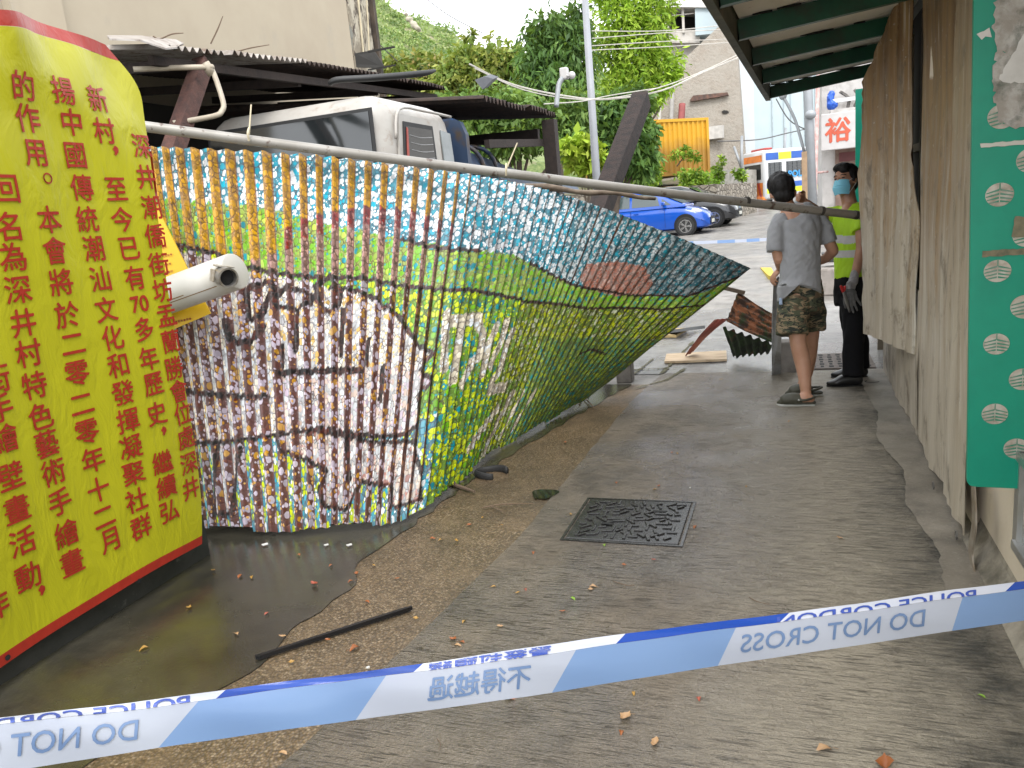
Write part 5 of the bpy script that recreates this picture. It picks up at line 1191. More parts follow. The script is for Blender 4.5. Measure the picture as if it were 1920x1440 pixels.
m_gpole = M('galvanised', (.30, .315, .33), .5, c2=(.25, .265, .28), ns=2, metal=.3)
pd = 20.0; a, b = at(1524, 396, pd), at(1513, 130, pd); q = MB(); d = (b-a); a = a-d*((a.z-rise(a.y))/d.z); q.tube([a, b, b+d*.8], .115, 14)
c = at(1520, 215, pd-.15); q.ball(c, (.14, .12, .12), 8)
single(q, 'street_pole', m_gpole, 'grey steel street pole standing in front of the pale clad building', 'pole', smooth=True)
q = MB(); a, b = at(1527, 396, 21), at(1536, 60, 21); q.tube([Vector((a.x, a.y, rise(a.y))), a, b], .055, 10); q.tube([at(1531, 324, 21), at(1552, 322, 21.6)], .03, 8)
single(q, 'drain_pipe', M('pink_pipe', (.40, .22, .2), .6, c2=(.5, .42, .4), ns=5), 'pinkish drain pipe running up beside the grey street pole', 'pipe', smooth=True)
q = MB(); a, b = at(1509, 362, 19.2), at(1508, 285, 19.2); q.bar(Vector((a.x, a.y, rise(a.y))), b, .13, .13, up=(0, 1, 0)); single(q, 'timber_post', M('tan_timber', (.30, .20, .12), .8, c2=(.22, .15, .09), ns=8), 'tan timber post in front of the police van', 'post')
q = MB(); a, b = at(1508, 285, 24), at(1468, 180, 24); q.tube([a, a+(b-a)*.5+Vector((.05, 0, .1)), b], .045, 8, smooth=4); q.ball(b, (.12, .1, .12), 6)
single(q, 'leaning_pole', m_gpole, 'thin leaning grey pole over the police van roof', 'pole', smooth=True)
for pts, d, lab in (([(1390, 330), (1391, 255)], 34.5, 'thin upright fence post left of the police van'), ([(1470, 300), (1473, 240)], 37.5, 'thin upright fence post above the police van roof'), ([(1394, 325), (1376, 275)], 34.6, 'slanting thin strut beside the left fence post')):
    q = MB(); q.tube([at(*pts[0], d), at(*pts[1], d)], .06, 8); single(q, 'fence_post', m_gpole, lab, 'post', group='fence posts by the van', smooth=True)

# lamp post and camera pole
a, b = at(1118, 325, 14.0), at(1097, 0, 14.0); d = b-a; base = a-d*((a.z-rise(a.y))/d.z)
lp = thing('lamp_post', 'tall grey steel lamp post rising in front of the trees', 'lamp post', base)
q = MB(); q.tube([base, base+Vector((d.x, d.y, d.z))*2.0], [.082, .055], 16); q.build('pole', M('lamp_grey', (.27, .28, .30), .5, c2=(.23, .24, .26), ns=2), lp, smooth=True)
q = MB(); q.tube([base, base+d.normalized()*.12], .13, 12); q.build('base', m_gpole, lp)
t_ = base+d*2.0; q = MB(); q.tube([t_, t_+Vector((.4, -.3, .25)), t_+Vector((1.3, -.8, .3))], .035, 8, smooth=4); q.box(t_+Vector((1.5, -.95, .28)), (.6, .25, .12), bev=.04); q.build('lamp_head', m_gpole, lp)
cp = thing('camera_pole', 'bent grey pole with white box and camera at the far shed roof corner', 'camera', at(1043, 196, 10.5))
q = MB(); q.tube([at(1043, 200, 10.5), at(1045, 180, 10.5), at(1048, 158, 10.5), at(1055, 146, 10.5)], .035, 10, smooth=4); q.build('pole', m_gpole, cp, smooth=True)
q = MB(); q.box(at(1058, 138, 10.5), (.11, .1, .15), bev=.015); q.build('box', m_sgn, cp)
q = MB(); q.ball(at(1072, 141, 10.45), .05, 10); q.tube([at(1062, 142, 10.45), at(1070, 142, 10.45)], .02, 8); q.build('camera', m_sgn, cp, smooth=True)

# overhead cables
m_cab_ = M('pale_cable', (.50, .47, .42), .6); m_cabd = M('dark_cable', (.10, .10, .10), .6)
def cable(pts, dl, w, mat, lab, n=5):
    P = [at(x, y, d) for (x, y), d in zip(pts, dl)]; q = MB(); q.tube(P, w, 5, smooth=n); single(q, 'overhead_cable', mat, lab, 'cable', group='overhead cables')
cable([(880, 120), (960, 158), (1060, 180), (1140, 186), (1240, 170), (1320, 135), (1392, 105)], [11, 11.5, 12, 12.5, 13, 14, 15], .014, m_cab_, 'thick pale sagging cable crossing in front of the lamp post, lowest of its bunch')
cable([(890, 128), (980, 168), (1080, 186), (1160, 182), (1250, 160), (1330, 128), (1392, 98)], [11, 11.5, 12, 12.5, 13, 14, 15], .009, m_cab_, 'thin pale sagging cable just above the thick one by the lamp post')
cable([(1020, 195), (1090, 190), (1150, 178), (1235, 165)], [10.6, 11.5, 12, 13], .008, m_cab_, 'short pale cable running from the camera pole past the lamp post')
for k, (p, lab) in enumerate(((((1110, 58), (1240, 58), (1350, 48), (1420, 40)), 'upper pale cable across the feathery tree'), (((1110, 72), (1240, 62), (1345, 56), (1420, 54)), 'second pale cable across the feathery tree'), (((1110, 86), (1240, 78), (1350, 74), (1420, 70)), 'third pale cable across the feathery tree'), (((1110, 94), (1240, 88), (1360, 80), (1420, 74)), 'lowest pale cable of the four across the feathery tree'))):
    cable(p, [20, 21, 22, 23], .012, m_cab_, lab)
cable([(790, -10), (840, 28), (905, 62)], [40, 40, 40], .03, m_cabd, 'dark cable crossing the white sky above the hill')
cable([(655, 0), (690, 60), (745, 115)], [18, 20, 22], .015, m_cabd, 'dark cable dropping from the tan building across the hillside')
cable([(1345, 265), (1420, 262), (1475, 250), (1520, 240)], [37, 37, 37, 37], .03, m_cabd, 'thin dark cable strung along the pale clad building')
cable([(1455, 185), (1480, 225), (1515, 245)], [30, 30, 30], .025, m_cabd, 'dark cable dropping beside the grey street pole')
# ------------------------------------------------------------------ parked cars and the police van (local axes: x forward, y left, z up)
m_chrome = M('alloy', (.62, .62, .63), .25, .9); m_lens = glass_mat('lamp_glass', (.55, .57, .6), .05)
m_carglass = glass_mat('car_glass', (.05, .07, .07), .04)
def paint_mat(name, col, rough=.22):
    t = NT(name); return t.set(Base_Color=col, Roughness=rough, Coat_Weight=.7, Coat_Roughness=.06, Specular_IOR_Level=.5)
def loftx(q, st, sec):
    n = None; vs = []
    for s in st:
        P = sec(*s); n = len(P); vs += [(s[0], y, z) for y, z in P]
    m = len(st); q.add(vs, [(i*n+k, i*n+(k+1) % n, (i+1)*n+(k+1) % n, (i+1)*n+k) for i in range(m-1) for k in range(n)]+[tuple(range(n)), tuple((m-1)*n+k for k in range(n))[::-1]])
def car(name, label, loc, rz, paint, grp='cars parked by the stone wall', plate=True):
    t = thing(name, label, 'car', loc, rz, grp); L_, Wd = 3.85, .84
    q = MB()
    def sec(x, w, zb, zt):
        h = [(w*.80, zb), (w*.97, zb+.06), (w, zb+.25), (w*1.0, zt-.28), (w*.965, zt-.1), (w*.86, zt-.015), (w*.5, zt+.02)]
        return h+[(-y, z) for y, z in reversed(h)]
    st = [(0, .62, .42, .88), (.06, .76, .28, .95), (.25, .81, .2, .98), (.7, .84, .19, .985), (1.4, .84, .19, .98), (2.1, .84, .19, .97), (2.7, .84, .19, .965), (3.05, .835, .19, .93), (3.35, .82, .2, .86), (3.6, .78, .2, .76), (3.76, .70, .22, .66), (3.85, .54, .27, .55)]
    loftx(q, st, sec); o = q.build('body', paint, t, local=True); smooth_angle(o, 50)
    q = MB()
    def sec2(x, zr, wt):
        h = [(.80, .93), (.78, 1.0)]+[(.78+(wt-.78)*k, 1.0+(zr-.06-1.0)*k) for k in (.5, 1)]+[(wt*.92, zr-.015), (wt*.6, zr+.01)]
        return h+[(-y, z) for y, z in reversed(h)]
    st2 = [(.08, 1.05, .74), (.16, 1.28, .68), (.35, 1.44, .64), (.8, 1.51, .63), (1.4, 1.53, .63), (1.9, 1.50, .63), (2.25, 1.40, .645), (2.6, 1.235, .69), (2.95, 1.07, .75), (3.12, .99, .78)]
    loftx(q, st2, sec2); o = q.build('cabin', paint, t, local=True); smooth_angle(o, 50)
    zr = lambda x: np.interp(x, [s[0] for s in st2], [s[1] for s in st2]); wt = lambda x: np.interp(x, [s[0] for s in st2], [s[2] for s in st2])
    def sy(x, z): r_ = zr(x); return .78+(wt(x)-.78)*min(1, max(0, (z-1.0)/max(r_-.06-1.0, .05)))
    for sg in (-1, 1):
        for nm, pl_ in (('window', [(.35, 1.02), (1.28, 1.02), (1.28, 1.43), (.9, 1.42), (.55, 1.36), (.4, 1.25)]), ('window', [(1.36, 1.02), (2.28, 1.02), (2.2, 1.30), (2.0, 1.40), (1.75, 1.43), (1.36, 1.43)]), ('window', [(2.34, 1.02), (2.66, 1.02), (2.42, 1.20), (2.34, 1.24)])):
            q = MB(); q.add([(x, sg*(sy(x, z)+.006), z) for x, z in pl_], [tuple(range(len(pl_)))]); q.build(nm, m_carglass, t, local=True, fix=False)
        q = MB(); q.box((2.42, sg*.90, 1.08), (.12, .16, .11), bev=.03); q.build('mirror', paint, t, local=True)
        q = MB(); q.box((1.5, sg*.848, .82), (.16, .02, .03), bev=.006); q.box((.75, sg*.846, .83), (.16, .02, .03), bev=.006); q.build('handle', paint, t, local=True)
        q = MB()
        for x in (1.32, 2.45): q.box((x, sg*.841, .62), (.008, .006, .62))
        q.build('door_seam', m_gap, t, local=True)
        q = MB(); q.ball((3.45, sg*.66, .74), (.2, .12, .10), 8, (Vector((.92, -sg*.35, -.25)).normalized(), Vector((sg*.35, .92, 0)).normalized(), Vector((.2, 0, .98)).normalized())); q.build('headlight', m_lens, t, local=True, smooth=True)
        for x in (.68, 3.10):
            q = MB(); q.tube([(x, sg*.70, .33), (x, sg*.842, .33)], .365, 28); q.build('wheel_arch', m_gap, t, local=True)
            q = MB(); q.tube([(x, sg*.66, .30), (x, sg*.70, .30), (x, sg*.835, .30), (x, sg*.855, .30)], [.27, .30, .30, .285], 28); w = q.build('wheel', m_rub, t, local=True); smooth_angle(w)
            q = MB(); 
            for k in range(5):
                for ds in (-.13, .13):
                    a = 2*PI*k/5+ds; c = Vector((math.cos(a), 0, math.sin(a))); q.bar(Vector((x, sg*.862, .30))+c*.04, Vector((x, sg*.862, .30))+c*.20, .03, .014, up=(0, 1, 0))
            q.tube([(x, sg*.855, .30), (x, sg*.868, .30)], .045, 12)
            n = 28; q.add([(x+rr*math.cos(2*PI*j/n), sg*.863, .30+rr*math.sin(2*PI*j/n)) for rr in (.185, .21) for j in range(n)], [(j, (j+1) % n, n+(j+1) % n, n+j) for j in range(n)])
            q.build('rim', m_chrome, w, local=True, fix=False)
    q = MB(); q.add([(2.22, -.60, 1.425), (2.22, .60, 1.425), (3.02, .70, 1.05), (3.02, -.70, 1.05)], [(0, 1, 2, 3)]); q.build('windscreen', m_carglass, t, local=True, fix=False)
    q = MB(); q.add([(.06, -.62, 1.06), (.06, .62, 1.06), (.26, .56, 1.42), (.26, -.56, 1.42)], [(0, 1, 2, 3)]); q.build('rear_window', m_carglass, t, local=True, fix=False)
    q = MB(); q.box((3.83, 0, .50), (.06, .8, .12), bev=.02); q.build('grille', m_rub, t, local=True)
    q = MB(); q.box((3.87, 0, .40), (.02, .5, .11)); q.build('number_plate', M('plate_white', (.7, .7, .62), .5) if 'plate_white' not in bpy.data.materials else bpy.data.materials['plate_white'], t, local=True)
    return t
m_bluepaint = paint_mat('blue_paint', (.006, .075, .42)); m_blackpaint = paint_mat('dark_paint', (.02, .021, .024))
wp = at(1285, 430, 25.0); hz_ = rad(-3)
def wheel_loc(p, rz): c, s = math.cos(rz), math.sin(rz); l = Vector((3.10*c+.86*s, 3.10*s-.86*c)); return (p.x-l.x, p.y-l.y, rise(p.y))
car('parked_car', 'bright blue hatchback with silver five-spoke wheels parked nearest, behind the mural tip', wheel_loc(wp, hz_), hz_, m_bluepaint)
l2 = wheel_loc(wp, hz_); car('parked_car', 'dark car parked behind the blue hatchback with only its nose showing', (l2[0]+.75, l2[1]+2.6, rise(l2[1]+2.6)), rad(-6), m_blackpaint)

# police van
vd = 36.0; p = at(1434, 392, vd); vz = rad(33)
vn = thing('police_van', 'white police van with blue and yellow check bands, behind the man in grey', 'van', (p.x, p.y, rise(p.y)), vz)
m_vw = paint_mat('van_white', (.52, .53, .54), .3); m_vb = M('van_blue', (.02, .10, .42), .4); m_vy = M('van_yellow', (.62, .72, .02), .4); m_vo = M('van_orange', (.75, .22, .03), .4); m_vr = M('van_red', (.45, .06, .05), .4)
Lv, Wv, Hv, z0 = 5.6, 2.0, 2.62, .35
bm = bmesh.new(); bmesh.ops.create_cube(bm, size=1)
for v in bm.verts: v.co = Vector((Lv/2+v.co.x*Lv, Wv/2+v.co.y*Wv*(1 if v.co.z < 0 else .93), z0+(v.co.z+.5)*(Hv-z0)))
bmesh.ops.bevel(bm, geom=bm.edges[:], offset=.13, segments=3, affect='EDGES', profile=.5); bm.verts.index_update()
q = MB(); q.add([v.co.copy() for v in bm.verts], [[v.index for v in f.verts] for f in bm.faces]); bm.free(); o = q.build('body', m_vw, vn, local=True); smooth_angle(o, 50)
def ysd(z): return Wv*.035*(z-z0)/(Hv-z0)
def vside(x0, x1, za, zb_, off): return [(x0, ysd(za)-off, za), (x1, ysd(za)-off, za), (x1, ysd(zb_)-off, zb_), (x0, ysd(zb_)-off, zb_)]
for k in range(8):
    x0 = .14+k*.66; q = MB(); q.add(vside(x0, min(x0+.66, 5.45), 2.14, 2.46, .006), [(0, 1, 2, 3)]); q.build('check_band', m_vb if k % 2 == 0 and k > 0 or k == 0 else m_vy, vn, local=True, fix=False)
    for r_ in (0, 1):
        q = MB(); q.add(vside(x0, min(x0+.66, 5.45), .62+.24*r_, .86+.24*r_, .006), [(0, 1, 2, 3)]); q.build('check_band', m_vy if (k+r_) % 2 == 0 else m_vb, vn, local=True, fix=False)
for x0, x1 in ((.25, .95), (1.18, 2.6), (2.75, 4.0), (4.15, 5.2)):
    q = MB(); q.add(vside(x0, x1, 1.32, 2.02, .008), [(0, 1, 2, 3)]); w = q.build('window', m_glass, vn, local=True, fix=False)
    q = MB()
    for k in range(5):
        z = 1.42+.13*k; q.box(((x0+x1)/2, ysd(z)-.02, z), (x1-x0, .012, .014))
    for x in np.arange(x0+.1, x1, .24): q.box((x, ysd(1.66)-.024, 1.68), (.014, .012, .66))
    q.build('grille', M('grille_grey', (.10, .11, .12), .5) if 'grille_grey' not in bpy.data.materials else bpy.data.materials['grille_grey'], w, local=True)
vs, fs = glyphs('POLICE', .40, .014); q = MB(); q.add([(1.9+g[0], ysd(1.42)-.04-lf(g)*8, 1.44+g[1]) for g in vs], fs); q.build('lettering', M('van_text', (.05, .35, .75), .4), vn, local=True, fix=False)
# rear face: orange, white and red stripes, tall narrow window
q = MB(); q.add([(-.006, .12, .5), (-.006, 1.85, .5), (-.006, 1.85, 1.15), (-.006, .12, 1.15)], [(0, 1, 2, 3)]); q.build('rear_panel', m_vo, vn, local=True, fix=False)
q = MB()
for k in range(4): q.add([(-.010, .2+.42*k, .5), (-.010, .38+.42*k, .5), (-.010, .58+.42*k, 1.15), (-.010, .40+.42*k, 1.15)], [(0, 1, 2, 3)])
q.build('rear_stripe', m_vr, vn, local=True, fix=False)
q = MB(); q.add([(-.006, .15, 2.1), (-.006, 1.75, 2.1), (-.006, 1.75, 2.4), (-.006, .15, 2.4)], [(0, 1, 2, 3)]); q.build('rear_panel', m_vo, vn, local=True, fix=False)
q = MB(); q.add([(-.008, .25, 1.3), (-.008, 1.7, 1.3), (-.008, 1.7, 2.0), (-.008, .25, 2.0)], [(0, 1, 2, 3)]); q.build('rear_window', m_glass, vn, local=True, fix=False)
q = MB(); q.box((.05, Wv/2, .42), (.25, 1.9, .16), bev=.04); q.build('bumper', m_vo, vn, local=True)
q = MB(); q.box((.35, .75, 2.66), (.4, 1.2, .1), bev=.03); q.build('roof_light', m_vr, vn, local=True)
for x in (1.15, 4.5):
    for y in (.12, Wv-.12):
        q = MB(); q.tube([(x, y-.12, .35), (x, y+.12, .35)], .35, 22); o = q.build('wheel', m_rub, vn, local=True); smooth_angle(o)
# ------------------------------------------------------------------ the two men
R3, U3, F3 = Vector(_R), Vector(_U), Vector(_f)
def skin_mat(name, c1, c2):
    t = NT(name); v = t.coord(); n_ = t.noise(v, 9, 4); return t.set(Base_Color=t.mix(t.ramp(n_, [(.35, 0), (.7, 1)]), c1, c2), Roughness=.5, Subsurface_Weight=.08, Subsurface_Radius=(.02, .008, .004))
m_skin = skin_mat('skin_light', (.50, .28, .19), (.43, .225, .145)); m_skin2 = skin_mat('skin_tan', (.42, .22, .14), (.34, .17, .10))
m_hair = None
t = NT('black_hair'); m_hair = t.set(Base_Color=(.010, .009, .009), Specular_IOR_Level=.25, Roughness=.55, Normal=t.bump(t.noise(t.coord((90, 90, 14)), 1.6, 4, .7), .6, .006))
def fabric(name, c1, c2, rough=.85, sc=6):
    t = NT(name); v = t.coord(); n_ = t.noise(v, sc, 4, .6); f = t.noise(v, 420, 2)
    return t.set(Base_Color=t.mix(t.ramp(n_, [(.35, 0), (.7, 1)]), c1, c2), Roughness=rough, Sheen_Weight=.2, Normal=t.bump(t.math('ADD', t.math('MULTIPLY', f, .15), t.noise(t.coord((1, 1, .5)), 11, 4, .6, .8)), .35, .012))
m_grey = fabric('grey_jersey', (.29, .295, .31), (.26, .265, .28)); m_black = fabric('black_cloth', (.007, .007, .009), (.004, .004, .005)); m_black.node_tree.nodes['Principled BSDF'].inputs['Sheen Weight'].default_value = .0; m_black.node_tree.nodes['Principled BSDF'].inputs['Specular IOR Level'].default_value = .2
def lime_mat():
    t = NT('lime_jersey'); v = t.coord(); n_ = t.noise(v, 6, 4); a = t.n('Attribute', attribute_name='band').outputs['Fac']
    c = t.mix(t.ramp(n_, [(.35, 0), (.7, 1)]), (.40, .66, .015), (.35, .58, .012)); c = t.mix(t.ramp(a, [(.45, 0), (.55, 1)]), c, (.50, .50, .50))
    return t.set(Base_Color=c, Roughness=.7, Normal=t.bump(t.noise(t.coord((1, 1, .5)), 11, 4, .6, .8), .35, .012))
def camo_mat():
    t = NT('camouflage'); v = t.coord((1, 1, 2.6)); a = t.noise(v, 9, 4, .55, 1.2); b = t.noise(t.coord((1.2, 1.1, 2.8)), 11, 4, .55, 1.5); d = t.noise(t.coord((.9, 1, 2.2)), 8, 3, .5, 1)
    c = t.mix(t.ramp(a, [(.50, 0), (.53, 1)]), (.065, .072, .042), (.235, .175, .105)); c = t.mix(t.ramp(b, [(.53, 0), (.56, 1)]), c, (.020, .024, .018)); c = t.mix(t.ramp(d, [(.60, 0), (.63, 1)]), c, (.11, .075, .045))
    return t.set(Base_Color=c, Roughness=.9, Normal=t.bump(t.noise(t.coord((1, 1, .6)), 10, 4, .6, .6), .35, .012))
m_camo = camo_mat()
m_glove = M('glove_grey', (.36, .35, .36), .9, c2=(.28, .27, .28), ns=40, bump=.5, bs=220); m_glove2 = M('glove_palm', (.085, .085, .085), .8, c2=(.15, .145, .14), ns=30)
def wr(a1, a2, s1=7, s2=17, stretch=(1, 1, .6)):
    def f(p, n):
        q_ = Vector((p.x*stretch[0], p.y*stretch[1], p.z*stretch[2])); return a1*mnoise.noise(q_*s1)+a2*(abs(mnoise.noise(q_*s2))-.2)
    return f
def pinch(q, pts, r, **k): q.tube(pts, r, k.get('n', 12), smooth=k.get('smooth', 4), dome=True, ref=k.get('ref'))
def hand(q, wrist, palmdir, side, curl, out, s=1.0, spread=.019, point=False):
    """palm and five fingers: palmdir along the hand, side across the knuckles towards the thumb, out = the way fingers curl"""
    pd_, sd_, od_ = palmdir.normalized(), side.normalized(), out.normalized()
    q.ball(wrist+pd_*.048*s, (.040*s, .050*s, .018*s), 10, (sd_, pd_, od_))
    for k in range(4):
        b = wrist+pd_*(.082-.004*abs(k-1.2))*s+sd_*(.030-k*spread)*s; l = (.062, .072, .067, .052)[k]*s; c = curl if not (point and k == 0) else .05
        d1 = (pd_*math.cos(c)+od_*math.sin(c)); d2 = (pd_*math.cos(c*2.0)+od_*math.sin(c*2.0)); d3 = (pd_*math.cos(c*2.7)+od_*math.sin(c*2.7))
        q.tube([b-pd_*.02*s, b, b+d1*l*.45, b+d1*l*.45+d2*l*.32, b+d1*l*.45+d2*l*.32+d3*l*.26], [.0095*s, .0092*s, .0086*s, .008*s, .0066*s], 8, smooth=2, dome=True)
    b = wrist+pd_*.03*s+sd_*.032*s; d = (sd_*.75+pd_*.7+od_*.3).normalized(); d2 = (pd_*.8+od_*.6).normalized()
    q.tube([b-sd_*.015*s, b+d*.03*s, b+d*.03*s+d2*.035*s], [.0125*s, .0105*s, .008*s], 8, smooth=2, dome=True)

# ---- man in grey, seen from behind
D1 = 5.66; k1 = D1/FPX
def J(x, y, dd=0): return at(x, y, D1+dd)
foot1 = gp(1495, 762); p1 = thing('person', 'man in grey T-shirt, camouflage shorts and clogs seen from behind, holding a grey plate', 'person', foot1)
body = MB()
hd = (R3*.12-F3*-.97+U3*.05).normalized()
hc = J(1468, 357)
body.ball(hc, (.074, .092, .112), 14, (R3, F3, U3)); body.ball(J(1466, 371, .05), (.056, .06, .06), 10, (R3, F3, U3))
pinch(body, [J(1470, 372, .01), J(1477, 390), J(1486, 408, .02)], [.056, .054, .055])
for x, y in ((1446, 366), (1491, 362)): body.ball(J(x, y, .02), (.010, .020, .030), 8, (R3, F3, U3))
body.ball(J(1464, 362, .1), (.013, .02, .02), 6)   # nose, on the far side
body.tube([J(1492, 402), J(1500, 440), J(1500, 490), J(1500, 535)], [(.13, .08), (.14, .095), (.13, .09), (.13, .095)], 18, ref=R3, smooth=3, dome=True)
# arms
pinch(body, [J(1462, 412, .02), J(1455, 450, -.0), J(1461, 486, .02)], [.05, .045, .042]); pinch(body, [J(1461, 486, .02), J(1463, 496, .09), J(1463, 503, .15)], [.042, .038, .028])
pinch(body, [J(1539, 410, .03), J(1551, 445, .0), J(1562, 470, .03)], [.05, .044, .041]); pinch(body, [J(1562, 470, .03), J(1550, 483, .12), J(1532, 492, .2)], [.041, .037, .027])
hand(body, J(1463, 503, .15), (-R3*.5-U3*.7+F3*.35), (-R3*.2+F3*.9), .75, (R3*.5-U3*.7), 1.0)
hand(body, J(1532, 492, .2), (-R3*.9-U3*.1+F3*.3), (U3), .7, (-F3*.3-U3*.5+R3*.3), 1.0)
# legs
near = [J(1494, 560, -.02), J(1495, 605, -.03), J(1496, 640, -.04), J(1503, 670, -.02), J(1508, 700, -.02), J(1511, 735, -.02), J(1513, 748, -.02)]
body.tube(near, [.085, .07, .058, .060, .050, .037, .038], 14, smooth=3, dome=True)
fd = gp(1478, 746); fo = gp(1500, 744)
farL = [J(1516, 560, .16), J(1520, 605, .2), J(1520, 640, .22), J(1517, 668, .26), J(1512, 700, .29), J(1503, 727, .3), J(1502, 735, .3)]
body.tube(farL, [.085, .07, .056, .056, .047, .035, .036], 14, smooth=3, dome=True)
toe, heel = gp(1459, 762), gp(1527, 762); fdir = (toe-heel).normalized(); fs_ = Vector((-fdir.y, fdir.x, 0))
pinch(body, [J(1513, 745, -.02), heel-(-fdir)*.0+fdir*.06+Vector((0, 0, .065)), heel+fdir*.16+Vector((0, 0, .05))], [.038, .042, .036])
body.ball(heel+fdir*.035+Vector((0, 0, .055)), (.038, .033, .036), 8)
t2, h2 = gp(1474, 745), gp(1540, 743); f2 = (t2-h2).normalized()
pinch(body, [J(1502, 730, .3), t2-f2*.12+Vector((0, 0, .06))], [.036, .036])
b1 = remesh(body, .0065, 3).build('body', m_skin, p1, smooth=True)
# hair
q = MB(); q.ball(J(1466, 350, -.005), (.094, .104, .098), 18, (R3, F3, U3)); q.ball(J(1470, 367, -.035), (.074, .062, .052), 12, (R3, F3, U3)); q.ball(J(1463, 345, .03), (.094, .085, .092), 12, (R3, F3, U3))
h = remesh(q, .008, 2, lambda p, n: (.007*mnoise.noise(Vector((p.x*38, p.y*38, p.z*9)))+.004*mnoise.noise(p*18)+.004*abs(mnoise.noise(Vector((p.x*80, p.y*80, p.z*20)))))); h.build('hair', m_hair, p1, smooth=True)
# shirt
q = MB()
q.tube([J(1482, 391, .0), J(1487, 398, .01), J(1497, 408, .01), J(1501, 425, .0), J(1501, 460, .0), J(1500, 500, .01), J(1500, 530, .01), J(1498, 546, .0)],
       [(.062, .062), (.095, .078), (.158, .10), (.158, .118), (.145, .118), (.146, .12), (.152, .13), (.158, .135)], 24, ref=R3, smooth=4)
q.tube([J(1468, 409, .01), J(1456, 432, -.0), J(1454, 472, .0)], [.062, .062, .066], 16, smooth=4); q.tube([J(1532, 409, .01), J(1546, 430, .0), J(1555, 455, .01)], [.062, .06, .064], 16, smooth=4)
q.ball(J(1466, 414, .01), .062, 10); q.ball(J(1535, 412, .01), .06, 10)
q.prism([J(1463, 535, -.12), J(1500, 535, -.14), J(1476, 556, -.13), J(1461, 566, -.1)], F3*.06)
def shirt1(p, n):
    return .007*mnoise.noise(Vector((p.x*6, p.y*6, p.z*5)))+.014*(abs(mnoise.noise(Vector(((p.x+p.z*.6)*11, p.y*11, p.z*4.5))))-.25)+.006*(abs(mnoise.noise(Vector(((p.x-p.z*.8)*22, p.y*22, p.z*9))))-.2)
sh1 = remesh(q, .008, 3, shirt1).build('shirt', m_grey, p1, smooth=True)
q = MB(); cpts = [J(1482, 392, .0)+R3*.064*math.cos(a)+F3*.062*math.sin(a)+U3*(.006+.010*math.sin(a)) for a in [2*PI*k/20 for k in range(21)]]; q.tube(cpts, .0075, 8); q.build('collar', m_grey, p1, smooth=True)
# shorts
q = MB()
q.tube([J(1500, 524, .02), J(1500, 545, .03), J(1500, 572, .05), J(1500, 588, .05)], [(.15, .12), (.162, .135), (.165, .15), (.155, .14)], 22, ref=R3, smooth=3)
q.tube([J(1490, 562, -.01), J(1487, 590, -.03), J(1486, 628, -.04)], [(.108, .12), (.113, .12), (.113, .12)], 20, ref=R3, smooth=3)
q.tube([J(1519, 562, .13), J(1524, 590, .18), J(1526, 619, .2)], [(.10, .11), (.095, .11), (.085, .11)], 20, ref=R3, smooth=3)
remesh(q, .008, 3, wr(.007, .012)).build('shorts', m_camo, p1, smooth=True)
q = MB(); q.box(J(1464, 565, -.10), (.022, .012, .05), (R3, F3, U3), bev=.004); q.build('pocket_tag', M('tag_blue', (.35, .45, .62), .6), p1)
# clogs
m_clog = M('olive_rubber', (.060, .058, .040), .6, c2=(.045, .044, .03), ns=12); m_sole = M('pale_sole', (.42, .42, .39), .7)
def clog(toe, heel, nm):
    d = (toe-heel).normalized(); s_ = Vector((-d.y, d.x, 0)); L_ = (toe-heel).length; Z = Vector((0, 0, 1)); q = MB()
    q.tube([heel+d*.10+Z*.058, heel+d*.15+Z*.060, heel+d*.20+Z*.052, heel+d*(L_-.045)+Z*.042, heel+d*(L_-.005)+Z*.03], [(.046, .042), (.050, .044), (.052, .040), (.047, .030), (.022, .016)], 18, ref=s_, smooth=4, dome=True)
    q.tube([heel+d*.11+Z*.055+s_*.046, heel+d*.05+Z*.062+s_*.046, heel-d*.005+Z*.072, heel+d*.05+Z*.062-s_*.046, heel+d*.11+Z*.055-s_*.046], [(.010, .010)]*5, 8, smooth=4)
    q.tube([heel+d*.0+Z*.03, heel+d*.12+Z*.032, heel+d*(L_-.02)+Z*.03], [(.036, .012), (.045, .014), (.036, .012)], 14, ref=s_, smooth=3, dome=True)
    o = remesh(q, .006, 3).build('clog', m_clog, p1, smooth=True)
    q = MB(); q.tube([heel+d*.0+Z*.014, heel+d*.07+Z*.014, heel+d*.15+Z*.0135, heel+d*.22+Z*.014, toe+Z*.017], [(.036, .014), (.042, .014), (.044, .0135), (.047, .014), (.026, .010)], 16, ref=s_, smooth=3, dome=True); q.build('sole', m_sole, o, smooth=True)
    q = MB()
    for sg in (-1, 1): q.ball(heel+d*.105+Z*.06+s_*sg*.052, .008, 6)
    q.build('rivet', m_sole, o, smooth=True)
clog(toe, heel, 'near'); clog(t2, h2, 'far')

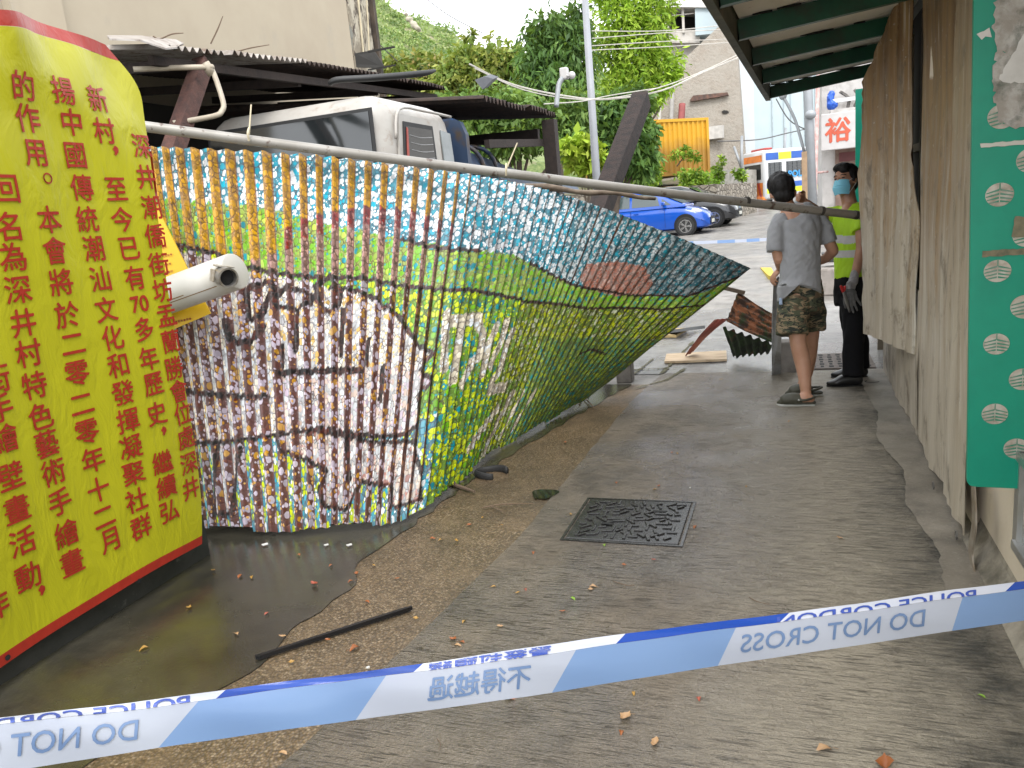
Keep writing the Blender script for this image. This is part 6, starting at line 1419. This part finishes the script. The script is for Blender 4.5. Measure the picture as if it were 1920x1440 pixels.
# ---- worker in lime shirt, facing left with a mask
D2 = 6.16; k2 = D2/FPX
def K(x, y, dd=0): return at(x, y, D2+dd)
p2 = thing('person', 'man in lime high-visibility T-shirt, blue face mask and black trousers beside the zinc sheet', 'person', gp(1588, 726))
fd2 = (-R3*.80-F3*.58).normalized(); sd2 = U3.cross(fd2).normalized()      # face direction and his left
body = MB(); hc = K(1585, 339)
body.ball(hc+U3*.02, (.094, .074, .100), 16, (fd2, sd2, U3)); body.ball(hc-U3*.045+fd2*.022, (.070, .060, .078), 14, (fd2, sd2, U3)); body.ball(hc-U3*.098+fd2*.050, (.03, .03, .024), 8)
body.ball(hc+fd2*.092-U3*.012, (.022, .014, .026), 8, (fd2, sd2, U3)); body.ball(hc+fd2*.076+U3*.022, (.022, .055, .014), 8, (fd2, sd2, U3))
for sg in (-1, 1): body.ball(hc+sd2*sg*.076-fd2*.008-U3*.008, (.020, .009, .032), 8, ((fd2*.9-sd2*sg*.4).normalized(), (sd2*.9+fd2*sg*.4).normalized(), U3))
pinch(body, [hc-U3*.06-fd2*.02, K(1592, 378), K(1597, 398)], [.058, .057, .075])
body.tube([K(1598, 398), K(1598, 440), K(1598, 490), K(1598, 535)], [(.125, .08), (.128, .09), (.115, .085), (.12, .09)], 18, ref=(fd2), smooth=3, dome=True)
# his left arm hangs down with a glove, right arm raised pointing across
pinch(body, [K(1613, 405, -.1), K(1615, 436, -.16), K(1616, 462, -.18)], [.052, .046, .043]); pinch(body, [K(1616, 462, -.18), K(1611, 488, -.2), K(1602, 518, -.22)], [.043, .041, .029])
pinch(body, [K(1574, 402, .1), K(1558, 405, .12), K(1543, 404, .1)], [.05, .046, .042]); pinch(body, [K(1543, 404, .1), K(1526, 391, .03), K(1511, 379, -.02)], [.042, .037, .028])
hand(body, K(1511, 379, -.02), (-R3*.8+U3*.5-F3*.2), (U3*.8+R3*.4), .95, (-F3*.6-U3*.4), 1.05)
remesh(body, .0065, 3).build('body', m_skin2, p2, smooth=True)
# face details
q = MB()
for sg in (-1, 1): q.ball(hc+fd2*.083+sd2*sg*.031+U3*.006, (.010, .015, .005), 8, (fd2, sd2, U3))
q.build('eyes', M('eye_dark', (.02, .015, .012), .3), p2, smooth=True)
q = MB()
for sg in (-1, 1): q.tube([hc+fd2*.092+sd2*sg*.014+U3*.026, hc+fd2*.090+sd2*sg*.034+U3*.031, hc+fd2*.078+sd2*sg*.050+U3*.026], .0042, 6, smooth=3)
q.build('eyebrows', m_hair, p2, smooth=True)
q = MB(); q.ball(hc+U3*.045-fd2*.024, (.098, .092, .100), 16, (fd2, sd2, U3)); q.ball(hc-U3*.02-fd2*.062, (.045, .072, .062), 12, (fd2, sd2, U3)); q.ball(hc+U3*.096+fd2*.035, (.070, .074, .040), 12, (fd2, sd2, U3)); q.ball(hc+U3*.072+fd2*.066+sd2*.03, (.038, .036, .030), 8, (fd2, sd2, U3))
q.tube([hc+sd2*.077+fd2*.012+U3*.03, hc+sd2*.078+fd2*.010-U3*.012], .010, 6, dome=True)
remesh(q, .007, 2, lambda p, n: (.007*mnoise.noise(Vector((p.x*36, p.y*36, p.z*12)))+.004*mnoise.noise(p*20)+.004*abs(mnoise.noise(Vector((p.x*80, p.y*80, p.z*24)))))).build('hair', m_hair, p2, smooth=True)
t = NT('mask_blue'); m_mask = t.set(Base_Color=t.mix(t.noise(t.coord(), 12, 3), (.20, .56, .74), (.28, .66, .80)), Roughness=.8)
def mk(u, v):
    a = (u-.5)*2.1; w = 1-.22*abs(v-.5)*2
    rf = .112+.016*math.cos(a)*math.sin(PI*v); x = math.cos(a)*rf; y = math.sin(a)*.088*w
    z = -.012-.112*v-(0.010*math.cos(a) if v < .5 else 0)+.006*math.sin(v*PI*6)*.2
    return hc+fd2*(x-.004-.02*max(0, v-.6))+sd2*y+U3*(z+.014*math.cos(a)*(1-v))
q = MB(); q.grid(mk, 22, 16); mo = q.build('face_mask', m_mask, p2, smooth=True)
q = MB()
for sg in (0, 1):
    e = hc+sd2*(.080 if sg else -.080)-fd2*.018
    q.tube([mk(sg, .08), e+U3*.022, e-fd2*.012-U3*.006, e-U3*.03, mk(sg, .9)], .0022, 5, smooth=4)
q.build('ear_loop', M('loop_white', (.7, .7, .7), .7), mo, smooth=True)
# shirt with two reflective bands
q = MB()
q.tube([K(1594, 384, 0), K(1596, 391, .0), K(1598, 400, 0), K(1599, 430, 0), K(1599, 480, 0), K(1599, 524, 0)], [(.062, .060), (.10, .095), (.128, .15), (.138, .155), (.130, .145), (.128, .145)], 24, ref=fd2, smooth=4)
q.tube([K(1611, 402, -.09), K(1614, 418, -.13), K(1615, 436, -.16)], [.068, .068, .072], 16, smooth=3); q.ball(K(1610, 404, -.08), .066, 10)
q.tube([K(1580, 400, .09), K(1563, 402, .12), K(1549, 404, .11)], [.066, .064, .066], 16, smooth=3)
sm_ = remesh(q, .008, 3, wr(.006, .013)); so_ = sm_.build('shirt', lime_mat(), p2, smooth=True)
av = so_.data.attributes.new('band', 'FLOAT', 'POINT'); zz = [v.co.z+p2.location.z for v in so_.data.vertices]
za, zb2 = K(1590, 445).z, K(1590, 474).z
av.data.foreach_set('value', [1.0 if (abs(z+.02*mnoise.noise(Vector((v.co.x*6, v.co.y*6, 0)))-za) < .030 or abs(z+.02*mnoise.noise(Vector((v.co.x*6, v.co.y*6, 3)))-zb2) < .028) else 0.0 for z, v in zip(zz, so_.data.vertices)])
q = MB(); cc_ = K(1594, 385, 0); q.tube([cc_+fd2*.062*math.cos(a)+sd2*.062*math.sin(a)-U3*(.012*math.cos(a)+.03*max(0, math.cos(a))**3) for a in [2*PI*k/20 for k in range(21)]], .007, 8); q.build('collar', so_.data.materials[0], p2, smooth=True)
# trousers and shoes
q = MB()
nt1, nh1 = gp(1552, 727), gp(1614, 725); ft1, fh1 = gp(1560, 710), gp(1624, 709)
nd = (nt1-nh1).normalized(); an = nh1+nd*.055+Vector((0, 0, .085)); af = fh1+(ft1-fh1).normalized()*.055+Vector((0, 0, .085))
q.tube([K(1599, 520), K(1599, 545), K(1600, 570)], [(.125, .145), (.13, .15), (.12, .14)], 20, ref=fd2, smooth=3)
q.tube([K(1599, 560, -.06), K(1600, 610, -.1), an+U3*.22, an+U3*.06, an], [(.098, .095), (.085, .085), (.075, .075), (.078, .075), (.088, .08)], 18, ref=fd2, smooth=3)
q.tube([K(1598, 560, .07), K(1597, 610, .14), af+U3*.22, af+U3*.06, af], [(.098, .095), (.085, .085), (.075, .075), (.078, .075), (.088, .08)], 18, ref=fd2, smooth=3)
remesh(q, .009, 3, wr(.008, .014, 6, 12)).build('trousers', m_black, p2, smooth=True)
t = NT('black_leather'); m_shoe = t.set(Base_Color=(.012, .012, .013), Roughness=.28)
for tt_, hh_ in ((nt1, nh1), (ft1, fh1)):
    d = (tt_-hh_).normalized(); s_ = Vector((-d.y, d.x, 0)); L_ = (tt_-hh_).length; Z = Vector((0, 0, 1)); q = MB()
    q.tube([hh_+d*.02+Z*.055, hh_+d*.08+Z*.062, hh_+d*.14+Z*.055, hh_+d*(L_-.06)+Z*.042, hh_+d*(L_-.01)+Z*.034], [(.036, .045), (.042, .05), (.044, .044), (.046, .032), (.026, .020)], 18, ref=s_, smooth=4, dome=True)
    o = q.build('shoe', m_shoe, p2, smooth=True)
    q = MB(); q.tube([hh_-d*.005+Z*.011, hh_+d*.1+Z*.011, hh_+d*(L_-.08)+Z*.011, tt_+Z*.013], [(.037, .011), (.042, .011), (.050, .011), (.026, .010)], 16, ref=s_, smooth=3, dome=True); q.build('sole', m_rub, o, smooth=True)
# glove on his left hand
q = MB(); w_ = K(1602, 517, -.22); pd2 = (-U3*.95-R3*.2).normalized(); hand(q, w_, pd2, fd2, .8, -sd2*-1.0*-1 if False else (R3*.3+F3*.9), 1.18); q.tube([w_-pd2*.02, w_+pd2*.05], [(.036, .030), (.050, .030)], 14, ref=fd2, dome=True)
remesh(q, .006, 2).build('glove', m_glove, p2, smooth=True)
# things in his hand
q = MB(); b = K(1594, 543, -.23)
q.ball(b-U3*.02, (.05, .02, .03), 10, (R3, F3, U3))
for k, (dx_, l) in enumerate(((-.045, .12), (-.02, .15), (.004, .155), (.028, .14), (.052, .10))): q.tube([b+R3*dx_*.7-U3*.02, b+R3*dx_-U3*(.02+l*.5), b+R3*(dx_*1.25+.02)-U3*(.02+l)], [.012, .011, .009], 8, smooth=3, dome=True)
single(remesh(q, .006, 2), 'work_glove', m_glove2, 'dark grey spare work glove dangling from the gloved hand of the man in lime', 'glove', smooth=True)
pg = thing('pliers', 'pliers with red grips held in the gloved hand of the man in lime', 'pliers', K(1580, 560, -.26))
q = MB(); a, b2 = K(1581, 545, -.26), K(1592, 582, -.26); q.tube([a, a+(b2-a)*.6, b2], [.010, .012, .004], 8); q.build('jaws', M('tool_steel', (.45, .45, .45), .3, .9), pg)
q = MB(); q.tube([K(1577, 537, -.26), K(1581, 547, -.26)], .011, 8, dome=True); q.tube([K(1584, 538, -.255), K(1582, 547, -.26)], .010, 8, dome=True); q.build('grip', M('red_grip', (.5, .02, .02), .4), pg)
# ------------------------------------------------------------------ scrap, planks, stumps, small things
m_galv = M('galvanised_plate', (.52, .54, .56), .4, c2=(.40, .41, .42), ns=5, metal=.5, dirt=(.2, .19, .17), ds=4, rvar=.2)
Pq = [at(1450, 534, 5.92), at(1459, 517, 5.88), at(1464, 528, 5.9), at(1466, 600, 6.15), at(1464, 700, 6.66), at(1447, 704, 6.66), at(1447, 600, 6.2)]
single((lambda q: q.prism(Pq, Vector((0, .012, 0))))(MB()), 'metal_plate', m_galv, 'narrow grey galvanised plate held upright by the man in grey', 'metal plate')
m_stub = M('concrete_stub', (.22, .20, .18), .85, c2=(.15, .135, .12), ns=7, dirt=(.10, .09, .08), ds=5, bump=.4)
c = gp(1472, 702); q = MB(); q.box((c.x+.02, c.y+.1, .14), (.155, .17, .28), bev=.012); single(q, 'concrete_stub', m_stub, 'square concrete post stub behind the grey plate by the clogs', 'post stub')
c = gp(1170, 719); q = MB(); q.box((c.x, c.y+.08, .22), (.14, .14, .44), bev=.01); single(q, 'concrete_stub', m_stub, 'concrete post stub standing in the wet under the mural', 'post stub')
def corr(q, TL, TR, BR, BL, n, amp, along='u', off=0, seg=8, bend=0):
    TL, TR, BR, BL = [Vector(p) for p in (TL, TR, BR, BL)]; nn = (TR-TL).cross(BL-TL).normalized()
    def f(u, v):
        p = (TL*(1-u)+TR*u)*(1-v)+(BL*(1-u)+BR*u)*v; w = v if along == 'u' else u
        return p+nn*(amp*math.sin(2*PI*n*w)+off+bend*math.sin(PI*(u if along == 'u' else v))+.01*mnoise.noise(Vector((u*4, v*4, 1))))
    a, b = (10, n*seg) if along == 'u' else (n*seg, 10); q.grid(f, a, b)
t = NT('rust_painted'); v = t.coord(); f = t.noise(v, 9, 6, .7); f2 = t.noise(v, 4, 5, .65)
c = t.mix(t.ramp(f, [(.44, 0), (.52, 1)]), (.30, .12, .055), (.055, .03, .02)); c = t.mix(t.ramp(f2, [(.52, 0), (.58, .9)]), c, (.03, .055, .018)); c = t.mix(t.ramp(t.noise(v, 13, 4), [(.62, 0), (.66, .9)]), c, (.02, .10, .13))
m_rp = t.set(Base_Color=c, Roughness=.75, Normal=t.bump(f, .4, .006))
t = NT('dark_painted'); v = t.coord(); f = t.noise(v, 10, 6, .7); c = t.mix(t.ramp(f, [(.45, 0), (.6, 1)]), (.03, .035, .022), (.05, .085, .03)); c = t.mix(t.ramp(t.noise(v, 6, 4), [(.6, 0), (.64, .8)]), c, (.12, .05, .03)); m_dp = t.set(Base_Color=c, Roughness=.7)
m_redtin = M('red_tin', (.34, .10, .075), .5, c2=(.27, .075, .055), ns=8, dirt=(.16, .08, .05), ds=9)
def two(q, *a, **k): corr(q, *a, **k); corr(q, *a, **{**k, 'off': .004}); return q
single(two(MB(), at(1384, 546, 7.0), at(1452, 590, 6.85), at(1452, 644, 6.8), at(1362, 602, 6.95), 5, .020, 'u', bend=.03), 'scrap_sheet', m_rp, 'buckled corrugated scrap sheet, orange rust with green paint, beside the grey plate', 'scrap sheet', smooth=True)
single(two(MB(), at(1355, 614, 7.02), at(1450, 645, 6.86), at(1442, 662, 7.1), at(1375, 670, 7.35), 6, .018, 'v'), 'scrap_sheet', m_dp, 'dark green-black corrugated scrap sheet hanging under the orange rusty one', 'scrap sheet', smooth=True)
single(two(MB(), at(1340, 599, 7.25), at(1366, 597, 7.05), at(1302, 656, 7.7), at(1284, 668, 7.63), 3, .012, 'v', bend=-.02), 'scrap_sheet', m_redtin, 'torn strip of red painted tin lying against the orange rusty scrap sheet', 'scrap sheet', smooth=True)
m_ply = M('pale_plank', (.52, .40, .27), .8, c2=(.44, .33, .21), ns=5, stretch=(1, 6, 1), dirt=(.25, .18, .11), ds=5)
def slab(px, th, name, mat, lab, cat, z=.017):
    P = [gp(x, y, z) for x, y in px]; q = MB(); q.prism(P, (0, 0, th)); return single(q, name, mat, lab, cat)
slab([(1250, 667), (1362, 661), (1363, 677), (1270, 681), (1246, 681)], .022, 'plank', m_ply, 'pale plank lying flat on the wet pavement under the red tin strip', 'plank')
slab([(1228, 633), (1243, 621), (1290, 619), (1268, 633)], .03, 'plank', M('yellow_ply', (.50, .37, .17), .8, c2=(.4, .3, .15), ns=9), 'small yellowish board on the ground next to the black flap', 'plank')
q = MB(); q.grid(lambda u, v: gp(1252+70*u, 622-9*u+6*v-3, .05+.03*math.sin(u*5)*v+.02*u), 10, 4); single(q, 'rubber_mat', m_rub, 'curled black rubber flap on the pavement behind the small yellowish board', 'mat', smooth=True)
q = MB(); q.bar(at(1350, 538, 7.0), at(1396, 549, 6.98), .05, .035); single(q, 'timber_piece', m_oldwood, 'short brown timber piece on top of the orange rusty scrap sheet', 'timber')
# black ring, sticks and twigs on the apron
c = gp(922, 884, .03); q = MB(); n = 36; q.tube([c+Vector((.10*math.cos(2*PI*k/n), .075*math.sin(2*PI*k/n), -.010+.006*math.sin(4*PI*k/n))) for k in range(3, n-6)], [(.026, .012)]*(n-9), 10, ref=(0, 0, 1)); single(q, 'rubber_scrap', m_rub, 'curved black rubber scrap lying in the wet under the mural edge', 'scrap', smooth=True)
a, b = gp(482, 1232, .022), gp(768, 1140, .02); q = MB(); d_ = (b-a)
for o_ in (-.006, .006): q.bar(a+Vector((o_, o_*.6, 0)), b+Vector((o_*1.4, o_, 0)), .011, .014)
q.bar(a+Vector((0, 0, -.006)), b+Vector((0, 0, -.006)), .02, .006)
single(q, 'black_strip', M('wet_black', (.009, .009, .010), .3), 'long black grooved strip lying across the gravel edge in the foreground', 'strip')
for pts, r_, lab in (([(905, 952), (945, 945), (1000, 944)], .004, 'forked dark twig on the gravel left of the manhole'), ([(918, 948), (935, 955), (948, 962)], .003, 'little dark twig crossing the forked one on the gravel'), ([(1150, 1090), (1178, 1098), (1190, 1096)], .002, 'tiny thin twig on the path right of the pale leaf pair'), ([(1405, 1120), (1420, 1128), (1443, 1133)], .002, 'tiny dark twig on the paler part of the path'), ([(1086, 758), (1092, 745), (1098, 748), (1116, 766)], .006, 'tangle of pale roots under the lowest corner of the mural'), ([(840, 905), (870, 915), (890, 922)], .012, 'short dark stick poking out under the mural fold'), ([(820, 1385), (826, 1395), (824, 1406)], .0015, 'hair-thin dark twig on the near path below the tape')):
    P = [gp(x, y, .018+.004*k) for k, (x, y) in enumerate(pts)]; q = MB(); q.tube(P, [r_]*(len(P)-1)+[r_*.5], 6, smooth=4); single(q, 'twig', m_twig, lab, 'twig')
q = MB(); c = gp(1635, 716, .014); q.tube([c+Vector((.05*math.cos(a), .035*math.sin(a), .002)) for a in np.linspace(2.4, 6.0, 12)], .005, 6); single(q, 'wire_hook', m_rub, 'small black curved wire on the ground by the black shoes', 'wire')
# white shards
m_shard = M('white_shard', (.6, .6, .58), .5)
for k, (x, y, w) in enumerate(((497, 1021, 14), (655, 1022, 12), (612, 1022, 10), (1294, 915, 4), (690, 1252, 6))):
    c = gp(x, y, .016); s_ = w*.0028*.45; q = MB(); q.prism([c+Vector((s_*a, s_*b*1.3, 0)) for a, b in ((-1, -.3), (.1, -.8), (1, .1), (.2, .7))], (0, 0, .004)); single(q, 'shard', m_shard, 'small broken white shard on the wet ground', 'shard', group='white shards')
# far things on the road
q = MB(); c = gp(1440, 527); q.prism([gp(1426, 513), gp(1441, 529), gp(1456, 533), gp(1446, 513)], (0, 0, .12)); single(q, 'kerb_block', M('yellow_kerb', (.58, .42, .02), .6, c2=(.4, .3, .03), ns=8), 'yellow painted kerb block beyond the hand of the man in grey', 'kerb block')
c0, c1 = gp(1536, 556), gp(1600, 556); q = MB(); q.box(((c0.x+c1.x)/2+.5, c0.y+.25, .2), (c1.x-c0.x+1.2, .5, .4), bev=.03); single(q, 'concrete_block', M('block_grey', (.30, .265, .24), .9, c2=(.22, .2, .18), ns=4, dirt=(.14, .12, .1), ds=3), 'low rough concrete block between the two men', 'block')
q = MB(); q.box(((c0.x+c1.x)/2+.5, c0.y+.3, .5), (c1.x-c0.x+.9, .25, .06), bev=.01); q.box(((c0.x+c1.x)/2+.5, c0.y+.35, .58), (c1.x-c0.x+.9, .3, .05), bev=.01); q.box((c0.x+.3, c0.y+.3, .43), (.12, .2, .1)); single(q, 'dark_rail', M('rail_dark', (.03, .03, .03), .5), 'dark metal rail lying along the low concrete block', 'rail')
q = MB(); c = gp(1362, 396, .6); q.box(at(1370, 390, 27.6), (.62, .04, .26), bev=.05); single(q, 'green_plastic', M('green_plastic', (.05, .38, .2), .5), 'light green plastic piece leaning on the stone wall right of the cars', 'plastic')

# ------------------------------------------------------------------ cordon tapes
def film(name, col, tr=.45):
    t = NT(name); d = t.n('BsdfTranslucent', {0: col}); ms = t.n('MixShader', {0: tr, 1: t.b.outputs[0], 2: d}); t.set(Base_Color=col, Roughness=.25, Specular_IOR_Level=.5); t.t.links.new(ms.outputs[0], t.out.inputs[0]); return t.m
m_fw = film('tape_white', (.46, .50, .60)); m_fb = film('tape_blue', (.20, .32, .56)); m_fn = film('tape_navy', (.02, .07, .36), .3); m_tx = film('tape_ink', (.14, .22, .38), .3); m_txd = film('tape_ink_dark', (.05, .09, .36), .2); m_fw2 = film('tape_white_folded', (.56, .59, .68), .3)
XS = [-2600, 0, 297, 667, 1000, 1350, 1785, 1920, 2700]
LO = np.interp; lo_y = [1776, 1449, 1402, 1350, 1304, 1248, 1183, 1164, 1053]; fo_y = [1640, 1357, 1325, 1274, 1230, 1181, 1122, 1106, 1005]; to_y = [1614, 1345, 1310, 1262, 1212, 1166, 1106, 1091, 988]
dX = [-2600, 0, 960, 1920, 2700]; dD = [.80, 1.06, 1.24, 1.52, 1.8]
def tp(x, t, lift=0.0):
    """t 0 lower edge, 1 fold, 2 top of the folded lip"""
    wob_ = 1.2*math.sin(x*.009)+.5*math.sin(x*.031+1)
    a, b, c = np.interp(x, XS, lo_y), np.interp(x, XS, fo_y), np.interp(x, XS, to_y); d = float(np.interp(x, dX, dD))
    y = a+(b-a)*t if t <= 1 else b+(c-b)*(t-1)
    dd = .004*math.sin(x*.02+t*3)-.006*math.sin(PI*min(t, 1))+(.016*(t-1) if t > 1 else 0)
    return at(x, y+wob_*(.4 if t <= .5 else 1), d+dd-lift)
ct_ = thing('cordon_tape', 'blue and white police cordon tape stretched across the foreground, its lettering seen from behind', 'tape', tp(960, .5))
segs = [(-2600, -2600, 1), (-2250, -2150, 0), (-1850, -1750, 1), (-1450, -1360, 0), (-980, -900, 1), (-650, -560, 0), (-520, -440, 1), (-160, -80, 0), (297, 372, 1), (667, 724, 0), (1035, 1080, 1), (1346, 1380, 0), (1785, 1805, 1), (2130, 2150, 0), (2690, 2700, None)]
for (l0, f0, kd), (l1, f1, _) in zip(segs[:-1], segs[1:]):
    n = max(4, int((l1-l0)/14)); q = MB(); q.grid(lambda u, v: tp((l0+(l1-l0)*u)*(1-v)+(f0+(f1-f0)*u)*v, v*.995), n, 6)
    q.build('film', (m_fw, m_fb)[kd], ct_, smooth=True, fix=False)
tops = [(-2600, 1), (-2200, 0), (-1700, 1), (-1350, 0), (-900, 1), (-520, 0), (-180, 1), (-60, 0), (405, 1), (775, 0), (1155, 1), (1462, 0), (1885, 1), (2260, 0), (2700, None)]
for (x0, kd), (x1, _) in zip(tops[:-1], tops[1:]):
    n = max(4, int((x1-x0)/14)); q = MB(); q.grid(lambda u, v: tp((x0+(x1-x0)*u)+18*v, 1.005+v*.995), n, 3)
    q.build('fold', (m_fw2, m_fn)[kd], ct_, smooth=True, fix=False)
def tape_text(q, txt, cx, size, tc, lift, bold, sq=1.0, clamp=None):
    vs, fs = glyphs(txt, size, bold, .008); d = float(np.interp(cx, dX, dD)); out = []
    wpx = np.interp(cx, XS, lo_y)-np.interp(cx, XS, fo_y)
    for g in vs:
        gx, gy = g
        x = cx-gx*FPX/float(np.interp(cx-gx*900, dX, dD))*sq
        if clamp: t_ = min(max(tc+gy*FPX/d/clamp[2], clamp[0]), clamp[1])
        else: t_ = tc+gy*FPX/d/wpx
        out.append(tp(x-(0 if clamp else (t_-.5)*6*-1), t_, lift+lf(g)))
    q.add(out, fs)
q = MB(); tape_text(q, 'DO NOT CROSS', 1567, .0455, .52, .0012, .0004, 1.02); tape_text(q, 'DO NOT CROSS', 40, .0455, .52, .0012, .0004, 1.0); tape_text(q, '不得越過', 900, .0415, .52, .0012, .0007, 1.0); q.build('lettering', m_tx, ct_, fix=False)
q = MB(); tape_text(q, 'POLICE CORDON', 1650, .047, 1.05, .0012, .0008, 1.0, (1.02, 1.9, 26)); tape_text(q, 'POLICE CORDON', 130, .044, 1.1, .0012, .0008, 1.0, (1.02, 1.9, 26)); tape_text(q, '警察封鎖線', 920, .040, 1.5, .0012, .0008, 1.0, (1.02, 1.9, 30)); q.build('lettering', m_txd, ct_, fix=False)
# second tape far down the road
ft_ = thing('cordon_tape', 'thin far-off blue and white cordon tape strung across the road beyond the men', 'tape', at(1400, 450, 19))
xs_ = [1200, 1268, 1300, 1345, 1378, 1400, 1424, 1444, 1470, 1494, 1520, 1548, 1574, 1600, 1640]
yy = lambda x: 458-(x-1200)*.055+4*math.sin((x-1200)/440*PI)
for k, (x0, x1) in enumerate(zip(xs_[:-1], xs_[1:])):
    q = MB(); q.add([at(x0, yy(x0)-3, 19), at(x1, yy(x1)-3, 19), at(x1, yy(x1)+3, 19), at(x0, yy(x0)+3, 19)], [(0, 1, 2, 3)]); q.build('film', (m_fw, m_fb)[k % 2], ft_, fix=False)

# ------------------------------------------------------------------ fallen leaves
def leafmat(name, c, c2): return M(name, c, .5, c2=c2, ns=60, spec=.5)
LM = dict(o=leafmat('leaf_orange', (.30, .095, .02), (.17, .05, .015)), y=leafmat('leaf_yellow', (.38, .22, .04), (.24, .12, .025)), p=leafmat('leaf_pale', (.42, .27, .14), (.28, .15, .07)), r=leafmat('leaf_red', (.36, .09, .05), (.22, .05, .03)), g=leafmat('leaf_green', (.20, .34, .03), (.13, .24, .02)))
LL = dict(o='orange-brown fallen leaf on the wet ground', y='dry yellow fallen leaf on the wet ground', p='pale tan fallen leaf on the wet ground', r='reddish fallen leaf on the wet ground', g='green fallen leaf on the wet path')
protos = {}
def leaf_mesh(k):
    r = random.Random(k); q = MB(); n = 6; cu = r.uniform(-.5, .6); tw = r.uniform(-.8, .8)
    def f(u, v):
        w = math.sin(PI*min(.02+u*.98, .98))**1.15*(.24+.03*(k % 3))*(1+.22*math.sin(9*u+k*2)+.12*math.sin(23*u+k)); y = (v-.5)*2*w; return Vector((u-.5, y, .05+cu*(u-.5)**2*1.6+abs(y)*(.55+tw*(u-.5))+.25*tw*y+.03*math.sin(11*u+k)*math.sin(14*y)+.06*tw*math.sin(6*u)))
    q.grid(f, 8, 4); q.tube([Vector((-.5, 0, .06)), Vector((-.72, .03*tw*10, .05))], .012, 5); return q.mesh('fallen_leaf')
LMESH = {(c, k): leaf_mesh(k+hash(c) % 1) for c in LM for k in range(5)}
for (c, k), me in LMESH.items(): me.materials.append(LM[c]); me.polygons.foreach_set('use_smooth', [True]*len(me.polygons))
leaves = [(590, 1096, 'r', 24), (658, 1090, 'o', 14), (668, 1076, 'o', 12), (688, 1128, 'o', 14), (443, 1188, 'p', 14), (530, 1194, 'p', 16), (270, 1216, 'y', 18), (355, 1140, 'y', 14), (450, 1080, 'o', 16), (472, 1082, 'y', 12), (615, 1200, 'o', 12), (665, 1215, 'o', 24), (547, 1242, 'y', 10), (530, 1412, 'p', 20), (810, 1010, 'o', 14), (856, 1015, 'y', 16), (826, 1012, 'y', 10), (880, 985, 'o', 12), (905, 970, 'y', 10), (925, 1100, 'y', 12), (970, 1112, 'y', 12), (1000, 1036, 'o', 12), (850, 1200, 'o', 20), (858, 1210, 'p', 18), (866, 1204, 'o', 14), (938, 1175, 'p', 14), (1112, 1100, 'p', 18), (1108, 1106, 'p', 12), (1074, 1122, 'g', 14), (1133, 1022, 'g', 10), (1055, 1147, 'o', 14), (870, 1165, 'y', 10), (1070, 965, 'y', 8), (1085, 978, 'y', 8), (1155, 905, 'o', 10), (1235, 912, 'o', 12), (1228, 918, 'y', 10), (1192, 950, 'y', 8), (1240, 985, 'o', 14), (1303, 988, 'o', 14), (1575, 1010, 'p', 16), (1545, 1405, 'p', 32), (1172, 1347, 'p', 32), (1188, 1300, 'y', 14), (955, 1310, 'o', 24), (1227, 1395, 'p', 30), (1165, 1373, 'o', 12), (1660, 1436, 'o', 40), (1840, 1305, 'g', 14), (1270, 850, 'y', 7), (1352, 712, 'y', 8), (1260, 848, 'o', 7), (1060, 830, 'o', 8), (1480, 790, 'p', 10), (1310, 1310, 'r', 10), (1226, 1050, 'r', 9), (1400, 912, 'y', 8), (1170, 1060, 'o', 10), (700, 1060, 'y', 10), (620, 1060, 'o', 10), (745, 1085, 'o', 10), (560, 1040, 'o', 9), (400, 1070, 'y', 10), (500, 1150, 'r', 12), (940, 985, 'y', 9), (1345, 1215, 'o', 9), (985, 1105, 'r', 9), (780, 1160, 'y', 10)]
for i, (x, y, c, w) in enumerate(leaves):
    p = gp(x, y, .014); d = (p-Vector(_C)).length; s_ = max(.024, min(.075, w*d/FPX*.9)); o = bpy.data.objects.new('fallen_leaf', LMESH[(c, i % 5)]); COL.objects.link(o)
    o.location = p; a = rng.uniform(0, 6.28); o.scale = (s_, s_, s_); o.rotation_euler = (rng.uniform(-.12, .12), rng.uniform(-.1, .1), a); tag(o, LL[c], 'leaf', {'o': 'orange-brown fallen leaves', 'y': 'yellow fallen leaves', 'p': 'pale fallen leaves', 'r': 'reddish fallen leaves', 'g': 'green fallen leaves'}[c])

# ------------------------------------------------------------------ tidy
for o in S.objects:
    if '_org' in o: del o['_org']
